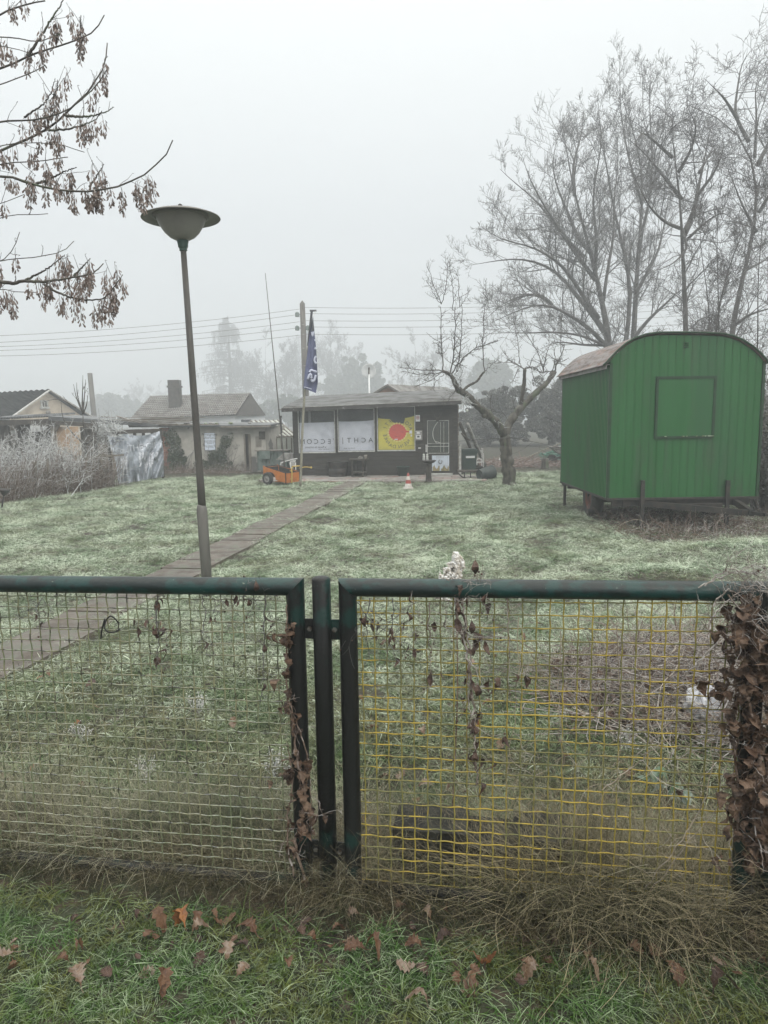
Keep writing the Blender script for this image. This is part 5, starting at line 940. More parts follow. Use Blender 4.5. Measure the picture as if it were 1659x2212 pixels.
# ------------------------------------------------------------------ orange handcart
b = gp(*kf(330, 745)); t = thing('handcart', tuple(b), 'orange box handcart with grey wheels and a yellow bar left of the shack', 'handcart')
wl_ = gp(*kf(215, 742)); c3_ = gp(*kf(380, 742)); c4 = gp(*kf(520, 715)); ux = unit(c3_-gp(*kf(165, 700))); ux[2] = 0; ux = unit(np.array([.85, -.52, 0])); uy = np.array([-ux[1], ux[0], 0]); Lc, Wc = .80, .60
cc = np.array([*py(*kf(380, 740), c3_[1])[:2], 0]); X4 = np.eye(4); X4[:3, 0] = ux; X4[:3, 1] = uy; X4[:3, 3] = cc                       # local origin: front near bottom corner, x runs towards it
zf = py(*kf(392, 590), cc[1])[2]; zr = py(*kf(185, 505), cc[1]+.5)[2]; print('cart', cc, zf, zr)
m = MB(X4)
th = .02
for y in (0, Wc):
    a = np.linspace(math.pi, 0, 15); cxw = -Lc*.70; arc = [[cxw+.20*math.cos(q), y, .14+.215*math.sin(q)] for q in a]
    poly = [[-Lc, y, .17]]+arc[:]+[[0, y, .06], [0, y, zf], [-Lc+.08, y, zr]]
    P_ = np.array(poly); n = len(P_); top_ = np.array([[x_, y, zf+(zr-zf)*(-x_/(Lc-.08))] for x_ in P_[:-2, 0]]); 
    bot = P_[:-2]; k_ = len(bot); V = np.concatenate([bot, top_, bot+[0, th, 0], top_+[0, th, 0]]); i = np.arange(k_-1); m.add(V, np.concatenate([np.stack([i, i+1, i+1+k_, i+k_], -1), np.stack([i+2*k_, i+3*k_, i+1+3*k_, i+1+2*k_], -1), np.stack([i+k_, i+1+k_, i+1+3*k_, i+3*k_], -1), np.stack([i, i+2*k_, i+1+2*k_, i+1], -1)]))
m.bb(-th, 0, th, Wc, .06, zf); m.bb(-Lc+.02, -Lc+.04, th, Wc, .22, zr-.02); m.bb(-Lc*.5, -.02, th, Wc, .08, .1); m.build('box', 'orange', t)
m = MB(X4); 
for y in (-.0, Wc+th): m.bb(-.005, .012, y-.012, y+.012, .05, zf+.005)
m.tubes(np.array([[0, 0, zf], [-Lc+.08, 0, zr], [-Lc+.06, Wc, zr], [0, Wc+.02, zf], [0, 0, zf]]), np.full(5, .013), 6); m.build('edge_trim', 'dark_iron', t)
m = MB(X4); m.bb(-Lc+.05, -.03, .03, Wc-.01, .22, .24); m.bb(-Lc+.05, -.03, .025, .03, .24, zf-.03); m.add([[-Lc+.085, Wc-.012, .2], [-.02, Wc-.012, .2], [-.02, Wc-.012, zf-.012], [-Lc+.085, Wc-.012, zr-.02]], [[0, 1, 2, 3]]); m.bb(-Lc+.045, -Lc+.055, .03, Wc-.013, .22, zr-.03); m.bb(-.03, -.012, .03, Wc-.013, .2, zf-.02); m.build('inside', 'dark_iron', t)
for y in (-.10, Wc+.12):
    m = MB(X4); m.lathe([[.10, -.05], [.155, -.055], [.175, -.03], [.18, 0], [.175, .03], [.155, .055], [.10, .05]], (-Lc*.70, y, .18), 26, (0, 1, 0)); w_ = m.build('wheel', 'rubber', t, True); m = MB(X4); m.lathe([[0, -.045], [.03, -.05], [.035, -.03], [.08, -.02], [.095, -.045], [.105, -.045], [.105, .045], [.08, .02], [0, .03]], (-Lc*.70, y, .18), 22, (0, 1, 0)); m.build('rim', 'zinc', w_, True)
m = MB(X4); m.tubes(np.array([[.03, .22, .05], [.05, .22, .35], [.04, .22, zf+.12], [.06, .26, zf+.17], [.10, .5, zf+.17]]), np.full(5, .017), 8); m.bb(0, .03, .18, .26, .15, .17); m.bb(0, .03, .18, .26, .38, .4); m.build('pull_bar', 'yellow_bar', t)
m = MB(); p0 = py(*kf(545, 530), cc[1]); p1 = py(*kf(690, 522), cc[1]); m.tubes(resample([p0, (p0+p1)/2+[0, 0, .03], p1], 8), np.full(8, .012), 6); m.ball(p1, .03, 8); m.build('handle', 'yellow_bar', t)
# white tube frame and grey trough by the corner
p = [py(*kf(x, y), SA[1]-.3) for x, y in ((315, 475), (325, 460), (470, 420), (520, 412))]; m = MB(); m.tubes(resample(p, 14), np.full(14, .018), 6); p = [py(*kf(x, y), SA[1]-.3) for x, y in ((440, 520), (425, 460), (440, 445), (500, 435))]; m.tubes(resample(p, 12), np.full(12, .016), 6)
for y in (450, 465, 480, 495): q = [py(*kf(x, y), SA[1]-.3) for x in (450, 500)]; m.tubes(np.array(q), np.full(2, .012), 5)
for x in (318, 440, 500): q = py(*kf(x, 500), SA[1]-.3); m.cyl((q[0], q[1], 0), (q[0], q[1], py(*kf(x, 460), q[1])[2]), .014, 6)
tag(m.build('chair_frame', 'plastic_white', None, True, org=(p[0][0], p[0][1], 0)), 'white tubular chair frame behind the orange handcart', 'chair')
q0 = py(*kf(345, 350), SA[1]+.2); q1 = py(*kf(480, 425), SA[1]+.2); m = MB(); m.add([[q0[0], q0[1], q0[2]], [q1[0], q0[1], q0[2]], [q1[0], q0[1], q1[2]], [q0[0]-.25, q0[1], q1[2]], [q0[0], q0[1]+.5, q0[2]], [q1[0], q0[1]+.5, q0[2]], [q1[0], q0[1]+.5, q1[2]], [q0[0]-.25, q0[1]+.5, q1[2]]], [[0, 1, 2, 3], [4, 7, 6, 5], [0, 4, 5, 1], [2, 6, 7, 3], [0, 3, 7, 4], [1, 5, 6, 2]]); m.bb(q0[0]-.1, q0[0]-.04, q0[1]+.1, q0[1]+.2, 0, q1[2]-.003); m.bb(q1[0]-.1, q1[0]-.04, q0[1]+.1, q0[1]+.2, 0, q1[2]-.003)
tag(m.build('trough', 'zinc', None, org=(q0[0], q0[1], 0)), 'grey sheet metal trough at the left corner of the shack', 'trough')
# ------------------------------------------------------------------ flag on bamboo pole, whip aerial
b = gp(649, 1052); Yg = b[1]; t = thing('flagpole', tuple(b), 'leaning pale bamboo flagpole in front of the left shack window', 'flagpole'); tp = py(673.5, 672, Yg); m = MB(); n = 26
Q = b[None]+(tp-b)[None]*np.linspace(0, 1, n)[:, None]; Q[:, 0] += -.05*np.sin(np.linspace(0, math.pi, n)); m.tubes(Q, np.linspace(.033, .026, n)*(1+.12*(np.arange(n) % 4 == 0)), 10); m.build('pole', 'bamboo', t, True)
m = MB(); q = py(665.5, 747, Yg-.01); m.tubes(np.array([tp, q]), np.full(2, .031), 10); m.build('upper_sleeve', 'flag_dark', t); m = MB(); m.bb(tp[0]-.05, tp[0]+.12, Yg-.03, Yg+.03, tp[2]-.01, tp[2]+.03); m.build('cross_piece', 'flag_dark', t)
kq = crop(1160, 1200, 5.53); Lf = [(480, 500), (430, 750), (385, 1150), (330, 1560), (295, 1950)]; Rf = [(512, 375), (545, 750), (575, 1015), (600, 1430), (618, 1820), (572, 2060)]
Lf = [kq(505, 372)]+[kq(*q) for q in Lf]; Rf = [kq(*q) for q in Rf]; nv = 40; nu = 14
def lerpP(A, n): A = np.array(A); s = np.linspace(0, len(A)-1, n); return np.stack([np.interp(s, np.arange(len(A)), A[:, i]) for i in range(2)], 1)
LL = lerpP(Lf, nv); RR = lerpP(Rf, nv); G = np.zeros((nu, nv, 3))
for i in range(nu):
    for j in range(nv):
        f = i/(nu-1); xy = LL[j]*(1-f)+RR[j]*f; G[i, j] = py(xy[0], xy[1], Yg-.10+.05*math.sin(f*7+j*.08)+.03*math.sin(f*13-j*.1))
m = MB(); m.grid(G); fl = tag(m.build('flag', 'flag_blue', None, True, org=tp), 'limp blue flag with white lettering hanging from the bamboo pole', 'flag')
m = MB(); m.tubes(np.stack([tp+[.1, -.05, 0], py(676.5, 685, Yg-.1)]), np.full((1, 2), .008), 4); m.build('cord', 'plastic_white', fl)
m = MB(); V = [py(*kq(*q), Yg-.19) for q in ((505, 385), (522, 520), (540, 680), (470, 690), (488, 500))]; m.prism(V, (0, .006, 0)); m.build('dark_tip', 'flag_dark', fl)
def fstroke(pp, w): m.tubes(resample([py(*kq(*q), Yg-.20) for q in pp], 20), np.full(20, w), 6)
m = MB(); S = .031
fstroke([(395, 1750), (425, 1650), (455, 1625), (485, 1655), (468, 1760), (490, 1815), (530, 1800), (570, 1660)], S); fstroke([(430, 1600), (465, 1545), (530, 1570), (590, 1590)], S*.9); fstroke([(578, 1240), (545, 1290), (540, 1340), (560, 1385), (588, 1400)], S*.85); fstroke([(555, 1090), (566, 1040)], S*.7); fstroke([(540, 870), (555, 905)], S*.5); fstroke([(475, 710), (500, 800), (520, 700)], S*.7); fstroke([(310, 1925), (370, 1935), (480, 1970)], S*.35)
m.build('lettering', 'flag_print', fl, True)
p0 = py(614, 1000, SA[1]-.5); p1 = py(573, 590, SA[1]-.5); pg = np.array([p0[0]+.05, p0[1], 0]); m = MB(); m.tubes(np.array([pg, p0, p0*.55+p1*.45, p1]), [[.028, .024, .017, .008]], 8); t = tag(m.build('aerial_mast', 'pole_grey', None, True, org=pg), 'tall thin whip aerial leaning left beside the shack', 'aerial')
m = MB(); q = py(606, 900, SA[1]-.5); m.box(q, (.08, .08, .06)); m.cyl(q+[.02, -.05, -.5], q+[0, -.05, .02], .03, 8); m.build('clamp', 'dark_iron', t)
# ------------------------------------------------------------------ utility poles and wires
YP = 44.; tb = py(659, 905, YP); tb[2] = 0; tp = py(653, 656, YP); t = thing('utility_pole', tuple(tb), 'tall weathered utility pole with insulators behind the shack', 'utility pole'); m = MB(); m.tubes(np.array([tb+[.12, 0, 0], tp]), [[.22, .155]], 14); m.lathe([[.155, 0], [0, .2]], tp, 14); m.build('pole', 'pole_wood', t, True)
for k, (x, y) in enumerate(((642, 679), (642, 708.5), (665, 708))): m = MB(); c = py(x, y, YP-.1); m.lathe([[.03, -.02], [.13, 0], [.13, .22], [.04, .28], [0, .28]], c-[0, 0, .14], 10); m.cyl(c, py(652, y+.5, YP), .025, 6); m.build('insulator', 'teal_paint', t)
m = MB(); 
for y in (701, 722, 752, 790, 820): c = py(653+(y-656)*.03, y, YP-.27); m.box(c, (.14, .06, .035))
m.build('step', 'zinc', t)
for k, (yl0, yl1, yr1) in enumerate(((722, 667.6, 655.4), (737, 679, 666.5), (745, 695, 680.2), (752, 708, 694.8), (763, 724, 713.1))):
    pa_ = py(-150, yl0+8, YP-4); pb_ = py(647, yl1, YP); pc_ = py(1500, yr1-15, YP+1); m = MB(); s = np.linspace(0, 1, 30)[:, None]; Q = pa_*(1-s)+pb_*s; Q[:, 2] -= 1.2*(s*(1-s))[:, 0]; m.tubes(Q, np.full(30, .011), 4)
    yr0 = (664, 677.3, 692.7, 706, 721.7)[k]; Q = py(659, yr0, YP)*(1-s)+pc_*s; Q[:, 2] -= 1.1*(s*(1-s))[:, 0]; m.tubes(Q, np.full(30, .011), 4)
    tag(m.build('power_line', 'cable', None, org=pb_), ['topmost', 'second from the top', 'middle', 'second from the bottom', 'lowest'][k]+' of the five wires carried by the utility pole', 'wire', 'wires on the utility pole')
YQ = 62.; tp = py(194, 806, YQ); m = MB(); m.cyl((tp[0]+.2, YQ, 0), tp, .24, 12, .20); tag(m.build('utility_pole', 'pole_wood', None, True, org=(tp[0], YQ, 0)), 'shorter utility pole fading in the fog behind the small tree', 'utility pole')
# ------------------------------------------------------------------ left boundary: wire fence, tarp, low sheds
k6 = crop(0, 1500, 3.318); k7 = crop(400, 1650, 2.37); k2 = crop(0, 1400, 1.3825)
fa = gp(*k2(0, 845)); fb = gp(*k2(650, 755)); fu = unit(fb-fa); fn = np.array([fu[1], -fu[0], 0]); FL = np.linalg.norm(fb-fa); print('left fence', fa, fb)
def LP(s, z, o=0.): return fa+fu*s+fn*o+Zup*z
def ls(x, y, o=0.): p = hp(x, y, fa+fn*o, fn); return float(np.dot(p-fa, fu)), float(p[2])
t = thing('wire_fence', tuple(LP(FL/2, 0)), 'sagging old wire fence overgrown with dry weeds on the left boundary', 'fence'); FH = ls(*k6(300, 1190))[1]; FH2 = ls(*k6(1400, 1078))[1]; print('fh', FH, FH2)
for x in (455, 625, 1145, 1340): s_ = ls(*k6(x, 1200))[0]; m = MB(); m.beam(LP(s_, -.1), LP(s_, FH+.05 if x != 625 else FH+.12), .07, .07); m.build('post', 'old_wood', t)
m = MB(); s1_ = ls(*k6(1145, 1100))[0]; m.beam(LP(s1_, FH2, 0), LP(ls(*k6(1510, 1070))[0]+.4, FH2, 0), .05, .05); m.build('top_rail', 'old_wood', t)
m = MB(); z_ = [.1, .3, .5, .7, FH-.02]; 
for z in z_: ss = np.linspace(-5, FL+.5, 60); m.tubes(np.stack([LP(s, z+.015*math.sin(s*1.3+z*9)) for s in ss]), np.full(60, .0055), 4)
ss = np.arange(-5, FL+.5, .14); P = np.stack([[LP(s, .02), LP(s, FH*.5, .01), LP(s, FH)] for s in ss]); m.tubes(P, np.full(P.shape[:2], .0045), 4); m.build('wire_netting', 'twig_frost', t)
# dead weeds along it
r = np.random.default_rng(101); n = 3300; s = r.uniform(-4, FL-.1, n); O = LP(0, 0)[None]+fu[None]*s[:, None]+fn[None]*r.uniform(-.45, .22, n)[:, None]; P, R = grow(O, r.normal(0, .35, (n, 3))*[1, 1, 0]+[0, 0, 1], r.uniform(.3, 1.15, n)*np.clip(1.15-.02*s, .6, 1.2), np.full(n, .0055), 6, .22, -.06, .4, r); m = MB(); m.tubes(P, R, 3, cap=False)
o = tag(m.build('dry_weeds', 'twig_brown', None, org=LP(FL/2, 0)), 'thick strip of dry frosted weeds grown through the left wire fence', 'weeds', kind='stuff')
# frosted shrubs behind the fence
for k, (x, w, h, lb) in enumerate(((10, 1.5, 1.75, 'white frosted thorny shrub at the far left edge'), (70, 1.5, 1.55, 'white frosted shrub left of the pale plywood sheet'), (118, 1.3, 1.75, 'tallest twigs of frosted shrub just before the plywood sheet'), (165, 1.2, 1.15, 'low grey frosted shrub under the young tree'))):
    s_, z = ls(x, 960, -.7); c = LP(s_, 0, -.7); r = np.random.default_rng(110+k); t = thing('frosted_shrub', tuple(c), lb, 'shrub', 'frosted shrubs on the left boundary'); m = MB(); n = 46; O = np.repeat(c[None], n, 0)+r.normal(0, .3, (n, 3))*[1, 1, 0]*w; D = r.normal(0, .45, (n, 3))*[1, 1, 0]*w*.6+[0, 0, 1]
    P, R = grow(O, D, h*r.uniform(.5, 1.12, n), np.full(n, .013), 8, .16, -.01, .4, r); m.tubes(P, R, 4, cap=False); O, D, Ln, rr, _ = spawn(P, R, 9, .25, 1, (35, 80), (.15, .42), .75, .2, r); P, R = grow(O, D, Ln, np.maximum(rr, .006), 5, .16, .04, .5, r); m.tubes(P, R, 3, cap=False); O, D, Ln, rr, _ = spawn(P, R, 4, .2, 1, (35, 80), (.2, .6), .8, .2, r); P, R = grow(O, D, Ln, np.maximum(rr, .0045), 4, .12, .04, .6, r); m.tubes(P, R, 3, cap=False); m.build('branches', 'twig_frost' if k < 3 else 'twig', t)
# young tree with upright whips
Yt = LP(ls(175, 1000, -.9)[0], 0, -.9)[1]
def yp(x, y): return py(*k6(x, y), Yt)
b = yp(1150, 1200); b[2] = 0
bare_tree('young_tree', b, [([b, yp(1145, 1050), yp(1130, 920), yp(1110, 700), yp(1100, 520)], .045, .03), ([yp(1100, 520), yp(1090, 330), yp(1098, 150), yp(1100, 0)], .026, .012), ([yp(1105, 510), yp(1060, 400), yp(1020, 250), yp(1018, 100)], .024, .012), ([yp(1110, 500), yp(1150, 400), yp(1170, 250)], .023, .012), ([yp(1100, 480), yp(1120, 300), yp(1135, 60)], .023, .012), ([yp(1085, 470), yp(1010, 300), yp(975, 120)], .023, .012), ([yp(1130, 920), yp(1020, 840), yp(900, 700), yp(820, 560), yp(810, 340)], .028, .012), ([yp(1130, 920), yp(1250, 850), yp(1310, 700), yp(1300, 600)], .024, .012), ([yp(1010, 440), yp(850, 330), yp(750, 310), yp(560, 360)], .020, .011)],
    'slender young fruit tree with upright whips behind the left fence', 'tree', ('twig_near', 'twig'), .007, ((2.2, .22), (2, .3)), 120, 1.2, Lf=1.0, trop=.12, ang=(25, 50), K0=10)
# tarp
m = MB(); nu, nv = 60, 44; L0 = [k2(592, 470), k2(640, 620), k2(655, 745)]; R0 = [k2(882, 448), k2(905, 560), k2(905, 700)]; G = np.zeros((nu, nv, 3)); Yta, Ytb = gp(*k2(655, 745))[1], gp(*k2(905, 712))[1]; print('tarp', Yta, Ytb)
for i in range(nu):
    f = i/(nu-1)
    for j in range(nv):
        g_ = j/(nv-1); A_ = np.array([np.interp(g_, [0, .5, 1], [q[c_] for q in L0]) for c_ in (0, 1)]); B_ = np.array([np.interp(g_, [0, .5, 1], [q[c_] for q in R0]) for c_ in (0, 1)])
        xy = A_*(1-f)+B_*f; sagt = (5*math.sin(math.pi*min(f/.33, 1)) if f < .33 else 7*math.sin(math.pi*(f-.33)/.67))*(1-g_); xy[1] += sagt
        Yd = (Yta*(1-f)+Ytb*f); fold = .13*math.sin(10*f*math.pi*(.4+.6*g_)+2*math.sin(3*g_))*(.3+g_)+.08*math.exp(-((f-.33-.1*g_)/.05)**2)+.10*math.sin(math.pi*f)*math.sin(9*g_-14*(f-.66)**2*4)*g_
        G[i, j] = py(xy[0], xy[1], Yd-fold)
G[:, :, 2] = np.maximum(G[:, :, 2], .02); m.grid(G); tc_ = G[nu//2, 0]; tp_ = tag(m.build('tarpaulin', 'tarp', None, True, org=tc_), 'shiny grey-blue tarpaulin with faded lettering hung over the left fence', 'tarpaulin')
def tarp_text(body, size, x, y, ang, sq=1.):
    V, T = text_mesh(body, size); c, s_ = math.cos(ang), math.sin(ang); W = []
    for v in V:
        a = x+(v[0]*c-v[1]*s_)*sq; b_ = y-(v[0]*s_+v[1]*c); xy = np.array(k7(a, b_)); bst = None
        f = np.clip((xy[0]-k7(100, 0)[0])/(k7(590, 0)[0]-k7(100, 0)[0]), 0, 1); Yd = Yta*(1-f)+Ytb*f; W.append(py(xy[0], xy[1], Yd-.30))
    mb.add(W, None, T)
mb = MB(); 
# lettering laid on the cloth: sampled on the cloth surface
SSX = k7(100, 0)[0]; GF = G.reshape(-1, 3)
def cloth_depth(xy):
    d = ray(*xy); P = GF-[0, 0, CAMH]; tt = P @ d/np.dot(d, d); e_ = np.linalg.norm(P-tt[:, None]*d, axis=1); k_ = np.argsort(e_)[:4]; w_ = 1/(e_[k_]+1e-3); return tt[k_].min()-.01
def tarp_text(body, size, x, y, ang, sq=1.):
    V, T = text_mesh(body, size); c, s_ = math.cos(ang), math.sin(ang)
    W = []
    for v in V: xy = k7(x+(v[0]*c-v[1]*s_)*sq, y-(v[0]*s_+v[1]*c)); W.append(np.array([0, 0, CAMH])+ray(*xy)*(cloth_depth(xy)-.05))
    mb.add(W, None, T)
tarp_text('THE GIFT', 85, 430, 325, .12, .95); tarp_text('THE GIFT', 55, 190, 365, -.12, .85)
mb.build('lettering', 'tarp_print', tp_)
mb = MB(); r = np.random.default_rng(5)
for k in range(26):
    x = 440+r.normal(0, 55); y = 370+r.random()*20; le = r.uniform(60, 200)*(1-abs(x-440)/220); q = [k7(x+r.normal(0, 4), y+le*f) for f in np.linspace(0, 1, 5)]; q = [np.array([0, 0, CAMH])+ray(*z)*(cloth_depth(z)-.02) for z in q]; w_ = r.uniform(.006, .03); P = np.array(q); mb.add(np.concatenate([P-[w_, 0, 0], P+[w_, 0, 0]]), [[i, i+1, i+6, i+5] for i in range(4)])
for k in range(14):
    x = 225+r.normal(0, 22); y = 400+r.random()*20; le = r.uniform(60, 190); q = [k7(x+r.normal(0, 3)+12*f, y+le*f) for f in np.linspace(0, 1, 5)]; q = [np.array([0, 0, CAMH])+ray(*z)*(cloth_depth(z)-.02) for z in q]; w_ = r.uniform(.006, .022); P = np.array(q); mb.add(np.concatenate([P-[w_, 0, 0], P+[w_, 0, 0]]), [[i, i+1, i+6, i+5] for i in range(4)])
mb.build('faded_print', 'tarp_print', tp_)
# dark board wall that carries the tarp
m = MB()
for i in range(7):
    f = i/6; A_ = py(*k2(600+290*f, 470), Yta*(1-f)+Ytb*f+.3); m.beam([A_[0], A_[1], 0], [A_[0], A_[1], py(*k2(600+290*f, 455), A_[1])[2]+.05], .12, .06)
A_ = py(*k2(600, 455), Yta+.3); B_ = py(*k2(890, 445), Ytb+.3); m.beam(A_, B_, .06, .12); tag(m.build('slat_fence', 'very_dark_wood', None, org=[A_[0], A_[1], 0]), 'dark timber frame the tarpaulin hangs from', 'fence')
# low plastered shed
YW = gp(*k2(1300, 672))[1]; w0 = py(*k2(890, 660), YW+.3); w1 = py(*k2(1475, 668), YW-.2); WU = unit((w1-w0)*[1, 1, 0]); WN = np.array([WU[1], -WU[0], 0]); O0 = np.array([w0[0], w0[1], 0]); ZW = hp(*k2(1200, 425), O0, WN)[2]; WLn = np.linalg.norm((w1-w0)[:2]); print('shed', O0, w1, ZW)
XW = np.eye(4); XW[:3, 0] = WU; XW[:3, 1] = -WN; XW[:3, 3] = O0
def wu(x, y, o=0.): p = hp(x, y, O0+WN*o, WN); return float(np.dot(p-O0, WU)), float(p[2])
t = thing('plastered_shed', tuple(O0+WU*WLn/2), 'low derelict shed with peeling grey plaster and an open doorway', 'shed'); d0 = wu(*k2(1347, 465)); d1 = wu(*k2(1388, 668)); br = wu(*k2(940, 500))[0]
m = MB(XW); m.bb(br, d0[0], 0, .2, -.05, ZW); m.bb(d1[0], WLn, 0, .2, -.05, ZW); m.bb(d0[0], d1[0], .0, .2, d0[1], ZW); m.bb(0, br, .02, .2, -.05, .12); m.bb(0, .02, .2, 2.6, 0, ZW); m.bb(WLn-.02, WLn, .2, 2.6, 0, ZW); m.bb(.02, WLn-.02, 2.5, 2.6, 0, ZW); m.build('wall', 'plaster', t)
m = MB(XW); r = np.random.default_rng(6); z = .12
row = 0
while z < ZW-.07:
    u = 0 if row % 2 else -.12
    while u < br-.02:
        a = max(u, 0); b_ = min(u+.235, br); 
        if b_-a > .04: m.bb(a+.005, b_-.005, -.006+r.uniform(-.006, .01), .19, z+.006, z+.07)
        u += .24
    z += .077; row += 1
m.build('brickwork', 'brick', t)
m = MB(XW); f = .06; m.bb(d0[0], d0[0]+.05, -.02, .06, 0, d0[1]-.002); m.bb(d1[0]-.05, d1[0]+.03, -.03, .06, 0, d0[1]-.002); m.build('door_frame', 'old_wood', t)
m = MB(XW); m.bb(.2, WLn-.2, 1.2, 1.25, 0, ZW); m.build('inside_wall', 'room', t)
m = MB(XW); q = wu(*k2(1415, 480)); q2 = wu(*k2(1445, 535)); 
for zz in np.arange(q2[1], q[1]+.02, .045): m.bb(q[0], q2[0], -.012, -.002, zz, zz+.012)
for uu_ in np.linspace(q[0], q2[0], 5): m.bb(uu_-.006, uu_+.006, -.024, -.0125, q2[1], q[1]); 
m.build('vent_grille', 'old_wood', t); m = MB(XW); q = wu(*k2(1432, 450)); m.bb(q[0], q[0]+.22, -.03, -.001, q[1]-.28, q[1]); m.build('small_shutter', 'very_dark_wood', t)
m = MB(XW); q = [wu(*k2(x, y), .3) for x, y in ((1000, 420), (1510, 418))]; z0, z1 = q[0][1], q[1][1]; m.add([[-1.0, -.25, ZW+.02], [WLn+.25, -.25, ZW+.0], [WLn-.1, 2.7, ZW+.06], [-1.0, 2.7, ZW+.16], [-1.0, -.25, ZW+.07], [WLn+.25, -.25, ZW+.05], [WLn-.1, 2.7, ZW+.11], [-1.0, 2.7, ZW+.21]], [[0, 1, 5, 4], [4, 5, 6, 7], [1, 2, 6, 5], [3, 0, 4, 7], [0, 3, 2, 1], [2, 3, 7, 6]]); m.build('roof', 'corrugated_roof', t)
m = MB(XW); m.beam([WLn*.62, -.32, ZW-.0], [WLn+.3, -.32, ZW-.0], .06, .06); m.beam([-1.0, -.28, ZW+.09], [WLn*.6, -.28, ZW+.09], .04, .04); m.build('edge_batten', 'old_wood', t)
r = np.random.default_rng(8)
for k in range(8): m = MB(XW); u = r.uniform(.3, WLn); m.ball((u, .2+r.uniform(0, .5), ZW+.12), r.uniform(.06, .10), 8, .5); tag(m.build('stone', 'peeled' if k % 3 == 0 else 'zinc', None, True, org=O0+WU*u+Zup*ZW), 'grey stone weighing down the low shed roof', 'stone', 'stones on the shed roof')
m = MB(XW); r = np.random.default_rng(7)
for k in range(13): zz = ZW+.10+.035*k*.6+r.uniform(-.01, .02); m.beam([-1.9+r.uniform(-.3, .3), -.3+k*.06, zz+r.uniform(-.05, .03)], [1.0+r.uniform(-.4, .6), -.25+k*.06, zz+r.uniform(-.0, .03)], .12, .02)
m.beam([-1.9, -.4, ZW+.42], [-.2, -.4, ZW+.24], .15, .02); m.beam([-1.3, -.5, ZW+.43], [-.4, -.5, ZW+.16], .14, .025); m.beam([-2.6, -.4, ZW+.30], [0, -.4, ZW+.04], .1, .03); tag(m.build('plank_heap', 'old_wood', None, org=O0+Zup*ZW), 'jumble of old boards lying on the roof edge above the tarpaulin', 'planks')
# sign on the shed wall
a = wu(*k7(985, 193), .06); b_ = wu(*k7(1097, 360), .06); m = MB(XW); m.bb(a[0], b_[0], -.06, -.04, b_[1], a[1]); sg = tag(m.build('sign', 'sign_blue', None, org=O0+WU*a[0]+Zup*a[1]), 'pale private property sign with black text on the shed wall', 'sign'); m = MB(XW); H_ = a[1]-b_[1]; uc = (a[0]+b_[0])/2
for s_, f, tx in ((.125, .10, 'Privatgrund'), (.062, .24, 'Betreten und'), (.062, .31, 'befahren verboten'), (.062, .45, 'Für Schäden und'), (.062, .52, 'Unfälle wird nicht'), (.062, .59, 'gehaftet.'), (.062, .74, 'Eltern haften für'), (.062, .81, 'ihre Kinder')): letters(m, tx, s_, uc, a[1]-H_*f, -.063, flip=False)
m.build('lettering', 'ink', sg); m = MB(XW)
for q in ((a[0], b_[0], a[1]-.012, a[1]), (a[0], b_[0], b_[1], b_[1]+.012), (a[0], a[0]+.012, b_[1]+.012, a[1]-.012), (b_[0]-.012, b_[0], b_[1]+.012, a[1]-.012)): m.bb(q[0], q[1], -.066, -.0602, q[2], q[3])
m.build('border', 'ink', sg)
for k, (pl_, lb) in enumerate(((((945, 470, 30), (960, 520, 45), (975, 580, 50), (990, 640, 55), (1010, 620, 40), (955, 640, 55), (985, 500, 30)), 'dark ivy patch climbing the brick end of the low shed'), (((1150, 620, 40), (1175, 580, 35), (1205, 600, 45), (1235, 560, 35), (1250, 500, 25), (1220, 640, 50), (1245, 640, 45), (1160, 655, 40), (1130, 640, 30)), 'dark ivy patch under and right of the pale sign'))):
    rg = np.random.default_rng(130+k); cs = []; rs = []
    for x, y, s_ in pl_:
        for _ in range(9): u, z = wu(*k2(x+rg.normal(0, s_*.45), y+rg.normal(0, s_*.5))); cs.append(O0+WU*u+WN*rg.uniform(.01, .12)+Zup*max(z, .03)); rs.append([.10, .10, .13])
    tt = thing('ivy', tuple(cs[0]*[1, 1, 0]), lb, 'ivy', 'ivy on the shed wall'); m = MB(); leaf_cloud(m, cs, np.array(rs)*rg.uniform(.5, 1.4, (len(rs), 1)), 7500, .032, rg); m.build('foliage', 'evergreen', tt)
    m = MB(); u, z = wu(*k2(pl_[3][0], 660)); O = np.repeat((O0+WU*u+WN*.03)[None], 40, 0)+WU*rg.normal(0, .3, (40, 1)); P, R = grow(O, WU*rg.normal(0, .5, (40, 1))+Zup, rg.uniform(.4, 1.3, 40), np.full(40, .01), 8, .2, 0, .3, rg); m.tubes(P, R, 4, cap=False); m.build('stems', 'twig', tt)
r = np.random.default_rng(140); n = 900; m = MB(); O = O0+WU*r.uniform(-.2, WLn-.6, n)[:, None]+WN*np.abs(r.normal(.25, .3, n))[:, None]; P, R = grow(O, r.normal(0, .8, (n, 3))*[1, 1, .3]+[0, 0, .35], r.uniform(.2, .6, n), np.full(n, .006), 6, .25, -.05, .4, r); P[:, :, 2] = np.maximum(P[:, :, 2], 0); m.tubes(P, R, 3, cap=False); tag(m.build('brush', 'twig_brown', None, org=O0+WU*2), 'low line of cut twigs lying at the foot of the shed wall', 'twigs', kind='stuff')
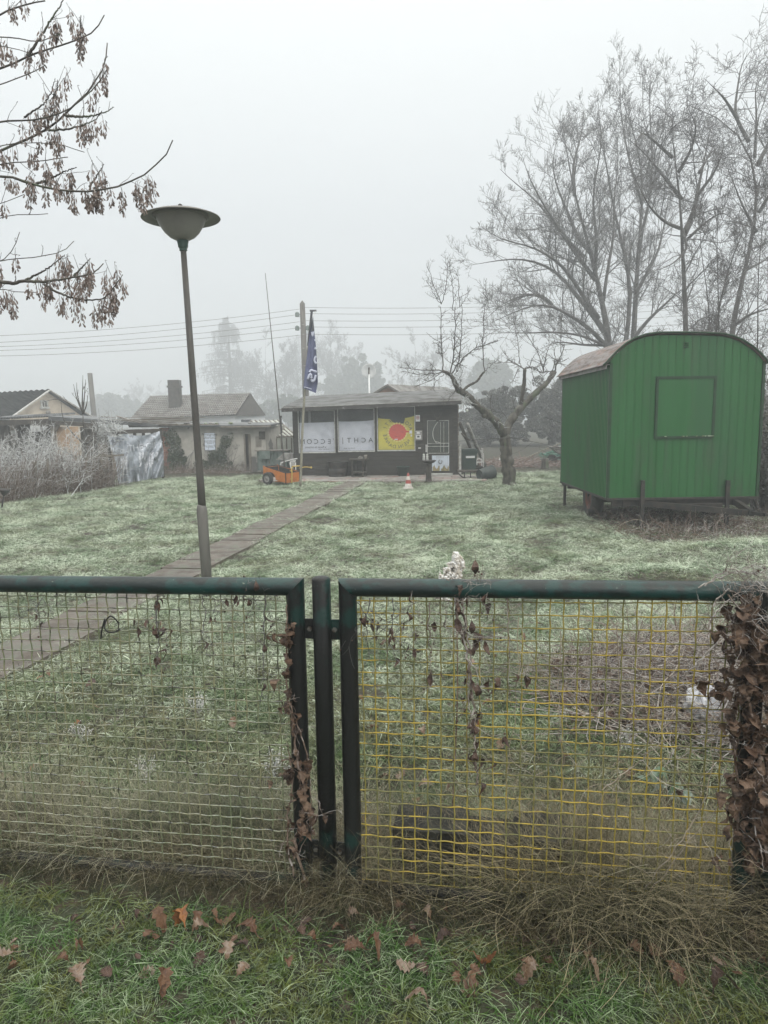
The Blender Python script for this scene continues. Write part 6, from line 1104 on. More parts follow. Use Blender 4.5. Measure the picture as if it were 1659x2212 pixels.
# blue-green water tank and lean-to greenhouse
a = wu(*k7(1492, 355), .1); b_ = wu(*k7(1660, 545), .1); c = O0+WU*a[0]; t = thing('water_tank', tuple(c), 'faded blue-green box tank beside the shed doorway', 'tank'); m = MB(XW); n = 40; U_ = np.linspace(a[0]+.05, b_[0]+.5, n); G = np.zeros((n, 2, 3)); G[:, :, 0] = U_[:, None]; G[:, :, 1] = -.30+.015*np.sign(np.sin(U_*22))[:, None]; G[:, 0, 2] = b_[1]; G[:, 1, 2] = a[1]-.04; m.grid(G); m.bb(U_[0], U_[-1], -.28, .2, b_[1], a[1]-.05); m.build('body', 'teal_paint', t)
m = MB(XW); m.bb(U_[0]-.05, U_[-1]+.05, -.38, .25, a[1]-.038, a[1]); m.build('lid', 'old_wood', t); m = MB(XW); q0 = wu(*k7(1510, 365), .4); q1 = wu(*k7(1615, 440), .4); m.bb(q0[0], q1[0], -.42, -.33, q1[1], q0[1]); m.build('panel', 'teal_paint', t)
for u in (U_[0]+.1, U_[-1]-.1): m = MB(XW); m.bb(u, u+.07, -.27, -.2, 0, b_[1]); m.build('leg', 'old_wood', t)
YGH = YW+1.2; t = thing('greenhouse', tuple(py(*k2(1560, 500), YGH)*[1, 1, 0]), 'pale lean-to greenhouse with ribbed panes behind the water tank', 'greenhouse'); A_ = [py(*k2(1385, 392), YGH+1.6), py(*k2(1535, 388), YGH+2.2), py(*k2(1640, 478), YGH+.3), py(*k2(1500, 482), YGH-.1)]
m = MB(); m.add(A_+[v-[0, 0, .03] for v in A_], [[0, 1, 2, 3], [7, 6, 5, 4], [3, 2, 6, 7], [0, 3, 7, 4]]); m.build('roof', 'polycarb', t)
m = MB(); 
for f in np.linspace(0, 1, 7): m.beam(A_[0]*(1-f)+A_[1]*f+[0, 0, .02], A_[3]*(1-f)+A_[2]*f+[0, 0, .02], .05, .03)
m.beam(A_[3], A_[2], .06, .05); m.build('rafters', 'old_wood', t)
m = MB(); G_ = np.array([[A_[3], A_[3]*[1, 1, 0]], [A_[2], A_[2]*[1, 1, 0]]]); G_[:, 0, 2] -= .04; m.grid(G_); B2 = A_[0]*[1, 1, 0]; m.add([A_[3]-[0, 0, .04], A_[3]*[1, 1, 0], B2, A_[0]-[0, 0, .04]], [[0, 1, 2, 3]]); m.build('wall', 'polycarb', t)
m = MB(); 
for f in np.linspace(0, 1, 6): p = A_[3]*(1-f)+A_[2]*f; m.beam(p*[1, 1, 0]-[0, .03, 0], p-[0, .03, .05], .05, .05)
m.build('posts', 'old_wood', t)
# ------------------------------------------------------------------ tiled house
YH = YW+20.; R0_, R1_ = py(*k2(835, 257), YH+3.6), py(*k2(1388, 240), YH+2.6); E0, E1 = py(*k2(722, 385), YH-.4), py(*k2(1306, 362), YH-1.); t = thing('tiled_house', tuple(((E0+E1)/2)*[1, 1, 0]), 'small house with a mossy tiled roof and chimney in the fog', 'house')
m = MB(); n, k_ = 46, 12; G = np.zeros((n*4+1, k_*2, 3))
for i in range(n*4+1):
    f = i/(n*4)
    for j in range(k_*2):
        g_ = (j//2+(j % 2))/k_; p = (R0_*(1-f)+R1_*f)*(1-g_)+(E0*(1-f)+E1*f)*g_; p = p+np.array([0, 0, .07*(.5+.5*math.cos(i/4*2*math.pi))+(.05 if j % 2 else 0)-.0]); G[i, j] = p
m.grid(G); m.build('roof', 'tile', t)
back = lambda p: p+np.array([0, 2*(R1_[1]-p[1]), 0]); E1b = np.array([E1[0]+.5, 2*R1_[1]-E1[1], E1[2]]); E0b = np.array([E0[0]+.3, 2*R0_[1]-E0[1], E0[2]]); hR = py(*k2(1472, 376), R1_[1]+2.)
m = MB(); m.add([R0_, R1_, E1b, E0b], [[0, 1, 2, 3]]); m.build('rear_roof', 'tile', t)
m = MB(); gy = R1_-[.03, 0, .02]; m.add([gy, E1-[.03, -.05, .02], np.array([hR[0], hR[1], E1[2]]), gy+[0, .0, 0]], None, [[0, 1, 2]]); m.build('gable', 'very_dark_wood', t)
m = MB(); W_ = [E0*[1, 1, 0]+[.5, .5, 0], E1*[1, 1, 0]+[-.2, .4, 0], np.array([hR[0]-.1, hR[1], 0])]; 
for p, q in ((W_[0], W_[1]), (W_[1], W_[2])): m.add([p, q, q+Zup*E1[2], p+Zup*E1[2]], [[0, 1, 2, 3]])
m.build('wall', 'white_wall', t)
m = MB(); c = py(*k2(968, 245), YH+1.2); m.box(c-[0, 0, .2], (.72, .6, 2.2)); m.box(c+[0, 0, py(*k2(968, 203), YH+1.2)[2]-c[2]], (.82, .7, .12)); m.build('chimney', 'very_dark_wood', t)
m = MB(); p = py(*k2(1335, 385), YH-.3); q = py(*k2(1392, 412), YH-.3); m.bb(p[0], q[0], YH-.42, YH-.36, q[2], p[2]); m.build('window', 'ink', t)
# ------------------------------------------------------------------ gabled house at the far left with its lean-to
YL_ = 38.; gx_ = unit(np.array([math.cos(rad(17)), math.sin(rad(17)), 0.])); ga = py(*k6(655, 190), YL_); 
gn = unit(np.array([math.cos(rad(17+4)), -math.sin(rad(45)), 0])); gn = unit(np.array([.85, -.53, 0])); gu = np.array([-gn[1], gn[0], 0])      # gable plane
def gh(x, y, o=0.): return hp(*k6(x, y), ga+gn*o, gn)
t = thing('gabled_house', tuple(ga*[1, 1, 0]), 'cream house with a dark corrugated roof and a tiny gable window', 'house')
G0 = [gh(160, 575), gh(640, 235), gh(1130, 575)]; m = MB(); fl_ = [G0[0]*[1, 1, 0], G0[2]*[1, 1, 0]]; m.add([G0[0], G0[1], G0[2], fl_[1], fl_[0]]+[v-gn*.2 for v in (G0[0], G0[1], G0[2], fl_[1], fl_[0])], None, [[4, 0, 1], [4, 1, 3], [3, 1, 2], [9, 6, 5], [9, 8, 6], [8, 7, 6]]); m.build('wall', 'cream_wall', t)
rd = -gn*13; m = MB(); P0, P1, P2_ = gh(655, 190, .25), gh(130, 560, .25), gh(1265, 570, .25); n = 150; G = np.zeros((n, 2, 3)); 
for i in range(n):
    f = i/(n-1); o_ = rd*f+Zup*(.03*math.sin(i*1.1)); G[i, 0] = P0+o_; G[i, 1] = P1+o_
m.grid(G); G[:, 1] = P2_[None]+rd[None]*np.linspace(0, 1, n)[:, None]; m.grid(G); m.build('roof', 'corrugated_roof', t)
m = MB(); m.beam(P0+gn*.02-[0, 0, .05], P1+gn*.02-[0, 0, .05], .05, .16, gn); m.beam(P0+gn*.02-[0, 0, .05], P2_+gn*.02-[0, 0, .05], .05, .16, gn); m.build('bargeboard', 'white_frame', t)
c0, c1 = gh(548, 345, .05), gh(632, 435, .05); m = MB(); wv = c1-c0; cc_ = (c0+c1)/2; wd_ = abs(np.dot(c1-c0, gu)); ht = c0[2]-c1[2]
def gbox(m, du, dz, w, h, d, o=0.): R = np.array([gu, gn, Zup]).T; m.box(cc_+gu*du+Zup*dz+gn*o, (w, d, h), R)
for du, dz, w, h in ((0, ht/2, wd_+.12, .07), (0, -ht/2, wd_+.2, .1), (wd_/2, 0, .07, ht-.08), (-wd_/2, 0, .07, ht-.08), (0, 0, .03, ht-.08), (0, .08, wd_-.08, .025)): gbox(m, du, dz, w, h, .08 if w != .03 else .05)
wn = m.build('window', 'white_frame', t); m = MB(); gbox(m, 0, 0, wd_-.05, ht-.05, .02, -.02); m.build('pane', 'glass_dark', wn)
q = gh(640, 498, .08); m = MB(); m.ball(q, .13, 12, .8); m.build('wall_light', 'zinc', t)
# lean-to / carport
YC = 24.8; t = thing('carport', tuple(py(*k6(700, 700), YC)*[1, 1, 0]), 'open timber carport with a corrugated roof before the gabled house', 'carport'); a = py(*k6(-200, 585), YC-.3); b_ = py(*k6(640, 548), YC-.3); c_ = py(*k6(1270, 590), YC+.6); d_ = py(*k6(2100, 660), YC+.2)
m = MB(); n = 120; G = np.zeros((n, 2, 3))
for i in range(n): f = i/(n-1); G[i, 0] = a*(1-f)+b_*f+[0, 0, .035*math.sin(i*1.25)]; G[i, 1] = G[i, 0]+[0, 2.2, .12]
m.grid(G); m.add([b_, c_, c_+[0, 2.4, .05], b_+[0, 2.4, .05], b_-[0, 0, .14], c_-[0, 0, .12]], [[0, 1, 2, 3], [4, 5, 1, 0]]); m.add([c_, d_, d_+[0, 2.4, 0], c_+[0, 2.4, 0], c_-[0, 0, .1], d_-[0, 0, .1]], [[0, 1, 2, 3], [4, 5, 1, 0]]); m.build('roof', 'corrugated_roof', t)
m = MB(); m.beam(a-[0, -.1, .16], b_-[0, -.1, .16], .1, .16); m.beam(b_-[0, -.1, .22], c_-[0, -.1, .2], .1, .14); m.build('beam', 'very_dark_wood', t)
for x, y in ((90, 700), (700, 640), (1240, 640)): p = py(*k6(x, y), YC); m = MB(); m.beam(p*[1, 1, 0], [p[0], p[1], py(*k6(x, 600), YC)[2]], .13, .13); m.build('post', 'old_wood' if x == 700 else 'very_dark_wood', t)
for (x0, y0, x1, y1) in ((725, 740, 805, 615), (675, 690, 600, 760), (1215, 740, 1130, 680), (1180, 730, 1240, 780)): m = MB(); m.beam(py(*k6(x0, y0), YC), py(*k6(x1, y1), YC), .09, .1); m.build('brace', 'old_wood' if x0 == 725 else 'very_dark_wood', t)
m = MB(); p = py(*k6(-300, 600), YC+2.6); q = py(*k6(680, 780), YC+2.6); m.bb(p[0], q[0], p[1], p[1]+.05, 0, p[2]); m.build('rear_wall', 'very_dark_wood', t); m = MB()
for x0, x1 in ((-200, 90), (215, 400)): p = py(*k6(x0, 600), YC+.4); q = py(*k6(x1, 780), YC+.4); m.bb(p[0], q[0], YC+.4, YC+.44, 0, p[2])
m.build('board_wall', 'very_dark_wood', t); m = MB(); p = py(*k6(152, 738), YC+.3); q = py(*k6(210, 778), YC+.3); m.bb(p[0], q[0], YC+.28, YC+.3, q[2], p[2]); p = py(*k6(405, 672), YC+2.5); q = py(*k6(540, 752), YC+2.5); m.bb(p[0], q[0], YC+2.48, YC+2.5, q[2], p[2]); p = py(*k6(570, 685), YC+2.5); q = py(*k6(690, 762), YC+2.5); m.bb(p[0], q[0], YC+2.46, YC+2.48, q[2], p[2]); m.build('light_panel', 'white_wall', t)
m = MB(); p = py(*k6(745, 688), YC+.15); q = py(*k6(1062, 1090), YC+.15); m.bb(p[0], q[0], YC+.15, YC+.18, 0, p[2]); tag(m.build('plywood_sheet', 'plywood', None, org=(p[0], YC+.15, 0)), 'large pale brown plywood sheet standing under the carport', 'plywood sheet')
m = MB(); p = py(*k6(1255, 690), YC+1.5); q = py(*k6(1500, 1060), YC+1.5); m.bb(p[0], q[0], YC+1.5, YC+1.55, 0, p[2]); m.build('pale_wall', 'plaster', t); m = MB(); p = py(*k6(1060, 690), YC+1.0); q = py(*k6(1240, 800), YC+1.0); m.bb(p[0], q[0], YC+1., YC+1.04, 0, p[2]); m.bb(q[0]+.2, q[0]+2.3, YC+.7, YC+.74, 0, 1.05); m.build('panel', 'old_wood', t)
# twig bundle on the tarp frame
c = py(*k2(600, 440), Yta+.2); r = np.random.default_rng(150); m = MB(); n = 160; P, R = grow(np.repeat(c[None], n, 0)+r.normal(0, .18, (n, 3)), r.normal(0, 1, (n, 3)), r.uniform(.2, .6, n), np.full(n, .009), 5, .2, 0, .4, r); m.tubes(P, R, 3, cap=False); tag(m.build('twig_bundle', 'twig_frost', None, org=c), 'frosty twig bundle resting on top of the tarpaulin frame', 'twig bundle')
# solar garden torch
b = gp(*k6(22, 1775)); q = py(*k6(50, 1610), b[1]); q2 = py(*k6(62, 1510), b[1]); m = MB(); m.cyl(b, q, .016, 8); t = tag(m.build('garden_torch', 'dark_iron', None, True, org=b), 'thin black garden torch stuck in the lawn at the far left', 'garden light'); m = MB(); h = q2[2]-q[2]; m.lathe([[.0, 0], [.035, .02], [.10, h*.75], [.105, h*.9], [.07, h], [0, h]], q, 14, unit(q2-q)); m.build('lantern', 'dark_iron', t, True)
# brown gable behind the shack roof
YB = SA[1]+11; kz = crop(1000, 1300, 1.508); m = MB(); P = [py(*kz(x, y), YB) for x, y in ((750, 412), (825, 368), (900, 408))]; m.add([P[0], P[1], P[2], P[2]*[1, 1, 0], P[0]*[1, 1, 0]], None, [[0, 1, 2], [0, 2, 3], [0, 3, 4]]); t = tag(m.build('summer_house', 'plank_brown', None, org=P[0]*[1, 1, 0]), 'reddish brown plank gable rising behind the shack roof', 'summer house')
m = MB(); Q = [py(*kz(x, y), YB-.2) for x, y in ((738, 418), (825, 364), (860, 372), (970, 405), (905, 412))]; bk = np.array([3.2, 4.5, 0]); m.add([Q[1], Q[1]+bk, Q[4]+bk, Q[4], Q[1]+[0, 0, .06], Q[1]+bk+[0, 0, .06], Q[4]+bk+[0, 0, .06], Q[4]+[0, 0, .06]], [[4, 5, 6, 7], [0, 3, 2, 1], [0, 4, 7, 3]]); m.add([Q[0], Q[1], Q[1]+bk, Q[0]+bk], [[0, 1, 2, 3]]); m.beam(Q[0], Q[1], .06, .08); m.beam(Q[1], Q[4], .06, .08); m.build('roof', 'tile', t)
# ------------------------------------------------------------------ apple tree
ka = crop(1600, 1000, 2.074); b = gp(1101, 1049); YA = b[1]
def ap(*l, dy=0., y1=None):
    n = len(l); return [py(*ka(x, y), YA+dy*(i/(max(n-1, 1)))) for i, (x, y) in enumerate(l)]
tr = [b-[0, 0, .1], b+[0, 0, .02]]+[py(*k5(x, y), YA) for x, y in ((830, 420), (800, 260), (808, 170))]+ap((868, 1540))
t = thing('apple_tree', tuple(b), 'old pruned apple tree with forked trunk and upright water shoots', 'tree')
def limb(mb, pts, r0, r1, n=None, S=12, knob=.06):
    q = resample(pts, n or max(8, len(pts)*5)); R = np.linspace(r0, r1, len(q)); R = R*(1+knob*NR.normal(0, 1, len(q))); q[1:-1] += NR.normal(0, r1*.10, (len(q)-2, 3)); R = R*(1+.05*NR.normal(0, 1, len(R))); mb.tubes(q, R, S); return q, R
m = MB(); limb(m, tr, .185, .135, 22, 18, .04); q_ = ap((868, 1550), (840, 1480), (760, 1390), (640, 1290), (540, 1190), (480, 1160), dy=-1.0); l1 = limb(m, q_, .12, .075); l2 = limb(m, ap((868, 1550), (900, 1440), (990, 1320), (1100, 1210), (1230, 1090), (1285, 1010), dy=.5), .115, .06)
o1 = q_[-1]; l3 = limb(m, [o1]+[py(*ka(x, y), YA-1.0) for x, y in ((448, 1080), (420, 1035), (350, 1000))], .065, .035); l4 = limb(m, [py(*ka(x, y), YA+.2) for x, y in ((1000, 1310), (1015, 1200), (1030, 1100), (1035, 985))], .055, .045)
l5 = limb(m, [py(*ka(x, y), YA-.9) for x, y in ((520, 1165), (570, 1125), (640, 1090), (680, 1030), (705, 1005))], .035, .022)
m.ball(py(*k5(800, 200), YA), .15, 12, 1.2); m.ball(py(*ka(700, 1370), YA-.5), .08, 10); m.build('trunk', 'bark', t, True)
shoots = [((350, 1000), (348, 850), (350, 700), (345, 450), .016, -1), ((345, 450), (300, 350), (270, 270), (220, 120), .010, -1), ((342, 445), (370, 370), (392, 220), (387, 80), .010, -1), ((345, 450), (290, 390), (255, 290), (220, 250), .008, -1), ((415, 1030), (440, 900), (448, 700), (440, 500), .018, -1), ((440, 500), (436, 350), (410, 200), (395, 110), .010, -1), ((470, 1010), (500, 850), (505, 650), (495, 470), .015, -1), ((495, 470), (490, 350), (482, 250), (455, 180), .009, -1), ((495, 470), (520, 440), (548, 400), (560, 380), .007, -1),
 ((425, 1030), (490, 930), (600, 830), (790, 770), .018, -.6), ((460, 1060), (490, 950), (560, 870), (660, 810), .010, -.8), ((705, 1005), (685, 850), (700, 600), (708, 420), .014, -.9), ((708, 420), (708, 340), (712, 280), (700, 240), .008, -.9), ((705, 1000), (760, 960), (790, 920), (800, 900), .009, -.9), ((345, 1003), (250, 1000), (120, 995), (0, 980), .014, -1.2), ((345, 1010), (270, 1030), (150, 1040), (20, 1015), .012, -1.3), ((350, 1010), (280, 1060), (200, 1110), (130, 1130), .011, -.8), ((365, 1030), (310, 1080), (285, 1110), (275, 1160), .008, -.8), ((480, 1150), (430, 1200), (410, 1250), (375, 1290), .008, -1.1), ((510, 1170), (500, 1060), (520, 990), (505, 950), .007, -.9),
 ((1035, 990), (1000, 955), (930, 930), (870, 830), .016, .2), ((930, 935), (870, 930), (800, 940), (700, 960), .008, .1), ((990, 945), (985, 800), (960, 700), (930, 560), .010, .3), ((1035, 985), (1090, 970), (1150, 1010), (1190, 1020), .022, .3), ((1190, 1015), (1195, 930), (1215, 820), (1250, 770), .014, .4), ((1190, 1010), (1150, 860), (1070, 720), (1000, 650), .012, .2), ((1240, 1030), (1285, 960), (1275, 880), (1285, 800), .015, .5), ((1290, 1000), (1305, 930), (1340, 870), (1370, 790), .022, .6), ((1340, 860), (1330, 780), (1320, 660), (1325, 560), .010, .6), ((1285, 1000), (1200, 1020), (1140, 1000), (1060, 960), .013, .3), ((1010, 960), (960, 1040), (940, 1080), (960, 1090), .007, .1),
 ((780, 1390), (740, 1290), (735, 1230), (725, 1175), .006, -.3), ((720, 1360), (680, 1400), (660, 1420), (655, 1440), .006, -.4), ((960, 1350), (940, 1280), (905, 1220), (880, 1180), .006, .1), ((900, 1420), (860, 1350), (830, 1370), (800, 1400), .006, 0), ((1100, 1210), (1080, 1160), (1060, 1150), (1000, 1190), .006, .3)]
m = MB(); Ps = []; Rs = []
for a1, a2, a3, a4, r_, dy in shoots: q = resample([py(*ka(*p), YA+dy) for p in (a1, a2, a3, a4)], 12); q[1:-1] += NR.normal(0, .012, (10, 3)); q[:, 1] += np.linspace(0, NR.normal(0, .25), 12); Ps.append(q); Rs.append(np.linspace(r_, r_*.45, 12))
Ps = np.array(Ps); Rs = np.array(Rs); m.tubes(Ps, Rs, 5, cap=False); rg = np.random.default_rng(77); seg = np.linalg.norm(np.diff(Ps, axis=1), axis=2).sum(1)
O, D, Ln, rr, _ = spawn(Ps, Rs, np.maximum(6, (seg*14).astype(int)), .12, 1, (35, 75), (.12, .6), .6, .3, rg, Lfix=.85); P, R = grow(O, D, Ln, np.maximum(rr, .004), 6, .17, .05, .5, rg); m.tubes(P, R, 3, cap=False); O, D, Ln, rr, _ = spawn(P, R, 4, .15, 1, (35, 80), (.2, .55), .7, .3, rg); P, R = grow(O, D, Ln, np.maximum(rr, .003), 4, .2, .05, .6, rg); m.tubes(P, R, 3, cap=False)
m.build('crown', 'twig_near', t)
m = MB(); 
for q, R in (l1, l2, l3):
    O, D, Ln, rr, _ = spawn(q[None], R[None], 26, .1, .95, (50, 100), (.2, .8), .12, .2, rg, Lfix=.5); P, R2 = grow(O, D, Ln, np.full(len(O), .006), 6, .3, -.06, .5, rg); m.tubes(P, R2, 3, cap=False)
c = py(*ka(540, 1240), YA-1.); P, R = grow(np.repeat(c[None], 30, 0)+rg.normal(0, .05, (30, 3)), rg.normal(0, 1, (30, 3))-[0, 0, .6], rg.uniform(.1, .35, 30), np.full(30, .008), 6, .3, -.05, .5, rg); m.tubes(P, R, 4, cap=False); m.build('side_twigs', 'twig_frost', t)
c = py(*ka(556, 1332), YA-1.05); m = MB(); m.ball(c, .035, 12); m.cyl(c+[0, 0, .03], c+[0, 0, .12], .003, 4); tag(m.build('tree_bauble', 'porcelain', None, True, org=c), 'small white bauble hanging from the left limb of the apple tree', 'bauble')
# ------------------------------------------------------------------ large bare trees on the right
kt = crop(1800, 200, 1.3043)
def tl(Yd, r0, r1, *l, dy=0.): n = len(l); return ([py(*kt(x, y), Yd+dy*i/(n-1)) for i, (x, y) in enumerate(l)], r0, r1)
def root(Yd, *l, dn=None): p = py(*kt(*l[-1]), Yd); p2 = py(*kt(*l[0]), Yd); q = p+(p-p2)*.0; q[2] = -.1; return q
YT = 36.; b = py(*kt(850, 1560), YT); b[2] = 0
bare_tree('broad_bare_tree', b, [
 ([b-[0, 0, .2], py(*kt(842, 1560), YT), py(*kt(815, 1400), YT), py(*kt(785, 1280), YT), py(*kt(760, 1170), YT), py(*kt(730, 1030), YT), py(*kt(690, 900), YT), py(*kt(650, 760), YT), py(*kt(618, 620), YT), py(*kt(600, 460), YT)], 0.286, 0.042),
 tl(YT, 0.143, 0.025, (835, 1570), (760, 1480), (700, 1430), (600, 1370), (530, 1330), (450, 1320), (330, 1370), (220, 1420), dy=-2), tl(YT, 0.126, 0.017, (530, 1330), (480, 1280), (400, 1275), (300, 1310), (240, 1350), dy=-1.5),
 tl(YT, 0.160, 0.025, (805, 1470), (740, 1370), (640, 1260), (560, 1150), (470, 1110), (360, 1080), (240, 1100), (120, 1120), dy=1.5), tl(YT, 0.134, 0.025, (775, 1400), (690, 1280), (600, 1130), (500, 1060), (390, 1010), (270, 1000), (160, 920), dy=-2.5),
 tl(YT, 0.134, 0.025, (760, 1200), (690, 1110), (620, 1010), (540, 900), (440, 770), (330, 690), (260, 620), dy=2), tl(YT, 0.109, 0.021, (700, 1080), (610, 990), (520, 860), (450, 740), (400, 640), (380, 560), dy=-2), tl(YT, 0.118, 0.021, (735, 1060), (650, 960), (620, 850), (560, 730), (530, 600), (560, 450), dy=2.5),
 tl(YT, 0.109, 0.021, (755, 1150), (770, 980), (740, 820), (760, 650), (800, 480), (770, 320), dy=-2), tl(YT, 0.101, 0.017, (650, 760), (640, 600), (690, 430), (700, 280), dy=1), tl(YT, 0.101, 0.017, (800, 1310), (820, 1150), (860, 960), (850, 800), (880, 600), (870, 400), dy=1.5), tl(YT, 0.084, 0.017, (840, 1560), (700, 1490), (560, 1470), (380, 1480), (250, 1470), dy=-2.5), tl(YT, 0.084, 0.017, (810, 1540), (700, 1540), (560, 1520), (470, 1560), dy=-1)],
 'broad bare tree fanning out leftwards behind the wagon', 'tree', ('bark_far', 'twig'), .0074, ((2.3, .34), (9, .42), (8, .42)), 201, .8, 7.6, trop=.04, ang=(28, 60))
YT2 = 38.; b = py(*kt(905, 1540), YT2); b[2] = 0
bare_tree('forked_bare_tree', b, [
 ([b-[0, 0, .2], py(*kt(905, 1540), YT2), py(*kt(930, 1420), YT2), py(*kt(960, 1330), YT2), py(*kt(962, 1240), YT2), py(*kt(925, 1110), YT2), py(*kt(885, 960), YT2), py(*kt(850, 850), YT2), py(*kt(830, 650), YT2), py(*kt(780, 420), YT2), py(*kt(770, 260), YT2)], 0.218, 0.030),
 tl(YT2, 0.168, 0.025, (955, 1530), (965, 1400), (968, 1250), (985, 1040), (1000, 850), (1010, 650), (960, 420), (880, 200), dy=1), tl(YT2, 0.126, 0.025, (960, 1500), (1040, 1400), (1130, 1320), (1200, 1250), (1300, 1210), dy=-1), tl(YT2, 0.109, 0.017, (965, 1280), (1030, 1160), (1090, 1050), (1120, 900), (1150, 700), dy=1.5), tl(YT2, 0.101, 0.017, (990, 1000), (1040, 800), (1060, 560), (1040, 330), (1045, 120), dy=-1), tl(YT2, 0.084, 0.017, (1000, 800), (930, 560), (890, 330), (885, 100), dy=2), tl(YT2, 0.084, 0.017, (970, 1200), (1010, 900), (1080, 620), (1130, 350), (1120, 120), dy=2)],
 'tall bare tree with two stems rising behind the wagon roof', 'tree', ('bark_far', 'twig'), .0074, ((2.2, .30), (8, .42), (8, .42)), 202, .9, 7.8, trop=.06, ang=(25, 55))
YT3 = 26.; b = py(*kt(1237, 1480), YT3); b[2] = 0
bare_tree('dark_bare_tree', b, [
 ([b-[0, 0, .2], py(*kt(1235, 1480), YT3), py(*kt(1227, 1300), YT3), py(*kt(1215, 1100), YT3), py(*kt(1203, 930), YT3), py(*kt(1212, 760), YT3), py(*kt(1180, 610), YT3), py(*kt(1140, 500), YT3), py(*kt(1160, 330), YT3)], 0.189, 0.021),
 tl(YT3, 0.113, 0.017, (1218, 960), (1270, 860), (1295, 720), (1330, 560), (1360, 400), dy=.8), tl(YT3, 0.076, 0.013, (1200, 930), (1120, 900), (1040, 820), (950, 640), dy=-1), tl(YT3, 0.085, 0.013, (1210, 780), (1100, 640), (1000, 520), (900, 440), dy=1), tl(YT3, 0.076, 0.013, (1190, 640), (1260, 520), (1290, 400), (1230, 280), dy=-1.2), tl(YT3, 0.076, 0.013, (1290, 760), (1380, 640), (1430, 520), (1420, 430), dy=-.8), tl(YT3, 0.066, 0.013, (1215, 940), (1240, 1040), (1160, 1120), (1050, 1160), dy=-1), tl(YT3, 0.066, 0.013, (1160, 560), (1060, 470), (1000, 420), (930, 560), dy=-1.5), tl(YT3, 0.057, 0.011, (1300, 640), (1380, 500), (1300, 450), dy=1.5), tl(YT3, 0.066, 0.011, (1225, 1000), (1330, 900), (1420, 840), (1500, 900), dy=-1)],
 'darker dense bare tree standing over the middle of the wagon roof', 'tree', ('bark_far', 'twig_dark'), .0066, ((3.0, .40), (8, .45), (6, .42)), 203, .1, 5.2, wob=.2, trop=.0, ang=(30, 75))
YT4 = 28.; b = py(*kt(1465, 1480), YT4); b[2] = 0
bare_tree('leaning_bare_tree', b, [
 ([b-[0, 0, .2], py(*kt(1462, 1480), YT4), py(*kt(1482, 1350), YT4), py(*kt(1540, 1150), YT4), py(*kt(1590, 950), YT4), py(*kt(1622, 750), YT4), py(*kt(1605, 600), YT4), py(*kt(1560, 480), YT4), py(*kt(1500, 360), YT4), py(*kt(1400, 330), YT4), py(*kt(1250, 290), YT4)], 0.182, 0.026),
 tl(YT4, 0.087, 0.013, (1560, 480), (1480, 340), (1500, 200), (1520, 60), (1590, -20), dy=.8), tl(YT4, 0.104, 0.017, (1605, 600), (1680, 450), (1760, 300), dy=.5), tl(YT4, 0.087, 0.013, (1610, 850), (1700, 700), (1800, 560), dy=-1), tl(YT4, 0.078, 0.013, (1500, 360), (1430, 250), (1330, 150), dy=-1), tl(YT4, 0.078, 0.013, (1480, 1440), (1560, 1380), (1659, 1350), (1760, 1330), dy=-1), tl(YT4, 0.069, 0.013, (1590, 560), (1600, 350), (1590, 180), (1640, 80), dy=1.2), tl(YT4, 0.069, 0.013, (1540, 1150), (1640, 1100), (1740, 1000), dy=1), tl(YT4, 0.061, 0.013, (1600, 950), (1520, 800), (1460, 640), (1420, 560), dy=-1)],
 'bare tree leaning right with a hooked crown above the wagon', 'tree', ('bark_far', 'twig_dark'), .0072, ((2.1, .36), (8, .44), (6, .42)), 204, .3, 6.2, wob=.17, trop=.03, ang=(28, 70))
for k, (l, r0, Yk, lb) in enumerate(((((1355, 1480), (1352, 1260), (1310, 1100), (1290, 960), (1310, 780)), .07, 18.5, 'thin pale stem between the dark tree and the leaning tree'), (((1385, 1480), (1400, 1300), (1470, 1090), (1540, 900), (1600, 760), (1659, 720)), .10, 17.5, 'slanting dark stem just left of the leaning tree'), (((1410, 1480), (1395, 1280), (1400, 1060), (1380, 880), (1420, 640)), .06, 18, 'thin upright stem rising beside the slanting dark stem'), (((1600, 1700), (1610, 1400), (1600, 1150), (1640, 900), (1650, 600)), .06, 17, 'thin stem at the right edge behind the wagon corner'), (((1690, 1700), (1680, 1300), (1700, 1000), (1720, 700), (1700, 300)), .09, 17.5, 'tree stem just beyond the right edge of the wagon'))):
    b = py(*kt(*l[0]), Yk); b[2] = 0
    bare_tree('thin_bare_tree', b, [([b-[0, 0, .1]]+[py(*kt(*q), Yk) for q in l], r0*.55, .008)], lb, 'tree', ('bark_far', 'twig_dark'), .0048, ((5.0, .36), (9, .45), (5, .42)), 210+k, .5, 3.4, group='thin stems behind the wagon', wob=.18, trop=.06)
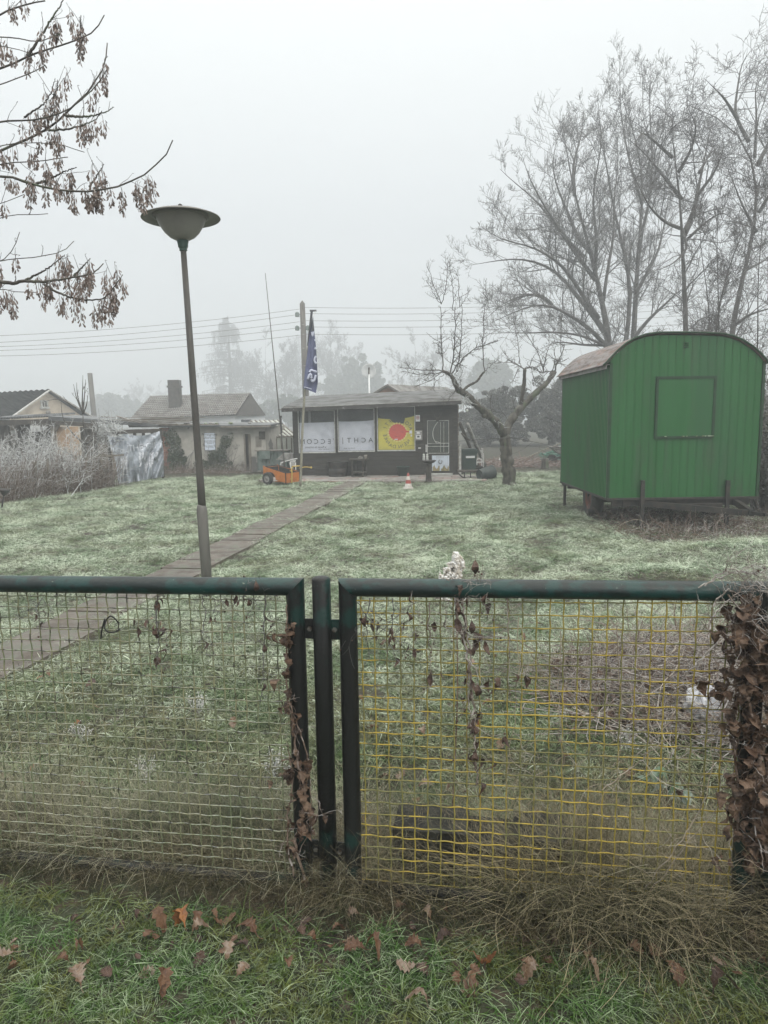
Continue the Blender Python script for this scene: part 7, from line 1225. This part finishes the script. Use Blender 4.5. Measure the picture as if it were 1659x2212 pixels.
# ------------------------------------------------------------------ near tree on the left: branches with hanging seed bunches
k0 = crop(0, 0, 1.659)
def nb(Yd, r0, r1, *l, dy=0.): n = len(l); return ([py(*k0(x, y), Yd+dy*i/(n-1)) for i, (x, y) in enumerate(l)], r0, r1)
YN = 5.2; tx = -5.3; trunk = [[tx, YN+.5, -.2], [tx+.02, YN+.5, 1.5], [tx-.05, YN+.55, 3], [tx+.05, YN+.5, 4.6], [tx+.02, YN+.5, 6.6]]
L0_ = [nb(YN, .020, .005, (0, 1140), (120, 1190), (260, 1240), (400, 1268), (520, 1275), (640, 1272), (760, 1250), (880, 1205), (980, 1155), (1060, 1090), (1110, 1040), (1146, 930)),
 nb(YN+.3, .022, .005, (0, 1000), (60, 980), (150, 940), (260, 890), (350, 845), (430, 760), (530, 660), (620, 570), (690, 480), (715, 380), (712, 285)), nb(YN+.1, .017, .004, (0, 790), (120, 802), (240, 800), (370, 775), (480, 720), (580, 640), (660, 550), (710, 460)),
 nb(YN+.5, .02, .005, (0, 455), (100, 420), (190, 370), (310, 330), (430, 290), (530, 258), (600, 240), (660, 190), (692, 100)), nb(YN+.4, .02, .006, (0, 100), (40, 90), (90, 40), (200, 25), (300, 5)), nb(YN+.4, .012, .004, (180, 370), (240, 290), (300, 200), (350, 110), (400, 40), (430, -30)), nb(YN+.2, .011, .004, (0, 565), (100, 520), (200, 495), (260, 465), (302, 432)), nb(YN+.2, .010, .004, (0, 1085), (120, 1075), (240, 1070), (350, 1060), (450, 1042)),
 nb(YN+.0, .011, .003, (430, 765), (520, 775), (620, 770), (700, 745), (757, 712)), nb(YN, .009, .003, (320, 865), (440, 860), (560, 830), (640, 790), (676, 735)), nb(YN-.2, .014, .004, (0, 1870), (80, 1880), (150, 1865), (300, 1870), (400, 1855), (500, 1835), (580, 1828), (640, 1800), (686, 1748)), nb(YN-.2, .009, .003, (290, 1885), (360, 1930), (450, 1970), (560, 1992), (660, 1990), (720, 1960), (770, 1890), (815, 1822)),
 nb(YN, .010, .003, (0, 1720), (70, 1712), (170, 1718), (280, 1705), (380, 1690), (450, 1675), (490, 1600)), nb(YN-.1, .009, .003, (150, 1865), (230, 1830), (320, 1780), (430, 1690)), nb(YN, .008, .003, (490, 1830), (540, 1780), (600, 1715)), nb(YN, .008, .003, (60, 1710), (110, 1640), (130, 1540)), nb(YN+.1, .010, .003, (240, 1218), (330, 1190), (420, 1140), (510, 1110)), nb(YN+.1, .008, .003, (590, 1240), (640, 1170), (690, 1090)), nb(YN+.1, .006, .003, (620, 1250), (680, 1225), (714, 1200)),
 nb(YN+.4, .011, .004, (0, 235), (80, 238), (150, 270), (230, 288), (330, 270), (400, 225)), nb(YN+.3, .009, .003, (0, 290), (100, 315), (200, 355)), nb(YN+.2, .010, .003, (0, 1440), (80, 1420), (200, 1415), (270, 1440), (318, 1418)), nb(YN+.2, .008, .003, (160, 780), (220, 740), (290, 690), (340, 620), (366, 520)), nb(YN+.2, .007, .003, (350, 650), (375, 600), (384, 530)), nb(YN+.5, .008, .003, (520, 265), (540, 200), (535, 100)), nb(YN+.1, .008, .003, (0, 960), (100, 955), (200, 940), (330, 960), (430, 940), (500, 1000), (560, 1010)), nb(YN+.2, .007, .003, (0, 1350), (90, 1320), (160, 1290)), nb(YN, .007, .003, (0, 1900), (60, 1930), (140, 1950), (240, 1940))]
b = np.array([tx, YN+.5, 0]); t = thing('seed_bearing_tree', tuple(b), 'maple with brown seed bunches whose branches hang in from the top left', 'tree'); m = MB(); m.tubes(resample(trunk, 24), np.linspace(.19, .10, 24), 14); Ps = []; Rs = []
for pts_, r0, r1 in L0_:
    pts_ = [np.array(p) for p in pts_]
    if k0(0, 0) and pts_[0][0] < -2.6:                      # carry the branch back to the trunk outside the view
        d_ = pts_[0]-pts_[1]; q = np.array([tx, YN+.5, pts_[0][2]+.1*d_[2]-.5]); pts_ = [q, (q+pts_[0])/2+[0, 0, -.12]]+pts_; r0 = r0*1.0
    q = resample(pts_, 40); q[1:-1] += NR.normal(0, .002, (38, 3)); Ps.append(q); Rs.append(np.linspace(r0*.95, r1*.8, 40))
Ps = np.array(Ps); Rs = np.array(Rs); m.tubes(Ps, Rs, 7); m.build('trunk', 'bark', t, True)
rg = np.random.default_rng(300); m = MB(); seg = np.linalg.norm(np.diff(Ps, axis=1), axis=2).sum(1); n_ = np.maximum(3, (seg*6.5).astype(int)); O, D, Ln, rr, _ = spawn(Ps, Rs, n_, .1, .98, (35, 75), (.08, .5), .5, .7, rg, Lfix=.55); k = O[:, 0] > -3.4; O, D, Ln, rr = O[k], D[k], Ln[k], rr[k]; P2, R2 = grow(O, D, Ln, np.maximum(rr*.7, .0022), 8, .13, .06, .6, rg); m.tubes(P2, R2, 4, cap=False)
# buds
BP = np.concatenate([P2[:, -1], Ps[:, ::4].reshape(-1, 3)]); P3, R3 = grow(BP, rg.normal(0, 1, (len(BP), 3)), np.full(len(BP), .014), np.full(len(BP), .0022), 3, .1, 0, .4, rg); m.tubes(P3, R3, 4, cap=False); m.build('crown', 'twig', t)
# seed bunches: stalk curving up and over, then keys hanging
m = MB(); sm = MB(); cand = np.concatenate([P2[:, 2:].reshape(-1, 3), Ps[:, 6:-2].reshape(-1, 3)]); cand = cand[(cand[:, 0] > -3.2)]; dens = (cand[:, 0] < -1.55) | (rg.random(len(cand)) < .35); cand = cand[dens]
xt = np.array([py(*k0(x, y), YN+.1) for x, y in ((565, 1250), (580, 1262), (630, 1270), (640, 1265), (800, 1240), (808, 1245), (910, 1200), (925, 1195), (935, 1205), (965, 1165), (975, 1170), (985, 1160), (995, 1165), (285, 1250), (465, 1278), (470, 1150), (700, 1940), (735, 1960), (660, 1985), (665, 1990), (605, 1990), (550, 1985), (475, 1975), (565, 1790), (440, 1690), (455, 1685))]); n = 235; C = np.concatenate([xt, cand[rg.choice(len(cand), n-len(xt))]]); an = rg.uniform(0, 6.28, n)
nk = 30; 
for i in range(n):
    c = C[i]; L_b = rg.uniform(.08, .17); ax_ = c+np.array([math.cos(an[i])*.02, math.sin(an[i])*.02, 0])
    sm.tubes(resample([c, c+[math.cos(an[i])*.012, math.sin(an[i])*.012, .018], ax_-[0, 0, .02], ax_-[0, 0, L_b]], 7), np.full(7, .0016), 3, cap=False)
    h = rg.random(nk)**.8; ph = rg.uniform(0, 6.28, nk); w = .014*np.sin(np.pi*np.clip(h*.85+.12, 0, 1))+.003; p = ax_+np.stack([w*np.cos(ph), w*np.sin(ph), -.02-h*L_b], 1); le = rg.uniform(.024, .042, nk)
    dn = unit(np.stack([.35*np.cos(ph), .35*np.sin(ph), -np.ones(nk)], 1)+rg.normal(0, .2, (nk, 3))); sd = unit(np.cross(dn, rg.normal(0, 1, (nk, 3)))); wd_ = (le*.20)[:, None]; le = le[:, None]
    V = np.stack([p, p+dn*le*.35+sd*wd_*.7, p+dn*le*.8+sd*wd_, p+dn*le, p+dn*le*.75-sd*wd_*.7, p+dn*le*.3-sd*wd_*.4], 1).reshape(-1, 3); j = np.arange(nk)[:, None]*6; m.add(V, np.concatenate([j+[0, 1, 2, 5], j+[5, 2, 3, 4]], 0))
m.build('hanging_seeds', 'seed', t)['kind'] = 'stuff'; sm.build('seed_stalks', 'twig', t)['kind'] = 'stuff'
# ------------------------------------------------------------------ far trees and shrubs in the fog
def far(name, x, ytop, ybase, Yd_, label, seed, r0=.55, spread=1., n=11, group='bare trees beyond the sheds', rmin=.034, lev=((1.0, .34), (9, .42), (7, .42)), up=.6):
    Yd = Yd_*3.8; rg = np.random.default_rng(seed); tp = py(x, ytop, Yd); b = np.array([tp[0], Yd, 0]); H = tp[2]; L_ = [([b-[0, 0, .2], b+[rg.normal(0, .2), 0, H*.4], b+[rg.normal(0, .3), 0, H*.7], tp], r0, .03)]
    for i in range(n):
        h = H*rg.uniform(.12, .6); a = rg.uniform(0, 6.28); s = H*rg.uniform(.16, .36)*spread; q = b+[0, 0, h]; e_ = b+np.array([math.cos(a)*s, math.sin(a)*s, min(H*.97, h+H*rg.uniform(.2, .42))]); L_.append(([q, q*.5+e_*.5-[0, 0, .1*s], e_], r0*.35, .03))
    return bare_tree(name, b, L_, label, 'tree', ('bark_far', 'twig'), rmin, lev, seed, up, H*.42, group, trop=.07, K0=10)
for k, (x, yt, Yd, s, lb) in enumerate(((575, 722, 50, 1., 'hazy bare tree right of the drooping conifer'), (612, 735, 46, .9, 'hazy bare tree behind the whip aerial'), (640, 728, 55, 1., 'faint bare tree just left of the utility pole'), (712, 695, 48, 1., 'tallest hazy bare tree right of the flag'), (748, 730, 52, .9, 'faint bare tree left of the ivy clad tree'), (893, 715, 46, 1.2, 'hazy round bare tree right of the satellite dish'), (1000, 770, 50, 1.1, 'faint bare tree behind the apple tree'), (300, 822, 66, 1., 'very faint treetop left of the tiled house'), (345, 828, 68, 1., 'very faint treetop over the chimney of the tiled house'), (1080, 790, 44, 1.1, 'pale bare tree between the apple tree limbs'), (535, 760, 52, .8, 'thin hazy bare tree just right of the conifer'))): far('bare_tree', x, yt, 900, Yd, lb, 400+k, .2, s)
# drooping conifer
YD = 175.; tp = py(492, 682, YD); b = np.array([tp[0], YD, 0]); H = tp[2]; t = thing('drooping_conifer', tuple(b), 'hazy conifer with long drooping branches behind the tiled house', 'tree'); rg = np.random.default_rng(500); m = MB(); m.tubes(np.array([b, tp]), [[.72, .1]], 10); m.build('trunk', 'bark_far', t, True)
n = 110; h = rg.uniform(.12, .985, n); a = rg.uniform(0, 6.28, n); s = (1-h)**.6*H*.42*rg.uniform(.45, 1.2, n)+.3; O = b+np.stack([np.zeros(n), np.zeros(n), h*H], 1); K = 10; f = np.linspace(0, 1, K); P = O[:, None]+np.stack([np.cos(a)[:, None]*f*s[:, None], np.sin(a)[:, None]*f*s[:, None], s[:, None]*(.35*f-.55*f**2+.18*f**3)], -1); R = np.linspace(.13, .04, K)[None]*np.ones((n, 1)); m = MB(); m.tubes(P, R, 4, cap=False)
O, D, Ln, rr, _ = spawn(P, R, 16, .3, 1, (60, 95), (.4, 1.3), .6, -1.5, rg, Lfix=2.3); D[:, 2] -= .9; P2, R2 = grow(O, D, Ln, np.full(len(O), .037), 6, .12, -.25, .5, rg); m.tubes(P2, R2, 3, cap=False); O, D, Ln, rr, _ = spawn(P2, R2, 5, .1, 1, (40, 80), (.2, .5), .8, -.5, rg); P3, R3 = grow(O, D, Ln, np.full(len(O), .03), 4, .15, -.2, .6, rg); m.tubes(P3, R3, 3, cap=False); m.build('crown', 'twig', t)
def crowned(name, x, yt, yb, w, Yd, lb, mt, n, leaf, seed, group=None, clumps=60, twigs=0):
    if Yd > 31: leaf *= 3.5; Yd *= 3.8; clumps = int(clumps*2.4); n = int(n*1.2)
    elif Yd > 24: leaf *= 1.6; Yd *= 1.7
    tp = py(x, yt, Yd); bt = py(x, yb, Yd); W = w/FPX*Yd; b = np.array([tp[0], Yd, 0]); rg = np.random.default_rng(seed); t = thing(name, tuple(b), lb, 'tree' if yb < 950 else 'shrub', group); m = MB(); z0 = max(bt[2], .1); H = tp[2]-z0
    u = unit(rg.normal(0, 1, (clumps, 3)))*rg.uniform(.3, 1.12, (clumps, 1)); C = np.array([b[0], Yd, z0+H*.5])+u*np.array([W*.5, W*.45, H*.46]); leaf_cloud(m, C, np.repeat([[W*.085, W*.085, H*.06]], clumps, 0)*rg.uniform(.4, 1.5, (clumps, 1)), n, leaf, rg); m.build('crown', mt, t)
    m = MB(); m.tubes(resample([b-[0, 0, .1], b+[.1, 0, z0*.6+.2], b+[0, 0, z0+H*.7]], 8), np.linspace(.16, .05, 8), 8)
    O, D, Ln, rr, _ = spawn(resample([b+[0, 0, z0*.5+.2], b+[0, 0, z0+H*.8]], 8)[None], np.full((1, 8), .1), 26, .0, 1, (30, 70), (.5, 1.), .4, .6, rg, Lfix=W*.5); P, R = grow(O, D, Ln, rr, 7, .12, .05, .3, rg); m.tubes(P, R, 4, cap=False); O, D, Ln, rr, _ = spawn(P, R, 10, .3, 1.1, (30, 70), (.2, .5), .5, .4, rg); P, R = grow(O, D, Ln, np.maximum(rr, .01), 5, .15, .05, .4, rg); m.tubes(P, R, 3, cap=False); m.build('trunk', 'twig', t); return t
crowned('ivy_clad_tree', 768, 758, 900, 98, 44, 'dense dark ivy clad tree behind the satellite dish', 'evergreen', 15000, .13, 600, clumps=46); crowned('ivy_clad_tree', 720, 800, 900, 60, 45, 'lower dense evergreen just left of the ivy clad tree', 'evergreen', 6000, .13, 601, clumps=30); crowned('ivy_clad_tree', 815, 800, 905, 60, 45, 'smaller evergreen shrub right of the satellite dish', 'evergreen', 6000, .13, 602, clumps=30)
crowned('pale_shrub', 232, 846, 912, 105, 50, 'pale rounded shrub in the fog left of the tiled house', 'evergreen', 12000, .12, 603); crowned('pale_shrub', 283, 860, 915, 50, 52, 'smaller pale shrub just left of the tiled roof', 'evergreen', 5000, .12, 604, clumps=30)
crowned('dark_hedge_tree', 1092, 828, 985, 130, 27.5, 'dark evergreen hedge mass behind the apple tree trunk', 'hedge_brown', 45000, .038, 605, 'hedge shrubs behind the apple tree', 90); crowned('dark_hedge_tree', 1035, 862, 990, 110, 28, 'dark evergreen hedge mass right of the shack', 'hedge_brown', 38000, .038, 606, 'hedge shrubs behind the apple tree', 80); crowned('dark_hedge_tree', 1190, 808, 985, 110, 27, 'brownish dense shrub between the hedge and the wagon', 'hedge_brown', 38000, .036, 607, 'hedge shrubs behind the apple tree', 90)
crowned('dark_hedge_tree', 1110, 900, 1010, 90, 26, 'lower part of the dark hedge right of the trunk', 'hedge_brown', 26000, .036, 608, 'hedge shrubs behind the apple tree', 60); crowned('dark_hedge_tree', 1055, 900, 1010, 90, 26, 'lower dark hedge behind the leaning pipe', 'hedge_brown', 26000, .036, 609, 'hedge shrubs behind the apple tree', 60); crowned('dark_hedge_tree', 1195, 880, 1000, 80, 25.5, 'dense low shrub touching the far wagon corner', 'hedge_brown', 26000, .036, 610, 'hedge shrubs behind the apple tree', 60)
crowned('pine_tree', 1060, 770, 900, 90, 40, 'faint tall evergreen behind the hedge', 'evergreen', 9000, .13, 611); crowned('hazy_shrub', 620, 850, 935, 60, 33, 'hazy low shrub left of the shack roof', 'evergreen', 6000, .09, 612, clumps=30); crowned('hazy_shrub', 585, 862, 940, 60, 35, 'hazy shrub behind the greenhouse', 'evergreen', 6000, .09, 613, clumps=30)
# shrubs behind and right of the wagon
for k, (x, Y_, s, lb) in enumerate((((7.4), 15., (2.2, 2., 2.8), 'dark bramble thicket at the right edge behind the wagon'), (6.9, 12.6, (1.3, 1.6, 1.9), 'dark undergrowth beside the right wall of the wagon'), (7.9, 18, (3., 2., 3.4), 'tall dark thicket beyond the wagon'), (6.3, 16.5, (1.6, 1.4, 1.6), 'low dark shrub seen beneath the wagon'), (5.6, 17.5, (1.2, 1., .8), 'dark growth behind the wagon wheels'))): bush('thicket', (x, Y_, 0), s, lb, 'thicket', 'hedge_brown', 14000, .035, 620+k, 'dark thicket round the wagon', 110 if k < 3 else 30, 50, tm='twig_dark')
r = np.random.default_rng(640); n = 1300; m = MB(); O = np.stack([r.uniform(3.6, 7.2, n), r.uniform(9.6, 12.8, n), np.zeros(n)], 1); P, R = grow(O, r.normal(0, .8, (n, 3))*[1, 1, 0]+[0, 0, .6], r.uniform(.12, .5, n), np.full(n, .004), 6, .25, -.08, .5, r); P[:, :, 2] = np.maximum(P[:, :, 2], 0)+gz(P[:, :, 0], P[:, :, 1]); m.tubes(P, R, 3, cap=False); tag(m.build('dead_weeds', 'twig_brown', None, org=(5, 10, 0)), 'brown dead weeds and stalks under and before the wagon', 'weeds', kind='stuff')
m = MB(); p = [py(*k3(x, y), 10.2) for x, y in ((610, 1600), (650, 1530), (770, 1490), (850, 1540))]; m.tubes(resample(p, 14), np.full(14, .0035), 4); tag(m.build('bent_stalk', 'stalk', None, True, org=p[0]), 'single bent pale stalk arching before the left wagon leg', 'stalk')
# ------------------------------------------------------------------ fog
m = MB(); m.bb(-300, 300, -60, 440, -1.2, 33); hz = m.build('haze', 'web'); hz['kind'] = 'stuff'; hz.data.materials.clear(); hm = bpy.data.materials.new('haze'); hm.use_nodes = True; N = hm.node_tree.nodes; N.remove(N['Principled BSDF']); pv_ = N.new('ShaderNodeVolumePrincipled'); pv_.inputs['Color'].default_value = (.89, .94, .985, 1); pv_.inputs['Density'].default_value = HAZE; pv_.inputs['Anisotropy'].default_value = .2
hm.node_tree.links.new(pv_.outputs[0], N['Material Output'].inputs['Volume']); hz.data.materials.append(hm)
for _o in bpy.data.objects:
    if _o.type == 'MESH' and _o.name.startswith('tuft') and _o.users == 0: pass
